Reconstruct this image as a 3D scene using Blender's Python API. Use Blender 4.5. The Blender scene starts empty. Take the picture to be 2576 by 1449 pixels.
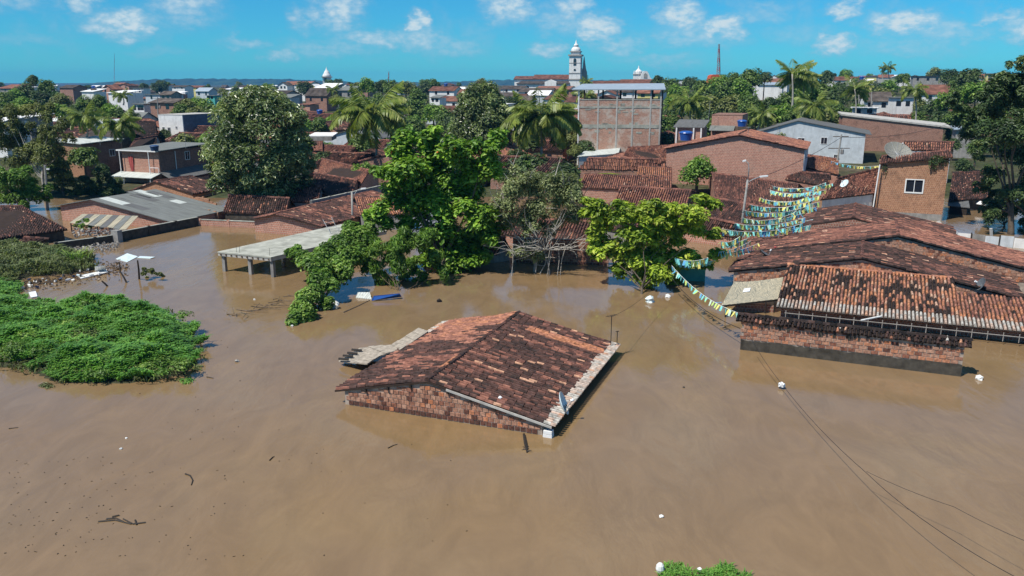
import bpy, math, random
import numpy as np
from mathutils import Matrix, Vector

random.seed(11)
rng = np.random.default_rng(11)
SC = bpy.context.scene
COL = SC.collection

# ------------------------------------------------------------------ camera, sky, sun, exposure
FOC, CX, CY, HC = 2050.0, 1288.0, 724.5, 14.0          # measured from the photograph (2576 px wide)
PITCH = math.atan((CY - 207.0) / FOC)
cam_data = bpy.data.cameras.new('camera')
cam_data.sensor_width = 36.0
cam_data.lens = FOC * 36.0 / 2576.0
cam_data.clip_start = 0.5
cam_data.clip_end = 40000.0
cam = bpy.data.objects.new('camera', cam_data)
cam.location = (0, 0, HC)
cam.rotation_euler = (math.radians(90) - PITCH, 0, 0)
COL.objects.link(cam)
SC.camera = cam

SUNV = Vector((-0.42, -0.31, 0.855)).normalized()       # towards the sun
sun_el = math.asin(SUNV.z)
sun_az = math.atan2(SUNV.x, SUNV.y)
sun_data = bpy.data.lights.new('sun', 'SUN')
sun_data.energy = 4.8
sun_data.angle = math.radians(0.5)
sun_data.color = (1.0, 0.95, 0.87)
sun = bpy.data.objects.new('sun', sun_data)
sun.rotation_euler = SUNV.to_track_quat('Z', 'Y').to_euler()
sun.location = (-60, -20, 120)
COL.objects.link(sun)

world = bpy.data.worlds.new('World')
SC.world = world
world.use_nodes = True
SKY_STRENGTH = 0.085
# clouds seen in the photograph: azimuth, elevation (deg), half width, half height (deg), brightness
CLOUDS = []
def _cl(x, y, w, h, b):
    CLOUDS.append((math.degrees(math.atan((x - CX) / FOC)), (207.0 - y) / FOC * 57.3 * 0.97, w * 1.22 / FOC * 57.3, h * 1.2 / FOC * 57.3, min(1.0, b * 1.15)))
for c in [(115, 30, 70, 26, .5), (265, 34, 40, 26, .62), (352, 78, 75, 32, .85), (505, 32, 78, 52, .62), (780, 60, 36, 36, .5),
          (872, 42, 62, 52, .72), (960, 100, 95, 22, .6), (640, 118, 55, 16, .45), (735, 143, 40, 14, .5), (850, 128, 130, 26, .38), (1062, 62, 26, 20, .95),
          (1060, 100, 60, 36, .58), (1150, 120, 90, 30, .42), (1280, 30, 68, 44, .72), (1430, 26, 48, 34, .68), (1488, 75, 68, 34, .95),
          (1400, 55, 70, 40, .45), (1370, 125, 50, 22, .6), (1540, 118, 80, 22, .5), (1690, 52, 58, 42, .85), (1790, 78, 60, 28, .9),
          (1730, 95, 120, 30, .5), (1880, 50, 80, 26, .38), (2076, 46, 46, 20, .8), (2222, 76, 84, 28, .9), (2100, 8, 60, 16, .6),
          (2066, 120, 54, 22, .85), (2340, 100, 90, 24, .5), (2455, 72, 54, 18, .65), (2560, 95, 70, 34, .8), (1640, 150, 120, 18, .34),
          (2250, 130, 120, 26, .36), (130, 120, 90, 14, .26), (1980, 95, 90, 24, .3), (430, 140, 70, 12, .22), (20, 60, 40, 26, .3)]:
    _cl(*c)

def build_world():
    nt = world.node_tree
    N, L = nt.nodes, nt.links
    N.clear()
    out = N.new('ShaderNodeOutputWorld')
    sky = N.new('ShaderNodeTexSky')
    sky.sky_type = 'NISHITA'
    sky.sun_disc = False
    sky.sun_elevation = sun_el
    sky.sun_rotation = sun_az
    sky.altitude = 0
    sky.air_density = 1.0
    sky.dust_density = 0.0
    sky.ozone_density = 4.0
    tint = N.new('ShaderNodeMix'); tint.data_type = 'RGBA'; tint.blend_type = 'MULTIPLY'
    tint.inputs[0].default_value = 1.0
    L.new(sky.outputs[0], tint.inputs[6])
    tint.inputs[7].default_value = (0.17, .76, 1.10, 1)
    bg = N.new('ShaderNodeBackground'); bg.inputs[1].default_value = SKY_STRENGTH
    L.new(tint.outputs[2], bg.inputs[0])
    tc = N.new('ShaderNodeTexCoord')
    sep = N.new('ShaderNodeSeparateXYZ'); L.new(tc.outputs['Generated'], sep.inputs[0])
    def M(op, a, b=None, c=None, clamp=False):
        m = N.new('ShaderNodeMath'); m.operation = op; m.use_clamp = clamp
        for i, v in enumerate((a, b, c)):
            if v is None: continue
            if isinstance(v, (int, float)): m.inputs[i].default_value = v
            else: L.new(v, m.inputs[i])
        return m.outputs[0]
    az = M('MULTIPLY', M('ARCTAN2', sep.outputs[0], sep.outputs[1]), 57.2958)
    el = M('MULTIPLY', M('ARCSINE', sep.outputs[2]), 57.2958)
    comb = N.new('ShaderNodeCombineXYZ'); L.new(az, comb.inputs[0]); L.new(el, comb.inputs[1])
    nz = N.new('ShaderNodeTexNoise'); nz.inputs['Scale'].default_value = 0.62; nz.inputs['Detail'].default_value = 4.5; nz.inputs['Roughness'].default_value = 0.6
    sc = N.new('ShaderNodeVectorMath'); sc.operation = 'MULTIPLY'; sc.inputs[1].default_value = (1, 1.7, 1)
    L.new(comb.outputs[0], sc.inputs[0]); L.new(sc.outputs[0], nz.inputs[0])
    sub = N.new('ShaderNodeVectorMath'); sub.operation = 'SUBTRACT'; sub.inputs[1].default_value = (.5, .5, .5); L.new(nz.outputs['Color'], sub.inputs[0])
    wob = N.new('ShaderNodeVectorMath'); wob.operation = 'MULTIPLY_ADD'; wob.inputs[1].default_value = (3.6, 1.9, 0)
    L.new(sub.outputs[0], wob.inputs[0]); L.new(comb.outputs[0], wob.inputs[2])
    total, lowm = None, None
    for (a, e, w, h, b) in CLOUDS:
        s1 = N.new('ShaderNodeVectorMath'); s1.operation = 'SUBTRACT'; s1.inputs[1].default_value = (a, e, 0); L.new(wob.outputs[0], s1.inputs[0])
        s2 = N.new('ShaderNodeVectorMath'); s2.operation = 'MULTIPLY'; s2.inputs[1].default_value = (1 / w, 1 / h, 0); L.new(s1.outputs[0], s2.inputs[0])
        ln = N.new('ShaderNodeVectorMath'); ln.operation = 'LENGTH'; L.new(s2.outputs[0], ln.inputs[0])
        mr = N.new('ShaderNodeMapRange'); mr.interpolation_type = 'SMOOTHSTEP'
        mr.inputs[1].default_value = 1.25; mr.inputs[2].default_value = 0.15; mr.inputs[3].default_value = 0; mr.inputs[4].default_value = b
        L.new(ln.outputs['Value'], mr.inputs[0])
        total = mr.outputs[0] if total is None else M('MAXIMUM', total, mr.outputs[0])
    # more cumulus of the same kind over the rest of the sky
    nb = N.new('ShaderNodeTexNoise'); nb.inputs['Scale'].default_value = 3.2; nb.inputs['Detail'].default_value = 5
    dv = N.new('ShaderNodeVectorMath'); dv.operation = 'SCALE'
    L.new(tc.outputs['Generated'], dv.inputs[0]); L.new(M('DIVIDE', 1.0, M('MAXIMUM', sep.outputs[2], .12)), dv.inputs['Scale'])
    L.new(dv.outputs[0], nb.inputs[0])
    mr = N.new('ShaderNodeMapRange'); mr.interpolation_type = 'SMOOTHSTEP'
    mr.inputs[1].default_value = .49; mr.inputs[2].default_value = .66; mr.inputs[3].default_value = 0; mr.inputs[4].default_value = .8
    L.new(nb.outputs[0], mr.inputs[0])
    above = N.new('ShaderNodeMapRange'); above.inputs[1].default_value = 5.5; above.inputs[2].default_value = 9.0; L.new(el, above.inputs[0])
    side = N.new('ShaderNodeMapRange'); side.inputs[1].default_value = 33; side.inputs[2].default_value = 40; L.new(M('ABSOLUTE', az), side.inputs[0])
    low = N.new('ShaderNodeMapRange'); low.inputs[1].default_value = .3; low.inputs[2].default_value = 3.0; L.new(el, low.inputs[0])
    rest = M('MULTIPLY', M('MULTIPLY', mr.outputs[0], M('MAXIMUM', M('MAXIMUM', above.outputs[0], side.outputs[0]), .3)), low.outputs[0])
    total = M('MAXIMUM', total, rest)
    nf = N.new('ShaderNodeTexNoise'); nf.inputs['Scale'].default_value = 1.5; nf.inputs['Detail'].default_value = 5; L.new(sc.outputs[0], nf.inputs[0])
    fr = N.new('ShaderNodeMapRange'); fr.inputs[1].default_value = .3; fr.inputs[2].default_value = .62; fr.inputs[3].default_value = .55; fr.inputs[4].default_value = 1.1; L.new(nf.outputs[0], fr.inputs[0])
    mask = M('MULTIPLY', total, fr.outputs[0], clamp=True)
    ramp = N.new('ShaderNodeValToRGB')
    ramp.color_ramp.elements[0].position = 0.1; ramp.color_ramp.elements[0].color = (.30, .50, .68, 1)
    ramp.color_ramp.elements[1].position = .85; ramp.color_ramp.elements[1].color = (.66, .80, .86, 1)
    L.new(mask, ramp.inputs[0])
    bg2 = N.new('ShaderNodeBackground'); bg2.inputs[1].default_value = 0.78; L.new(ramp.outputs[0], bg2.inputs[0])
    mix = N.new('ShaderNodeMixShader'); L.new(mask, mix.inputs[0]); L.new(bg.outputs[0], mix.inputs[1]); L.new(bg2.outputs[0], mix.inputs[2])
    L.new(mix.outputs[0], out.inputs[0])
build_world()

SC.view_settings.view_transform = 'Standard'
SC.view_settings.look = 'None'
SC.view_settings.exposure = 0.25
SC.view_settings.gamma = 1.0
SC.view_settings.use_curve_mapping = False
SC.render.engine = 'CYCLES'
SC.cycles.use_denoising = True
SC.cycles.max_bounces = 6
SC.cycles.diffuse_bounces = 4
SC.cycles.transparent_max_bounces = 8
SC.cycles.volume_bounces = 0

# ------------------------------------------------------------------ photograph -> place
_F = np.array([0, math.cos(PITCH), -math.sin(PITCH)])
_U = np.array([0, math.sin(PITCH), math.cos(PITCH)])
_R = np.array([1.0, 0, 0])
EYE = np.array([0, 0, HC])
def ray(x, y): return _F + (x - CX) / FOC * _R - (y - CY) / FOC * _U
def P(x, y, z=0.0):
    d = ray(x, y); return EYE + d * (z - HC) / d[2]
def PY(x, y, Y):
    d = ray(x, y); return EYE + d * Y / d[1]
def ppm(Y): return FOC / Y                      # photo pixels per metre at depth Y, roughly
class Grid:
    """street grid: a runs along the house fronts, b away from the viewer"""
    def __init__(s, deg):
        t = math.radians(deg); s.deg = deg
        s.u = np.array([math.cos(t), -math.sin(t), 0]); s.w = np.array([math.sin(t), math.cos(t), 0])
    def __call__(s, a, b, z=0.0): return s.u * a + s.w * b + np.array([0, 0, z])
    def ab(s, p): return float(p @ s.u), float(p @ s.w)
    def on_b(s, x, y, b):
        d = ray(x, y); t = (b - EYE @ s.w) / (d @ s.w); p = EYE + d * t
        return float(p @ s.u), float(p[2])
    def on_a(s, x, y, a):
        d = ray(x, y); t = (a - EYE @ s.u) / (d @ s.u); p = EYE + d * t
        return float(p @ s.w), float(p[2])
G1, G2 = Grid(21.5), Grid(23.3)

def vnoise(x, y, seed=0):
    x = np.asarray(x, float); y = np.asarray(y, float)
    xi = np.floor(x).astype(int); yi = np.floor(y).astype(int); fx = x - xi; fy = y - yi
    def h(i, j):
        n = (i * 374761393 + j * 668265263 + seed * 974634711) & 0xffffffff
        n = ((n ^ (n >> 13)) * 1274126177) & 0xffffffff
        return ((n ^ (n >> 16)) & 0xffff) / 65535.0
    fx = fx * fx * (3 - 2 * fx); fy = fy * fy * (3 - 2 * fy)
    return (h(xi, yi) * (1 - fx) + h(xi + 1, yi) * fx) * (1 - fy) + (h(xi, yi + 1) * (1 - fx) + h(xi + 1, yi + 1) * fx) * fy

# ------------------------------------------------------------------ mesh building
class MB:
    def __init__(s): s.ch = []; s.nv = 0
    def polys(s, V, tone=.5, m=0):
        """V (n,k,3): n separate polygons of k corners"""
        V = np.asarray(V, float)
        if V.ndim == 2: V = V[None]
        n, k = V.shape[:2]
        idx = np.arange(n * k).reshape(n, k) + s.nv
        s.ch.append((V.reshape(-1, 3), idx, np.broadcast_to(np.asarray(tone, float), (n,)), np.full(n, m)))
        s.nv += n * k
    def mesh(s, V, F, tone=.5, m=0):
        V = np.asarray(V, float)
        by = {}
        for f in F: by.setdefault(len(f), []).append(f)
        first = True
        for k, fs in by.items():
            idx = np.array(fs) + s.nv
            s.ch.append((V if first else np.zeros((0, 3)), idx, np.full(len(fs), tone), np.full(len(fs), m)))
            first = False
        s.nv += len(V)
    def copies(s, T, F, C, X, Y, Z, tones, m=0):
        """template T (k,3) with faces F placed at n frames"""
        T = np.asarray(T, float); n, k = len(C), len(T)
        V = C[:, None] + T[None, :, :1] * X[:, None] + T[None, :, 1:2] * Y[:, None] + T[None, :, 2:3] * Z[:, None]
        by = {}
        for f in F: by.setdefault(len(f), []).append(f)
        first = True
        for kk, fs in by.items():
            fs = np.array(fs)
            idx = (np.arange(n) * k)[:, None, None] + fs[None] + s.nv
            s.ch.append((V.reshape(-1, 3) if first else np.zeros((0, 3)), idx.reshape(-1, kk), np.repeat(tones, len(fs)), np.full(n * len(fs), m)))
            first = False
        s.nv += n * k
    def para(s, o, ex, ey, ez, tone=.5, m=0):
        o, ex, ey, ez = (np.asarray(v, float) for v in (o, ex, ey, ez))
        V = [o, o + ex, o + ex + ey, o + ey, o + ez, o + ex + ez, o + ex + ey + ez, o + ey + ez]
        F = [(0, 3, 2, 1), (4, 5, 6, 7), (0, 1, 5, 4), (1, 2, 6, 5), (2, 3, 7, 6), (3, 0, 4, 7)]
        if np.dot(np.cross(ex, ey), ez) < 0: F = [f[::-1] for f in F]
        s.mesh(V, F, tone, m)
    def box(s, c, sx, sy, sz, rz=0.0, tone=.5, m=0):
        """c is the centre of the bottom face"""
        ca, sa = math.cos(rz), math.sin(rz)
        ex = np.array([ca, sa, 0]) * sx; ey = np.array([-sa, ca, 0]) * sy
        s.para(np.asarray(c, float) - ex / 2 - ey / 2, ex, ey, (0, 0, sz), tone, m)
    def slab(s, pts, th, tone=.5, m=0):
        """pts = top polygon, thickness straight down"""
        pts = np.asarray(pts, float); k = len(pts)
        low = pts - np.array([0, 0, th])
        F = [tuple(range(k)), tuple(range(2 * k - 1, k - 1, -1))] + [(i, i + k, (i + 1) % k + k, (i + 1) % k) for i in range(k)]
        n = np.cross(pts[1] - pts[0], pts[2] - pts[0])
        if n[2] < 0: F = [f[::-1] for f in F]
        s.mesh(np.vstack([pts, low]), F, tone, m)
    def extrude(s, poly, vec, tone=.5, m=0):
        poly = np.asarray(poly, float); vec = np.asarray(vec, float); k = len(poly)
        F = [tuple(range(k)), tuple(range(2 * k - 1, k - 1, -1))] + [(i, i + k, (i + 1) % k + k, (i + 1) % k) for i in range(k)]
        n = sum(np.cross(poly[i] - poly[0], poly[i + 1] - poly[0]) for i in range(1, k - 1))
        if np.dot(n, vec) > 0: F = [f[::-1] for f in F]
        s.mesh(np.vstack([poly, poly + vec]), F, tone, m)
    def tube(s, path, rad, n=8, tone=.5, m=0, cap=True):
        path = np.asarray(path, float); k = len(path)
        rad = np.broadcast_to(np.asarray(rad, float), (k,))
        V = []
        up = np.array([.01, .02, 1.0])
        for i in range(k):
            t = path[min(i + 1, k - 1)] - path[max(i - 1, 0)]; t = t / (np.linalg.norm(t) + 1e-9)
            r = np.array([1.0, 0, 0]) if abs(t @ up) > .97 else np.cross(t, up)
            r = r - t * (r @ t); r /= np.linalg.norm(r); q = np.cross(t, r)
            for j in range(n):
                a = 2 * math.pi * j / n
                V.append(path[i] + rad[i] * (math.cos(a) * r + math.sin(a) * q))
        F = [(i * n + j, i * n + (j + 1) % n, (i + 1) * n + (j + 1) % n, (i + 1) * n + j) for i in range(k - 1) for j in range(n)]
        if cap: F += [tuple(range(n - 1, -1, -1)), tuple((k - 1) * n + j for j in range(n))]
        s.mesh(V, F, tone, m)
    def lathe(s, c, prof, n=16, tone=.5, m=0, axis=None):
        """prof [(r,z)...] revolved about the axis through c"""
        c = np.asarray(c, float); z = np.array([0, 0, 1.0]) if axis is None else np.asarray(axis, float) / np.linalg.norm(axis)
        x = np.cross(z, [0.3, 1, 0.1]); x /= np.linalg.norm(x); y = np.cross(z, x)
        V = [c + z * h + r * (math.cos(2 * math.pi * j / n) * x + math.sin(2 * math.pi * j / n) * y) for r, h in prof for j in range(n)]
        F = [(i * n + j, i * n + (j + 1) % n, (i + 1) * n + (j + 1) % n, (i + 1) * n + j) for i in range(len(prof) - 1) for j in range(n)]
        s.mesh(V, F, tone, m)
    def data(s, name, mats, uv=True, smooth=False):
        me = bpy.data.meshes.new(name)
        V = np.vstack([c[0] for c in s.ch]) if s.ch else np.zeros((0, 3))
        me.vertices.add(len(V)); me.vertices.foreach_set('co', V.ravel())
        loops = np.concatenate([c[1].ravel() for c in s.ch]); cnt = np.concatenate([np.full(len(c[1]), c[1].shape[1]) for c in s.ch])
        start = np.concatenate([[0], np.cumsum(cnt)[:-1]])
        me.loops.add(len(loops)); me.loops.foreach_set('vertex_index', loops.astype(np.int32))
        me.polygons.add(len(cnt)); me.polygons.foreach_set('loop_start', start.astype(np.int32)); me.polygons.foreach_set('loop_total', cnt.astype(np.int32))
        me.polygons.foreach_set('material_index', np.concatenate([c[3] for c in s.ch]).astype(np.int32))
        me.polygons.foreach_set('use_smooth', np.full(len(cnt), bool(smooth)))
        me.update(calc_edges=True)
        at = me.attributes.new('tone', 'FLOAT', 'FACE'); at.data.foreach_set('value', np.concatenate([c[2] for c in s.ch]).astype(np.float32))
        if uv:
            p0, p1, p2 = V[loops[start]], V[loops[start + 1]], V[loops[start + 2]]
            n = np.cross(p1 - p0, p2 - p0); n /= np.linalg.norm(n, axis=1)[:, None] + 1e-12
            t = np.stack([-n[:, 1], n[:, 0], np.zeros(len(n))], 1); l = np.linalg.norm(t, axis=1)
            t[l < .02] = (1, 0, 0); t /= np.linalg.norm(t, axis=1)[:, None]
            b = np.cross(n, t)
            fi = np.repeat(np.arange(len(cnt)), cnt)
            uvs = np.stack([np.einsum('ij,ij->i', V[loops], t[fi]), np.einsum('ij,ij->i', V[loops], b[fi])], 1)
            ul = me.uv_layers.new(name='UVMap'); ul.data.foreach_set('uv', uvs.ravel())
        for m_ in (mats if isinstance(mats, (list, tuple)) else [mats]): me.materials.append(m_)
        return me
    def obj(s, name, mats, parent=None, kind=None, uv=True, smooth=False):
        o = bpy.data.objects.new(name, s.data(name, mats, uv, smooth)); COL.objects.link(o)
        if parent is not None:
            o.parent = parent; o.location = -parent.matrix_basis.translation
        if kind: o['kind'] = kind
        return o

def thing(name, label, cat, loc=(0, 0, 0), group=None):
    o = bpy.data.objects.new(name, None); COL.objects.link(o)
    o.location = tuple(loc); o.empty_display_size = .3
    o['label'] = label; o['category'] = cat
    if group: o['group'] = group
    return o
def tag(o, label, cat, group=None):
    o['label'] = label; o['category'] = cat
    if group: o['group'] = group
    return o
def pieces(root, name, joined, T, F, C, X, Y, Z, tones, mat, limit=300, parts=True, uv=False):
    """alike pieces: the `limit` largest in view as parts that share meshes, the rest as one joined part"""
    n = len(C)
    if n == 0: return
    tones = np.clip(tones, 0, 1)
    rest = np.ones(n, bool)
    if parts:
        order = np.argsort(np.linalg.norm(C - EYE, axis=1))[:limit]
        rest[order] = False
        cache = {}
        org = np.array(root.location)
        for i in order:
            q = int(round(tones[i] * 24))
            me = cache.get(q)
            if me is None:
                mb = MB(); mb.mesh(T, F, q / 24.0)
                me = cache[q] = mb.data(name, mat, uv)
            o = bpy.data.objects.new(name, me); COL.objects.link(o)
            o.parent = root
            c = C[i] - org
            o.matrix_basis = Matrix(((X[i][0], Y[i][0], Z[i][0], c[0]), (X[i][1], Y[i][1], Z[i][1], c[1]), (X[i][2], Y[i][2], Z[i][2], c[2]), (0, 0, 0, 1)))
    if rest.any():
        mb = MB(); mb.copies(T, F, C[rest], X[rest], Y[rest], Z[rest], tones[rest])
        mb.obj(joined, mat, root, kind='stuff', uv=uv)

# ------------------------------------------------------------------ materials
def nmat(name, rough=.8, spec=.3):
    m = bpy.data.materials.new(name); m.use_nodes = True
    nt = m.node_tree; b = nt.nodes['Principled BSDF']
    b.inputs['Roughness'].default_value = rough; b.inputs['Specular IOR Level'].default_value = spec
    return m, nt, b
def node(nt, t, **kw):
    n = nt.nodes.new(t)
    for k, v in kw.items():
        if k in n.inputs: n.inputs[k].default_value = v
        else: setattr(n, k, v)
    return n
def ramp_node(nt, stops):
    r = nt.nodes.new('ShaderNodeValToRGB'); e = r.color_ramp.elements
    while len(e) < len(stops): e.new(.5)
    for i, (p, c) in enumerate(stops): e[i].position = p; e[i].color = (*c, 1)
    return r
def mixc(nt, fac, a, b, mode='MIX'):
    m = nt.nodes.new('ShaderNodeMix'); m.data_type = 'RGBA'; m.blend_type = mode
    for i, v in ((0, fac), (6, a), (7, b)):
        if isinstance(v, (int, float)): m.inputs[i].default_value = v
        elif isinstance(v, tuple): m.inputs[i].default_value = (*v, 1)
        else: nt.links.new(v, m.inputs[i])
    return m.outputs[2]
def tone_mat(name, stops, rough=.85, spec=.25, nscale=6.0, namt=.5, transl=0.0, bump=0.0):
    m, nt, b = nmat(name, rough, spec)
    at = node(nt, 'ShaderNodeAttribute', attribute_name='tone')
    r = ramp_node(nt, stops); nt.links.new(at.outputs['Fac'], r.inputs[0])
    g = node(nt, 'ShaderNodeNewGeometry')
    nz = node(nt, 'ShaderNodeTexNoise', Scale=nscale, Detail=5.0); nt.links.new(g.outputs['Position'], nz.inputs[0])
    mr = node(nt, 'ShaderNodeMapRange'); mr.inputs[1].default_value = .3; mr.inputs[2].default_value = .7
    mr.inputs[3].default_value = 1 - namt; mr.inputs[4].default_value = 1 + namt * .55; nt.links.new(nz.outputs[0], mr.inputs[0])
    c = mixc(nt, 1.0, r.outputs[0], mr.outputs[0], 'MULTIPLY')
    nt.links.new(c, b.inputs['Base Color'])
    if bump:
        bn = node(nt, 'ShaderNodeBump', Strength=bump, Distance=.03); nt.links.new(nz.outputs[0], bn.inputs['Height']); nt.links.new(bn.outputs[0], b.inputs['Normal'])
    if transl:
        tr = node(nt, 'ShaderNodeBsdfTranslucent'); nt.links.new(mixc(nt, 1.0, c, (1.5, 1.6, .6), 'MULTIPLY'), tr.inputs[0])
        ms = node(nt, 'ShaderNodeMixShader'); ms.inputs[0].default_value = transl
        nt.links.new(b.outputs[0], ms.inputs[1]); nt.links.new(tr.outputs[0], ms.inputs[2]); nt.links.new(ms.outputs[0], nt.nodes['Material Output'].inputs[0])
    return m
def plain(name, col, rough=.6, spec=.3, nscale=2.0, namt=.25, metal=0.0, dirt=None, dscale=.8, bump=.15):
    """painted or cast surface with uneven wear; dirt = colour of the stains"""
    m, nt, b = nmat(name, rough, spec); b.inputs['Metallic'].default_value = metal
    g = node(nt, 'ShaderNodeNewGeometry')
    nz = node(nt, 'ShaderNodeTexNoise', Scale=nscale, Detail=6.0, Roughness=.6); nt.links.new(g.outputs['Position'], nz.inputs[0])
    mr = node(nt, 'ShaderNodeMapRange'); mr.inputs[1].default_value = .3; mr.inputs[2].default_value = .7; mr.inputs[3].default_value = 1 - namt; mr.inputs[4].default_value = 1 + namt * .4
    nt.links.new(nz.outputs[0], mr.inputs[0])
    c = mixc(nt, 1.0, col, mr.outputs[0], 'MULTIPLY')
    if dirt:
        mp = node(nt, 'ShaderNodeMapping'); mp.inputs['Scale'].default_value = (1.6, 1.6, .35); nt.links.new(g.outputs['Position'], mp.inputs[0])
        n2 = node(nt, 'ShaderNodeTexNoise', Scale=dscale, Detail=6.0, Roughness=.65); nt.links.new(mp.outputs[0], n2.inputs[0])
        r2 = node(nt, 'ShaderNodeMapRange'); r2.inputs[1].default_value = .5; r2.inputs[2].default_value = .72; r2.inputs[4].default_value = .55; nt.links.new(n2.outputs[0], r2.inputs[0])
        c = mixc(nt, r2.outputs[0], c, dirt)
    nt.links.new(c, b.inputs['Base Color'])
    if bump:
        bn = node(nt, 'ShaderNodeBump', Strength=bump, Distance=.05); nt.links.new(nz.outputs[0], bn.inputs['Height']); nt.links.new(bn.outputs[0], b.inputs['Normal'])
    return m
def brick_mat(name, c1, c2, mortar, bw=.2, bh=.2, ms=.018, stain=(.05, .04, .035), stain_amt=.5, patch=None, patch_amt=.5):
    m, nt, b = nmat(name, .9, .15)
    uv = node(nt, 'ShaderNodeUVMap'); g = node(nt, 'ShaderNodeNewGeometry')
    br = nt.nodes.new('ShaderNodeTexBrick'); br.offset = .5
    for k, v in (('Color1', (*c1, 1)), ('Color2', (*c2, 1)), ('Mortar', (*mortar, 1)), ('Scale', 1.0), ('Mortar Size', ms), ('Mortar Smooth', .2), ('Bias', 0.0), ('Brick Width', bw), ('Row Height', bh)):
        br.inputs[k].default_value = v
    nt.links.new(uv.outputs[0], br.inputs[0])
    nz = node(nt, 'ShaderNodeTexNoise', Scale=.9, Detail=7.0, Roughness=.65); nt.links.new(g.outputs['Position'], nz.inputs[0])
    mr = node(nt, 'ShaderNodeMapRange'); mr.inputs[1].default_value = .5; mr.inputs[2].default_value = .75; mr.inputs[4].default_value = stain_amt; nt.links.new(nz.outputs[0], mr.inputs[0])
    c = mixc(nt, mr.outputs[0], br.outputs[0], stain)
    n3 = node(nt, 'ShaderNodeTexNoise', Scale=7.0, Detail=4.0); nt.links.new(g.outputs['Position'], n3.inputs[0])
    m3 = node(nt, 'ShaderNodeMapRange'); m3.inputs[1].default_value = .3; m3.inputs[2].default_value = .7; m3.inputs[3].default_value = .72; m3.inputs[4].default_value = 1.18; nt.links.new(n3.outputs[0], m3.inputs[0])
    c = mixc(nt, 1.0, c, m3.outputs[0], 'MULTIPLY')
    if patch:
        n2 = node(nt, 'ShaderNodeTexNoise', Scale=.55, Detail=6.0, Roughness=.7); mp = node(nt, 'ShaderNodeMapping'); mp.inputs['Location'].default_value = (17, 3, 5)
        nt.links.new(g.outputs['Position'], mp.inputs[0]); nt.links.new(mp.outputs[0], n2.inputs[0])
        m2 = node(nt, 'ShaderNodeMapRange'); m2.inputs[1].default_value = .48; m2.inputs[2].default_value = .62; m2.inputs[4].default_value = patch_amt; nt.links.new(n2.outputs[0], m2.inputs[0])
        c = mixc(nt, m2.outputs[0], c, patch)
    nt.links.new(c, b.inputs['Base Color'])
    bn = node(nt, 'ShaderNodeBump', Strength=.5, Distance=.02, invert=True); nt.links.new(br.outputs['Fac'], bn.inputs['Height']); nt.links.new(bn.outputs[0], b.inputs['Normal'])
    return m
def sheet_mat(name, col, dirt, rough=.75, wave=.17, amt=.6):
    """corrugated cement sheet: ridges run down the slope (v)"""
    m, nt, b = nmat(name, rough, .25)
    uv = node(nt, 'ShaderNodeUVMap'); g = node(nt, 'ShaderNodeNewGeometry')
    w = node(nt, 'ShaderNodeTexWave', Scale=1.0 / wave / 6.283 * 2, Distortion=0.0); w.bands_direction = 'X'
    nt.links.new(uv.outputs[0], w.inputs[0])
    mp = node(nt, 'ShaderNodeMapping'); mp.inputs['Scale'].default_value = (3.0, .35, 1); nt.links.new(uv.outputs[0], mp.inputs[0])
    nz = node(nt, 'ShaderNodeTexNoise', Scale=1.2, Detail=7.0, Roughness=.65); nt.links.new(mp.outputs[0], nz.inputs[0])
    mr = node(nt, 'ShaderNodeMapRange'); mr.inputs[1].default_value = .42; mr.inputs[2].default_value = .68; mr.inputs[4].default_value = amt; nt.links.new(nz.outputs[0], mr.inputs[0])
    c = mixc(nt, mr.outputs[0], col, dirt)
    nt.links.new(c, b.inputs['Base Color'])
    bn = node(nt, 'ShaderNodeBump', Strength=.7, Distance=.05); nt.links.new(w.outputs['Fac'], bn.inputs['Height']); nt.links.new(bn.outputs[0], b.inputs['Normal'])
    return m

TILE_STOPS = [(0, (.018, .015, .014)), (.16, (.048, .034, .030)), (.34, (.12, .062, .050)), (.5, (.22, .098, .072)), (.66, (.34, .155, .105)), (.82, (.47, .20, .10)), (.92, (.50, .29, .19)), (1, (.44, .41, .36))]
M_TILE = tone_mat('clay_tile', TILE_STOPS, .9, .12, 5.0, .55)
M_BRICK = tone_mat('hollow_brick', [(0, (.05, .035, .03)), (.25, (.15, .065, .045)), (.5, (.26, .11, .07)), (.75, (.44, .25, .17)), (.9, (.50, .18, .08)), (1, (.42, .32, .25))], .9, .15, 9.0, .5)
M_MORTAR = plain('mortar', (.40, .33, .27), .95, .1, 3.0, .4, dirt=(.08, .06, .05))
M_DECK = plain('roof_batten', (.045, .032, .026), .95, .1)
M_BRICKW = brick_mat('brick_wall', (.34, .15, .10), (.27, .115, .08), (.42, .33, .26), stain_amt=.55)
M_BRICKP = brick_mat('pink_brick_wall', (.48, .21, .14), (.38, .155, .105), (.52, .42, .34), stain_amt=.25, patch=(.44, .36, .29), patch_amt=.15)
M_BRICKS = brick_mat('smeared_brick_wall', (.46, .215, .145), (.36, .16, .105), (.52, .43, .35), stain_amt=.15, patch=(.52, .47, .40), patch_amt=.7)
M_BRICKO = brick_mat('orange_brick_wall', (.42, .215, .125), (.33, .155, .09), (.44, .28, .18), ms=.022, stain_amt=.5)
M_BRICKD = brick_mat('dark_brick_and_side_shade', (.26, .125, .09), (.20, .095, .07), (.30, .23, .18), stain_amt=.5)  # dark brick; on the two storey houses it paints the side wall shade
M_WHITE = plain('white_plaster', (.74, .73, .70), .8, .2, 1.5, .12, dirt=(.33, .32, .30), dscale=.6)
M_WHITEB = plain('bluish_white_plaster', (.52, .56, .58), .8, .2, 1.5, .18, dirt=(.27, .28, .28), dscale=.8)
M_GREYP = plain('grey_plaster', (.30, .29, .27), .9, .15, 1.8, .35, dirt=(.07, .065, .06), dscale=.7)
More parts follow.
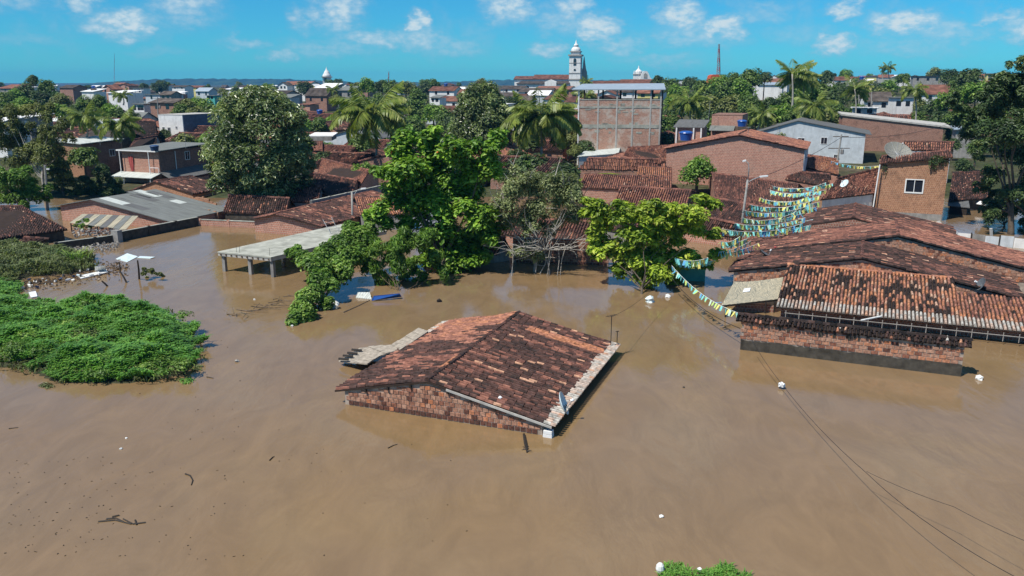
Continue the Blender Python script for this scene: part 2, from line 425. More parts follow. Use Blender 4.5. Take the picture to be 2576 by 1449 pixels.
M_DARKP = plain('mouldy_plaster', (.085, .075, .06), .95, .1, 3.0, .5, dirt=(.025, .025, .02), dscale=1.4)
M_CONC = plain('mossy_concrete', (.40, .40, .34), .9, .15, 1.2, .4, dirt=(.15, .155, .115), dscale=.9)
M_CONCP = plain('pale_concrete', (.46, .44, .40), .9, .15, 2.0, .25, dirt=(.2, .19, .17))
M_SHEET = sheet_mat('grey_fibre_cement', (.19, .20, .185), (.08, .08, .072))
M_SIDESHADE = plain('painted_side_shade', (.12, .14, .18), .9, .15, 1.8, .3)  # shade of the white house's side wall, put into its colour
M_SHEETD = sheet_mat('dark_fibre_cement', (.14, .14, .135), (.06, .06, .055))
M_SHEETP = sheet_mat('pale_fibre_cement', (.55, .58, .54), (.28, .30, .27))
M_SHEETY = sheet_mat('ochre_sheet', (.42, .37, .26), (.17, .18, .15), amt=.8)
M_METAL = plain('zinc_sheet', (.36, .42, .46), .45, .5, 1.0, .15, metal=.15)
M_WOOD = plain('weathered_wood', (.16, .12, .085), .9, .1, 8.0, .5)
M_DWOOD = plain('dark_wet_wood', (.035, .028, .022), .7, .3, 8.0, .4)
M_STEEL = plain('painted_pole_steel', (.30, .31, .31), .5, .4, 2.0, .2)
M_POLE = plain('pole_concrete', (.33, .32, .29), .9, .15, 4.0, .25)
M_WIRE = plain('black_cable', (.02, .02, .022), .6, .3)
M_WPVC = plain('white_pvc', (.78, .78, .76), .4, .4, 3.0, .08)
M_DISH = plain('pale_dish_paint', (.62, .72, .72), .4, .4, 3.0, .1)
M_GDISH = plain('grey_dish_paint', (.27, .28, .27), .55, .35, 3.0, .25)
M_BLUE = plain('blue_plastic', (.02, .09, .34), .35, .5, 2.0, .15)
M_DBLUE = plain('faded_blue_plastic', (.03, .07, .16), .5, .4, 2.0, .25)
M_GLASS = plain('dark_window_glass', (.018, .022, .03), .08, .6, 1.0, .1, bump=0)
M_RED = plain('red_cloth', (.42, .10, .09), .85, .15, 4.0, .25)
M_BARK = plain('bark', (.13, .105, .08), .95, .1, 6.0, .45)
M_PBARK = plain('pale_bark', (.38, .355, .31), .95, .1, 6.0, .35)
M_TEAL = plain('teal_paint', (.10, .42, .36), .7, .2, 2.0, .2)
M_YELLOW = plain('yellow_plaster', (.62, .55, .22), .85, .2, 2.0, .15)
M_ORANGE = plain('orange_red_paint', (.52, .10, .035), .7, .2, 2.0, .2)
M_STONE = plain('grey_stone', (.34, .32, .29), .9, .15, 2.0, .3)
M_PORCH = plain('cracked_mortar_slab', (.40, .345, .275), .95, .1, 5.0, .45, dirt=(.12, .10, .08), dscale=2.0, bump=.6)
M_FOAM = plain('white_foam_board', (.70, .70, .66), .7, .2, 4.0, .2)
M_GREENP = plain('green_sheet', (.12, .42, .24), .6, .3, 2.0, .25)
M_SOIL = plain('dark_soil', (.05, .05, .028), .95, .1, 2.0, .4)
def leafmat(name, d, m_, l, h, tr=.28, rough=.5, spec=.35):
    return tone_mat(name, [(0, d), (.4, m_), (.75, l), (1, h)], rough, spec, .8, .35, tr)
L_MANGO = leafmat('mango_leaf', (.03, .055, .02), (.17, .225, .072), (.32, .38, .145), (.48, .52, .27), .24, .36, .6)  # palest tones put the gloss highlights into the leaf colour
L_ALMOND = leafmat('almond_leaf', (.05, .12, .012), (.15, .29, .026), (.27, .44, .042), (.42, .54, .09), .25)
L_LIME = leafmat('lime_leaf', (.09, .16, .015), (.27, .37, .03), (.42, .52, .055), (.58, .60, .12), .28)
L_GREY = leafmat('grey_leaf', (.09, .11, .045), (.20, .24, .09), (.33, .37, .16), (.44, .46, .26), .22)
L_BUSH = leafmat('bush_leaf', (.05, .11, .014), (.12, .23, .03), (.22, .35, .055), (.34, .43, .11), .25)
L_DARK = leafmat('dark_leaf', (.026, .05, .017), (.065, .11, .034), (.125, .18, .055), (.20, .24, .095), .20)
L_FOREST = leafmat('forest_leaf', (.04, .08, .018), (.10, .17, .034), (.18, .26, .055), (.28, .33, .10), .22)
L_OLIVE = leafmat('olive_leaf', (.065, .08, .022), (.145, .175, .046), (.24, .265, .078), (.34, .34, .12), .22)
L_PALM = leafmat('palm_leaf', (.05, .085, .016), (.14, .20, .036), (.29, .33, .075), (.52, .50, .18), .26, .42)
L_GRASS = leafmat('grass_blade', (.035, .115, .018), (.10, .25, .034), (.185, .37, .058), (.29, .45, .10), .22)
L_DRY = leafmat('dry_scrub', (.06, .07, .025), (.12, .15, .045), (.20, .24, .08), (.32, .30, .16), .20)
# ------------------------------------------------------------------ ground, water, hills, haze
def land(x, y):
    x = np.asarray(x, float); y = np.asarray(y, float)
    base = np.interp(y, [0, 90, 104, 160, 250, 400, 650, 1200, 2400, 5000], [-1.7, -1.5, .35, 1.6, 3.6, 6.0, 9.0, 9.5, 1.0, 0])
    t = x / np.maximum(y, 20)
    lat = np.interp(t, [-.7, -.3, 0, .2, .45, .7], [.62, .7, 1, 1.1, 1.25, 1.3])
    out = np.where(base > .4, base * lat, base)
    hill = np.interp(t, [.2, .33, .7], [0, 3.5, 5.0]) * np.interp(y, [170, 300, 900, 2000], [0, 1, 1, 0])
    return out + hill + (vnoise(x / 23, y / 23, 3) - .5) * np.interp(y, [60, 130, 900], [.1, .5, 1.5])

def build_setting():
    m, nt, b = nmat('earth_and_turf', .95, .1)
    g = node(nt, 'ShaderNodeNewGeometry')
    n1 = node(nt, 'ShaderNodeTexNoise', Scale=.05, Detail=8.0, Roughness=.7); nt.links.new(g.outputs['Position'], n1.inputs[0])
    r = ramp_node(nt, [(.3, (.03, .04, .018)), (.45, (.05, .06, .025)), (.58, (.085, .075, .042)), (.7, (.13, .095, .065))]); nt.links.new(n1.outputs[0], r.inputs[0])
    n2 = node(nt, 'ShaderNodeTexNoise', Scale=.9, Detail=6.0); nt.links.new(g.outputs['Position'], n2.inputs[0])
    mr = node(nt, 'ShaderNodeMapRange'); mr.inputs[1].default_value = .3; mr.inputs[2].default_value = .7; mr.inputs[3].default_value = .5; mr.inputs[4].default_value = 1.3; nt.links.new(n2.outputs[0], mr.inputs[0])
    nt.links.new(mixc(nt, 1.0, r.outputs[0], mr.outputs[0], 'MULTIPLY'), b.inputs['Base Color'])
    ys = np.concatenate([np.linspace(-60, 80, 8), np.linspace(86, 400, 80), np.geomspace(415, 14000, 46)])
    ts = np.linspace(-1, 1, 121)
    V = []
    for y in ys:
        half = 90 + max(y, 0) * .95
        xs = ts * half
        V.append(np.stack([xs, np.full_like(xs, y), land(xs, np.full_like(xs, y))], 1))
    V = np.vstack(V); nx = len(ts)
    F = [(i * nx + j, i * nx + j + 1, (i + 1) * nx + j + 1, (i + 1) * nx + j) for i in range(len(ys) - 1) for j in range(nx - 1)]
    mb = MB(); mb.mesh(V, F); o = mb.obj('ground', m, smooth=True); o['kind'] = 'structure'

    # muddy flood water
    m, nt, b = nmat('muddy_water', .08, .55); b.inputs['IOR'].default_value = 1.36
    g = node(nt, 'ShaderNodeNewGeometry')
    def nz(scale, det, sx=1.0, sy=1.0, rot=0.0, rough=.55, dist=0.0):
        mp = node(nt, 'ShaderNodeMapping'); mp.inputs['Scale'].default_value = (sx, sy, 1); mp.inputs['Rotation'].default_value = (0, 0, rot)
        nt.links.new(g.outputs['Position'], mp.inputs[0])
        n = node(nt, 'ShaderNodeTexNoise', Scale=scale, Detail=det, Roughness=rough, Distortion=dist); nt.links.new(mp.outputs[0], n.inputs[0])
        return n.outputs[0]
    big = nz(.07, 3.0, 1, 1, .4, .5, .8)
    r = ramp_node(nt, [(.3, (.222, .142, .064)), (.5, (.211, .138, .072)), (.7, (.207, .142, .081))]); nt.links.new(big, r.inputs[0])
    sw = nz(.55, 6.0, 1.0, .45, -.5, .65, 1.6)
    mr = node(nt, 'ShaderNodeMapRange'); mr.inputs[1].default_value = .35; mr.inputs[2].default_value = .7; mr.inputs[3].default_value = .90; mr.inputs[4].default_value = 1.10; nt.links.new(sw, mr.inputs[0])
    nt.links.new(mixc(nt, 1.0, r.outputs[0], mr.outputs[0], 'MULTIPLY'), b.inputs['Base Color'])
    w1 = nz(1.3, 3.0, 1.0, .30, -.45, .5, .6); w2 = nz(6.5, 3.0, 1.0, .45, .25)
    patch = nz(.12, 2.0, 1, 1, 1.1)
    pm = node(nt, 'ShaderNodeMapRange'); pm.inputs[1].default_value = .35; pm.inputs[2].default_value = .65; pm.inputs[3].default_value = .25; pm.inputs[4].default_value = 1.0; nt.links.new(patch, pm.inputs[0])
    ad = node(nt, 'ShaderNodeMath', operation='MULTIPLY_ADD'); nt.links.new(w2, ad.inputs[0]); ad.inputs[1].default_value = .22; nt.links.new(w1, ad.inputs[2])
    am = node(nt, 'ShaderNodeMath', operation='MULTIPLY'); nt.links.new(ad.outputs[0], am.inputs[0]); nt.links.new(pm.outputs[0], am.inputs[1])
    bn = node(nt, 'ShaderNodeBump', Strength=.28, Distance=.12); nt.links.new(am.outputs[0], bn.inputs['Height']); nt.links.new(bn.outputs[0], b.inputs['Normal'])
    mb = MB(); mb.polys([[(-150, -50, 0), (150, -50, 0), (170, 125, 0), (-170, 125, 0)]])
    o = mb.obj('water', m); o['kind'] = 'structure'

    # wooded ridge on the horizon
    m, nt, b = nmat('wooded_ridge', .95, .05)
    g = node(nt, 'ShaderNodeNewGeometry')
    n1 = node(nt, 'ShaderNodeTexNoise', Scale=.02, Detail=6.0); nt.links.new(g.outputs['Position'], n1.inputs[0])
    r = ramp_node(nt, [(.35, (.016, .032, .014)), (.65, (.05, .08, .03))]); nt.links.new(n1.outputs[0], r.inputs[0]); nt.links.new(r.outputs[0], b.inputs['Base Color'])
    mb = MB(); Y0 = 4300.0
    xs = np.arange(-2100, 3400, 14.0)
    px = CX + xs / Y0 * FOC
    top = np.interp(px, [300, 345, 420, 560, 700, 790, 900, 1060, 1150, 1300, 1450, 1700, 1900, 2600], [208, 203, 199.5, 198.5, 199.5, 201, 206, 207, 205, 200.5, 201.5, 203, 203, 203])
    top += (vnoise(px / 9, px * 0, 5) - .5) * 2.6 + (vnoise(px / 3, px * 0, 6) - .5) * 1.6
    z = HC + (207 - top) / FOC * Y0
    rows = [np.stack([xs, np.full_like(xs, Y0 - 420), xs * 0 - 8], 1), np.stack([xs, np.full_like(xs, Y0 - 160), z * .62 + (vnoise(xs / 40, xs * 0, 8) - .5) * 5], 1), np.stack([xs, np.full_like(xs, Y0), z], 1), np.stack([xs, np.full_like(xs, Y0 + 500), xs * 0 - 8], 1)]
    V = np.vstack(rows); k = len(xs)
    F = [(i * k + j, i * k + j + 1, (i + 1) * k + j + 1, (i + 1) * k + j) for i in range(3) for j in range(k - 1)]
    mb.mesh(V, F); o = mb.obj('hills', m); o['kind'] = 'structure'

    # thin haze
    m = bpy.data.materials.new('thin_haze'); m.use_nodes = True; nt = m.node_tree; nt.nodes.clear()
    out = node(nt, 'ShaderNodeOutputMaterial'); v = nt.nodes.new('ShaderNodeVolumePrincipled')
    v.inputs['Color'].default_value = (.10, .44, .95, 1); v.inputs['Density'].default_value = HAZE; v.inputs['Anisotropy'].default_value = .0
    nt.links.new(v.outputs[0], out.inputs['Volume'])
    mb = MB(); mb.para((-6500, -120, -60), (13000, 0, 0), (0, 5300, 0), (0, 0, 130)); o = mb.obj('haze', m, uv=False); o['kind'] = 'stuff'
HAZE = 0.00011
build_setting()

# ------------------------------------------------------------------ roofs and walls
def tile_template():
    T = []; k = 5
    for e, (y, w, h, dz) in enumerate([(-.5, .46, .56, .035), (.56, .41, .50, 0)]):
        for i in range(k):
            a = math.pi * i / (k - 1)
            T.append((-math.cos(a) * w, y, math.sin(a) * h + dz))
    F = [(i, i + 1, k + i + 1, k + i) for i in range(k - 1)] + [(4, 3, 2, 1, 0)]
    return T, F
TILE_T, TILE_F = tile_template()
BRICK_T = [(-.5, 0, -.5), (.5, 0, -.5), (.5, 0, .5), (-.5, 0, .5), (-.47, -1, -.46), (.47, -1, -.46), (.47, -1, .46), (-.47, -1, .46)]
BRICK_F = [(4, 5, 6, 7), (0, 1, 5, 4), (1, 2, 6, 5), (2, 3, 7, 6), (3, 0, 4, 7)]

def unit(v): v = np.asarray(v, float); return v / np.linalg.norm(v)

def V3_(*a): return np.array(a, float)
def t_pale(x, y, U, V, r, seed): return np.where(r.random(len(x)) < .08, .93, .985) + r.uniform(-.02, .015, len(x))
class Roof:
    """collects the tiles of one thing's roofs"""
    def __init__(s): s.C = []; s.X = []; s.Y = []; s.Z = []; s.t = []
    def slope(s, e0, e1, r1, r0, tone, pitch=.21, row=.36, pale=0, seed=0, keep=None, jit=1.0):
        if pale:
            e0, e1, r1, r0 = (np.asarray(p, float) for p in (e0, e1, r1, r0)); f_ = pale / np.linalg.norm((r0 + r1 - e0 - e1) / 2)
            m0, m1 = e0 + (r0 - e0) * f_, e1 + (r1 - e1) * f_
            s.slope(e0 - V3_(0, 0, -.015), e1 - V3_(0, 0, -.015), m1, m0, t_pale, pitch, pale / max(1, round(pale / row)), 0, seed + 3, None, .15)
            e0, e1 = m0, m1
        e0, e1, r1, r0 = (np.asarray(p, float) for p in (e0, e1, r1, r0))
        W = max(np.linalg.norm(e1 - e0), np.linalg.norm(r1 - r0)); Ln = np.linalg.norm((r0 + r1 - e0 - e1) / 2)
        nc = max(2, int(W / pitch)); nr = max(2, int(Ln / row))
        U, Vv = np.meshgrid((np.arange(nc) + .5) / nc, (np.arange(nr) + .45) / nr)
        Vv = Vv + (np.random.default_rng(seed + 77).random(nc)[None, :] - .5) * .30 * jit / nr
        U = U.ravel(); Vv = Vv.ravel()
        if keep is not None:
            k = keep(U, Vv); U = U[k]; Vv = Vv[k]
        C = (e0 * (1 - U[:, None]) + e1 * U[:, None]) * (1 - Vv[:, None]) + (r0 * (1 - U[:, None]) + r1 * U[:, None]) * Vv[:, None]
        x = unit(e1 - e0); y = unit((r0 + r1) / 2 - (e0 + e1) / 2); z = np.cross(x, y)
        if z[2] < 0: x, z = -x, -z
        n = len(U); r = np.random.default_rng(seed + 5)
        yaw = r.normal(0, .045, n)[:, None] * jit; sag = (vnoise(U * 7, Vv * 3, seed + 1) - .5) * .09 * jit
        C = C + z * (sag[:, None] + .02) + x * r.normal(0, .012, n)[:, None] * jit + y * r.normal(0, .02, n)[:, None] * jit
        X = (x * np.cos(yaw) + y * np.sin(yaw)) * pitch * .80
        Y = (y * np.cos(yaw) - x * np.sin(yaw) + z * r.normal(0, .02, n)[:, None]) * row
        t = tone(U * W, Vv * Ln, U, Vv, r, seed)
        s.C.append(C); s.X.append(X); s.Y.append(Y); s.Z.append(np.broadcast_to(z * pitch * .95, (n, 3))); s.t.append(t)
    def line(s, a, b, tone=.3, w=.3, row=.4, seed=0, up=(0, 0, 1)):
        a = np.asarray(a, float); b = np.asarray(b, float); Ln = np.linalg.norm(b - a); n = max(2, int(Ln / row)); r = np.random.default_rng(seed + 9)
        f = (np.arange(n) + .5) / n; C = a + (b - a) * f[:, None] + np.array([0, 0, .03]) + r.normal(0, .012, (n, 3))
        y = unit(b - a); x = unit(np.cross(y, up)); z = np.cross(x, y)
        s.C.append(C); s.X.append(np.broadcast_to(x * w, (n, 3))); s.Y.append(np.broadcast_to(y * row, (n, 3)) + r.normal(0, .02, (n, 3))); s.Z.append(np.broadcast_to(z * w * .8, (n, 3)))
        s.t.append(np.clip(tone + r.uniform(-.12, .15, n), 0, 1))
    def build(s, root, limit=300, parts=True):
        if not s.C: return
        pieces(root, 'roof_tile', 'tile_rows', TILE_T, TILE_F, np.vstack(s.C), np.vstack(s.X), np.vstack(s.Y), np.vstack(s.Z), np.concatenate(s.t), M_TILE, limit, parts)

def tn(dark, red, frac, streak=(1.2, .35), jit=.12, salt=0.06):
    """tone pattern: moss-dark tiles with runs of redder ones"""
    def f(x, y, U, V, r, seed):
        n = vnoise(x * streak[0] * 2, y * streak[1] * 2, seed) * .5 + vnoise(x / 1.7, y / 2.3, seed + 3) * .5 + r.uniform(-.15, .15, len(x))
        t = np.where(n > 1 - frac, red, dark) + r.uniform(-jit, jit, len(x))
        return np.where(r.random(len(x)) < salt, r.choice([.6, .7, .93, .12], len(x)), t)
    return f
T_DARK = tn(.24, .44, .36); T_DARK2 = tn(.20, .38, .42); T_BROWN = tn(.32, .50, .5, jit=.1); T_RED = tn(.44, .62, .55); T_ORANGE = tn(.55, .74, .6); T_BLACK = tn(.08, .22, .3, salt=.03)
def t_mosaic(x, y, U, V, r, seed):
    n = len(x); dark = vnoise(x * 1.9, y * 1.0, seed) * .55 + r.random(n) * .45
    return np.where(dark < .40, .10 + r.uniform(-.06, .08, n), np.where(r.random(n) < .14, .93, .70 + r.uniform(-.12, .17, n)))
def t_main_sun(x, y, U, V, r, seed):
    n = vnoise(x * 2.6, y * .5, seed) * .5 + vnoise(x * .4, y * .45, seed + 2) * .45 + r.uniform(-.14, .16, len(x))
    back = np.clip((U - .30) * 1.6, 0, 1)
    rim = (y < .38) & (U > .70)
    n = np.where(rim, 2.0, n); back = np.where(rim, 3.7, back)
    return np.where(n + back * .17 > .60, .54 + back * .12 + r.uniform(-.1, .12, len(x)), .23 + r.uniform(-.07, .1, len(x)))
def t_main_moss(x, y, U, V, r, seed):
    n = vnoise(x * 3.2, y * .9, seed) * .45 + vnoise(x * .6, y * .5, seed + 2) * .25 + r.random(len(x)) * .4
    t = np.where(n > .64, .43 + r.uniform(-.1, .16, len(x)), .25 + r.uniform(-.1, .1, len(x)))
    t = np.where(r.random(len(x)) < .03, .90, t)
    return np.where((U > .795) & (U < .872) & (V < .76), .72 + r.uniform(-.06, .08, len(x)), t)

def bricks(root, A, B, ztop, z0=0.0, tone=None, size=.205, rowh=.20, depth=.02, limit=300, parts=True, seed=0, gap=.018, skip=None):
    """individual bricks proud of the wall's mortar face, from ground point A to B; ztop(f) with f 0..1"""
    A = np.asarray(A, float); B = np.asarray(B, float); L = np.linalg.norm((B - A)[:2]); u = unit([B[0] - A[0], B[1] - A[1], 0]); n = np.array([u[1], -u[0], 0])
    if n @ (EYE - A) < 0: n = -n
    r = np.random.default_rng(seed); C = []; t = []; w = []; h = []
    nr = int(max(ztop(0), ztop(.5), ztop(1)) / rowh) + 1
    for i in range(nr):
        z = z0 + rowh * (i + .5); k = int(L / size) + 1
        for j in range(k):
            x = (j + (.5 if i % 2 else 0) + .25) * size
            if x < .08 or x > L - .08: continue
            zt = min(ztop(np.clip((x - size / 2) / L, 0, 1)), ztop(np.clip((x + size / 2) / L, 0, 1)))
            if z + rowh * .3 > zt: continue
            hh = min(rowh, 2 * (zt - z)) if z + rowh / 2 > zt else rowh
            if skip and skip(x, z): continue
            C.append(A + u * x + np.array([0, 0, z - A[2]])); w.append(size - gap); h.append(hh - gap)
            t.append(tone(x, z, r) if tone else .5 + r.uniform(-.2, .2))
    if not C: return
    C = np.array(C); k = len(C); w = np.array(w); h = np.array(h)
    X = u * w[:, None]; Y = -n * (depth * r.uniform(.6, 1.5, k))[:, None]; Z = np.array([0, 0, 1.0]) * h[:, None]
    if np.dot(np.cross(u, -n), [0, 0, 1]) < 0: X = -X
    pieces(root, 'brick', 'brick_rows', BRICK_T, BRICK_F, C, X, Y, Z, np.array(t), M_BRICK, limit, parts)

def window(root, c, u, n, w, h, frame=M_WPVC, pane=M_GLASS, mull=1, bar=.06):
    """c = centre on the wall face, u = along the wall, n = outward"""
    c = np.asarray(c, float); z = np.array([0, 0, 1.0]); u = unit(u); n = unit(n)
    f = MB()
    def bar_(x0, z0, x1, z1, d=.05): f.para(c + u * x0 + z * z0 - n * .02, u * (x1 - x0), z * (z1 - z0), n * (d + .02))
    bar_(-w / 2 - bar, -h / 2 - bar, w / 2 + bar, -h / 2); bar_(-w / 2 - bar, h / 2, w / 2 + bar, h / 2 + bar)
    bar_(-w / 2 - bar, -h / 2, -w / 2, h / 2); bar_(w / 2, -h / 2, w / 2 + bar, h / 2)
    for i in range(mull):
        x = -w / 2 + w * (i + 1) / (mull + 1); bar_(x - bar / 3, -h / 2, x + bar / 3, h / 2, .035)
    fo = f.obj('window', frame, root)
    p = MB(); p.para(c - u * w / 2 - z * h / 2 - n * .01, u * w, z * h, n * .022)
    o = p.obj('pane', pane); o.parent = fo; o.location = (0, 0, 0)
    return fo

def gable_b(root, g, a0, a1, ar, b0, b1, z0, heL, heR, hr, wall, over=.3, ov=(.35, .25), tone=T_DARK, pitch=.21, row=.36, parts=True, limit=300, seed=0, pale=0, roof='tile', sheet=None, sides=(1, 1), ridge=.3, tones=(None, None), deckm=None, verge=None):
    """house whose ridge runs away from the viewer: gable wall at b0; ar = ridge position"""
    w = MB(); poly = [g(a0, b0, z0), g(a1, b0, z0), g(a1, b0, heR), g(ar, b0, hr), g(a0, b0, heL)]
    w.extrude(poly, g.w * (b1 - b0)); w.obj('wall', wall, root)
    sl = (hr - heL) / (ar - a0); sr = (hr - heR) / (a1 - ar)
    bf, bb = b0 - ov[0], b1 + ov[1]; d = .10
    L0, L1 = g(a0 - over, bf, heL - sl * over + d), g(a0 - over, bb, heL - sl * over + d)
    R0, R1 = g(a1 + over, bf, heR - sr * over + d), g(a1 + over, bb, heR - sr * over + d)
    T0, T1 = g(ar, bf, hr + d), g(ar, bb, hr + d)
    dk = MB(); dk.slab([L0, T0, T1, L1], .08); dk.slab([T0, R0, R1, T1], .08); dk.obj('roof', deckm or (M_DECK if roof == 'tile' else sheet), root)
    if roof == 'tile':
        R = Roof()
        if sides[0]: R.slope(L0, L1, T1, T0, tones[0] or tone, pitch, row, pale[0] if isinstance(pale, tuple) else pale, seed)
        if sides[1]: R.slope(R0, R1, T1, T0, tones[1] or tone, pitch, row, pale[1] if isinstance(pale, tuple) else pale, seed + 50)
        if ridge is not None: R.line(T0, T1, ridge, pitch * 1.5, row * 1.1, seed)
        if verge is not None: R.line(L0, T0, verge, pitch, row, seed + 1); R.line(R0, T0, verge, pitch, row, seed + 2)
        R.build(root, limit, parts)
    return dict(L0=L0, L1=L1, R0=R0, R1=R1, T0=T0, T1=T1)

def ridge_a(root, g, a0, a1, b0, br, b1, z0, heF, heB, hr, wall, over=.3, ov=.25, tone=T_DARK, pitch=.21, row=.36, parts=True, limit=300, seed=0, pale=0, roof='tile', sheet=None, ridge=.3, back=False):
    """house whose ridge runs across the view: one slope towards the viewer (b0), one away (b1)"""
    w = MB(); poly = [g(a0, b0, z0), g(a0, b0, heF), g(a0, br, hr), g(a0, b1, heB), g(a0, b1, z0)]
    w.extrude(poly, g.u * (a1 - a0)); w.obj('wall', wall, root)
    sf = (hr - heF) / max(br - b0, .01); sb = (hr - heB) / max(b1 - br, .01); d = .10
    F0, F1 = g(a0 - ov, b0 - over, heF - sf * over + d), g(a1 + ov, b0 - over, heF - sf * over + d)
    T0, T1 = g(a0 - ov, br, hr + d), g(a1 + ov, br, hr + d)
    B0, B1 = g(a0 - ov, b1 + over, heB - sb * over + d), g(a1 + ov, b1 + over, heB - sb * over + d)
    dk = MB(); dk.slab([F0, F1, T1, T0], .08)
    if b1 - br > .2: dk.slab([T0, T1, B1, B0], .08)
    dk.obj('roof', M_DECK if roof == 'tile' else sheet, root)
    if roof == 'tile':
        R = Roof(); R.slope(F0, F1, T1, T0, tone, pitch, row, pale, seed)
        if back and b1 - br > .2: R.slope(B1, B0, T0, T1, tone, pitch, row, 0, seed + 50)
        if ridge is not None: R.line(T0, T1, ridge, pitch * 1.5, row * 1.1, seed)
        R.build(root, limit, parts)
    return dict(F0=F0, F1=F1, T0=T0, T1=T1)

# ------------------------------------------------------------------ plants
def rand_dirs(n, r):
    v = r.normal(size=(n, 3)); return v / np.linalg.norm(v, axis=1)[:, None]
def leaf_cloud(mb, cs, rs, n, size, r, up=.65, shell=(.72, 1.06), low=-.35, asp=.5, tone=None, squash=1.0, droop=0.0):
    cs = np.asarray(cs, float); rs = np.asarray(rs, float)
    if rs.ndim == 1: rs = np.stack([rs, rs, rs * squash], 1)
    wgt = rs[:, 0] ** 2; idx = r.choice(len(cs), n, p=wgt / wgt.sum())
    d = rand_dirs(n, r); flip = (d[:, 2] < low) & (r.random(n) < .8); d[flip, 2] *= -1
    p = cs[idx] + d * rs[idx] * r.uniform(shell[0], shell[1], n)[:, None]
    nrm = d * .7 + np.array([0, 0, up]) + rand_dirs(n, r) * .5; nrm /= np.linalg.norm(nrm, axis=1)[:, None]
    t = np.cross(nrm, rand_dirs(n, r)); t /= np.linalg.norm(t, axis=1)[:, None] + 1e-9
    if droop: t[:, 2] -= droop; t /= np.linalg.norm(t, axis=1)[:, None]
    b = np.cross(nrm, t)
    s = size * r.uniform(.65, 1.25, n)[:, None]
    fold = nrm * s * .12
    V = np.stack([p - t * s * .55, p + b * s * asp * .5 + fold, p + t * s * .55, p - b * s * asp * .5 + fold], 1)
    tc = r.uniform(-.18, .18, len(cs))
    tv = .42 + tc[idx] * 1.5 + r.normal(0, .2, n) if tone is None else tone(p, d, idx, r)
    mb.polys(V, np.clip(tv, 0, 1))
def clumps(c, rad, k, rr, r, shell=(.35, .85), zmin=-.9):
    """k clump centres inside an ellipsoid"""
    d = rand_dirs(k, r); d[:, 2] = np.where(d[:, 2] < zmin, -d[:, 2], d[:, 2])
    rad = np.asarray(rad, float); q = r.uniform(shell[0], shell[1], k)[:, None]
    return np.asarray(c, float) + d * rad * q, r.uniform(rr[0], rr[1], k)
def limbs(mb, base, tips, r0, r, n=7, bend=.15, fork=.35):
    base = np.asarray(base, float)
    top = np.mean(tips, 0); tr = base + (top - base) * fork + np.array([0, 0, .0])
    k = np.linspace(0, 1, 5)[:, None]
    path = base + (tr - base) * k + r.normal(0, bend * .3, (5, 3)) * np.array([1, 1, .2]) * k
    mb.tube(path, np.linspace(r0 * 1.25, r0 * .8, 5), 8)
    for t in tips:
        k = np.linspace(0, 1, 6)[:, None]; st = path[-1] if r.random() < .6 else path[-2]
        q = st + (np.asarray(t) - st) * k + r.normal(0, bend, (6, 3)) * np.sin(k * math.pi)
        mb.tube(q, np.linspace(r0 * .55, r0 * .08, 6), 5, cap=False)

def tree(name, label, cat, base, cs, rs, n, size, leaf, bark=M_BARK, r0=.25, seed=0, group=None, ntips=9, fork=.35, **kw):
    r = np.random.default_rng(seed); base = np.asarray(base, float)
    root = thing(name, label, cat, base, group)
    tk = MB(); cs = np.asarray(cs, float); pick = r.choice(len(cs), min(ntips, len(cs)), replace=False)
    limbs(tk, base - np.array([0, 0, .6]), cs[pick], r0, r, fork=fork); tk.obj('trunk', bark, root, smooth=True, uv=False)
    cr = MB(); leaf_cloud(cr, cs, rs, n, size, r, **kw); cr.obj('crown', leaf, root, uv=False)
    return root

def frond_mesh(L, droop, r, nl=30, wid=.6, twist=0.0, wind=0.0):
    """one feather frond along +x, drooping to -z; leaflets hang from the rib"""
    mb = MB(); f = np.linspace(0, 1, 9)
    ang = .62 - droop * f ** 1.25
    dx = np.cos(ang) * L / 8; dz = np.sin(ang) * L / 8
    X = np.concatenate([[0], np.cumsum(dx)[:-1]]); Z = np.concatenate([[0], np.cumsum(dz)[:-1]]); Yw = wind * f ** 2 * L * .3
    path = np.stack([X, Yw, Z], 1); mb.tube(path, np.linspace(.035, .008, 9) * L / 3.2, 4, tone=.75, cap=False)
    V = []; tv = []
    for i in range(nl):
        s = .08 + .92 * i / (nl - 1)
        p = np.array([np.interp(s, f, path[:, k]) for k in range(3)]); a = np.interp(s, f, ang)
        fw = np.array([math.cos(a), wind * .5, math.sin(a)])
        for sd in (-1, 1):
            ln = L * wid * .5 * math.sin(math.pi * min(.12 + s * .86, 1)) ** .6 * r.uniform(.8, 1.15)
            dr = np.array([0, sd, 0]) * .75 + fw * .6 + np.array([0, 0, -.42 - .35 * r.random()])
            dr /= np.linalg.norm(dr); sidev = unit(np.cross(dr, np.array([0, sd * .4, 1.0]))) * L * .028
            V.append([p - sidev, p + dr * ln * .6 - sidev * .8 + np.array([0, 0, -.0]), p + dr * ln + np.array([0, 0, -.16 * ln]), p + dr * ln * .6 + sidev * .8])
            tv.append(np.clip(.35 + .25 * s + r.normal(0, .12), 0, 1))
    mb.polys(V, np.array(tv)); return mb
FRONDS = {}
def frond(kind, i):
    key = (kind, i)
    if key not in FRONDS:
        r = np.random.default_rng(100 + i * 7 + len(kind))
        d = dict(coco=(1.45 + .38 * i), young=(.7 + .3 * i), wind=(.8 + .3 * i))[kind]
        FRONDS[key] = frond_mesh(1.0 * 3.2, d, r, wind=.5 if kind == 'wind' else 0).data('frond', L_PALM, False)
    return FRONDS[key]
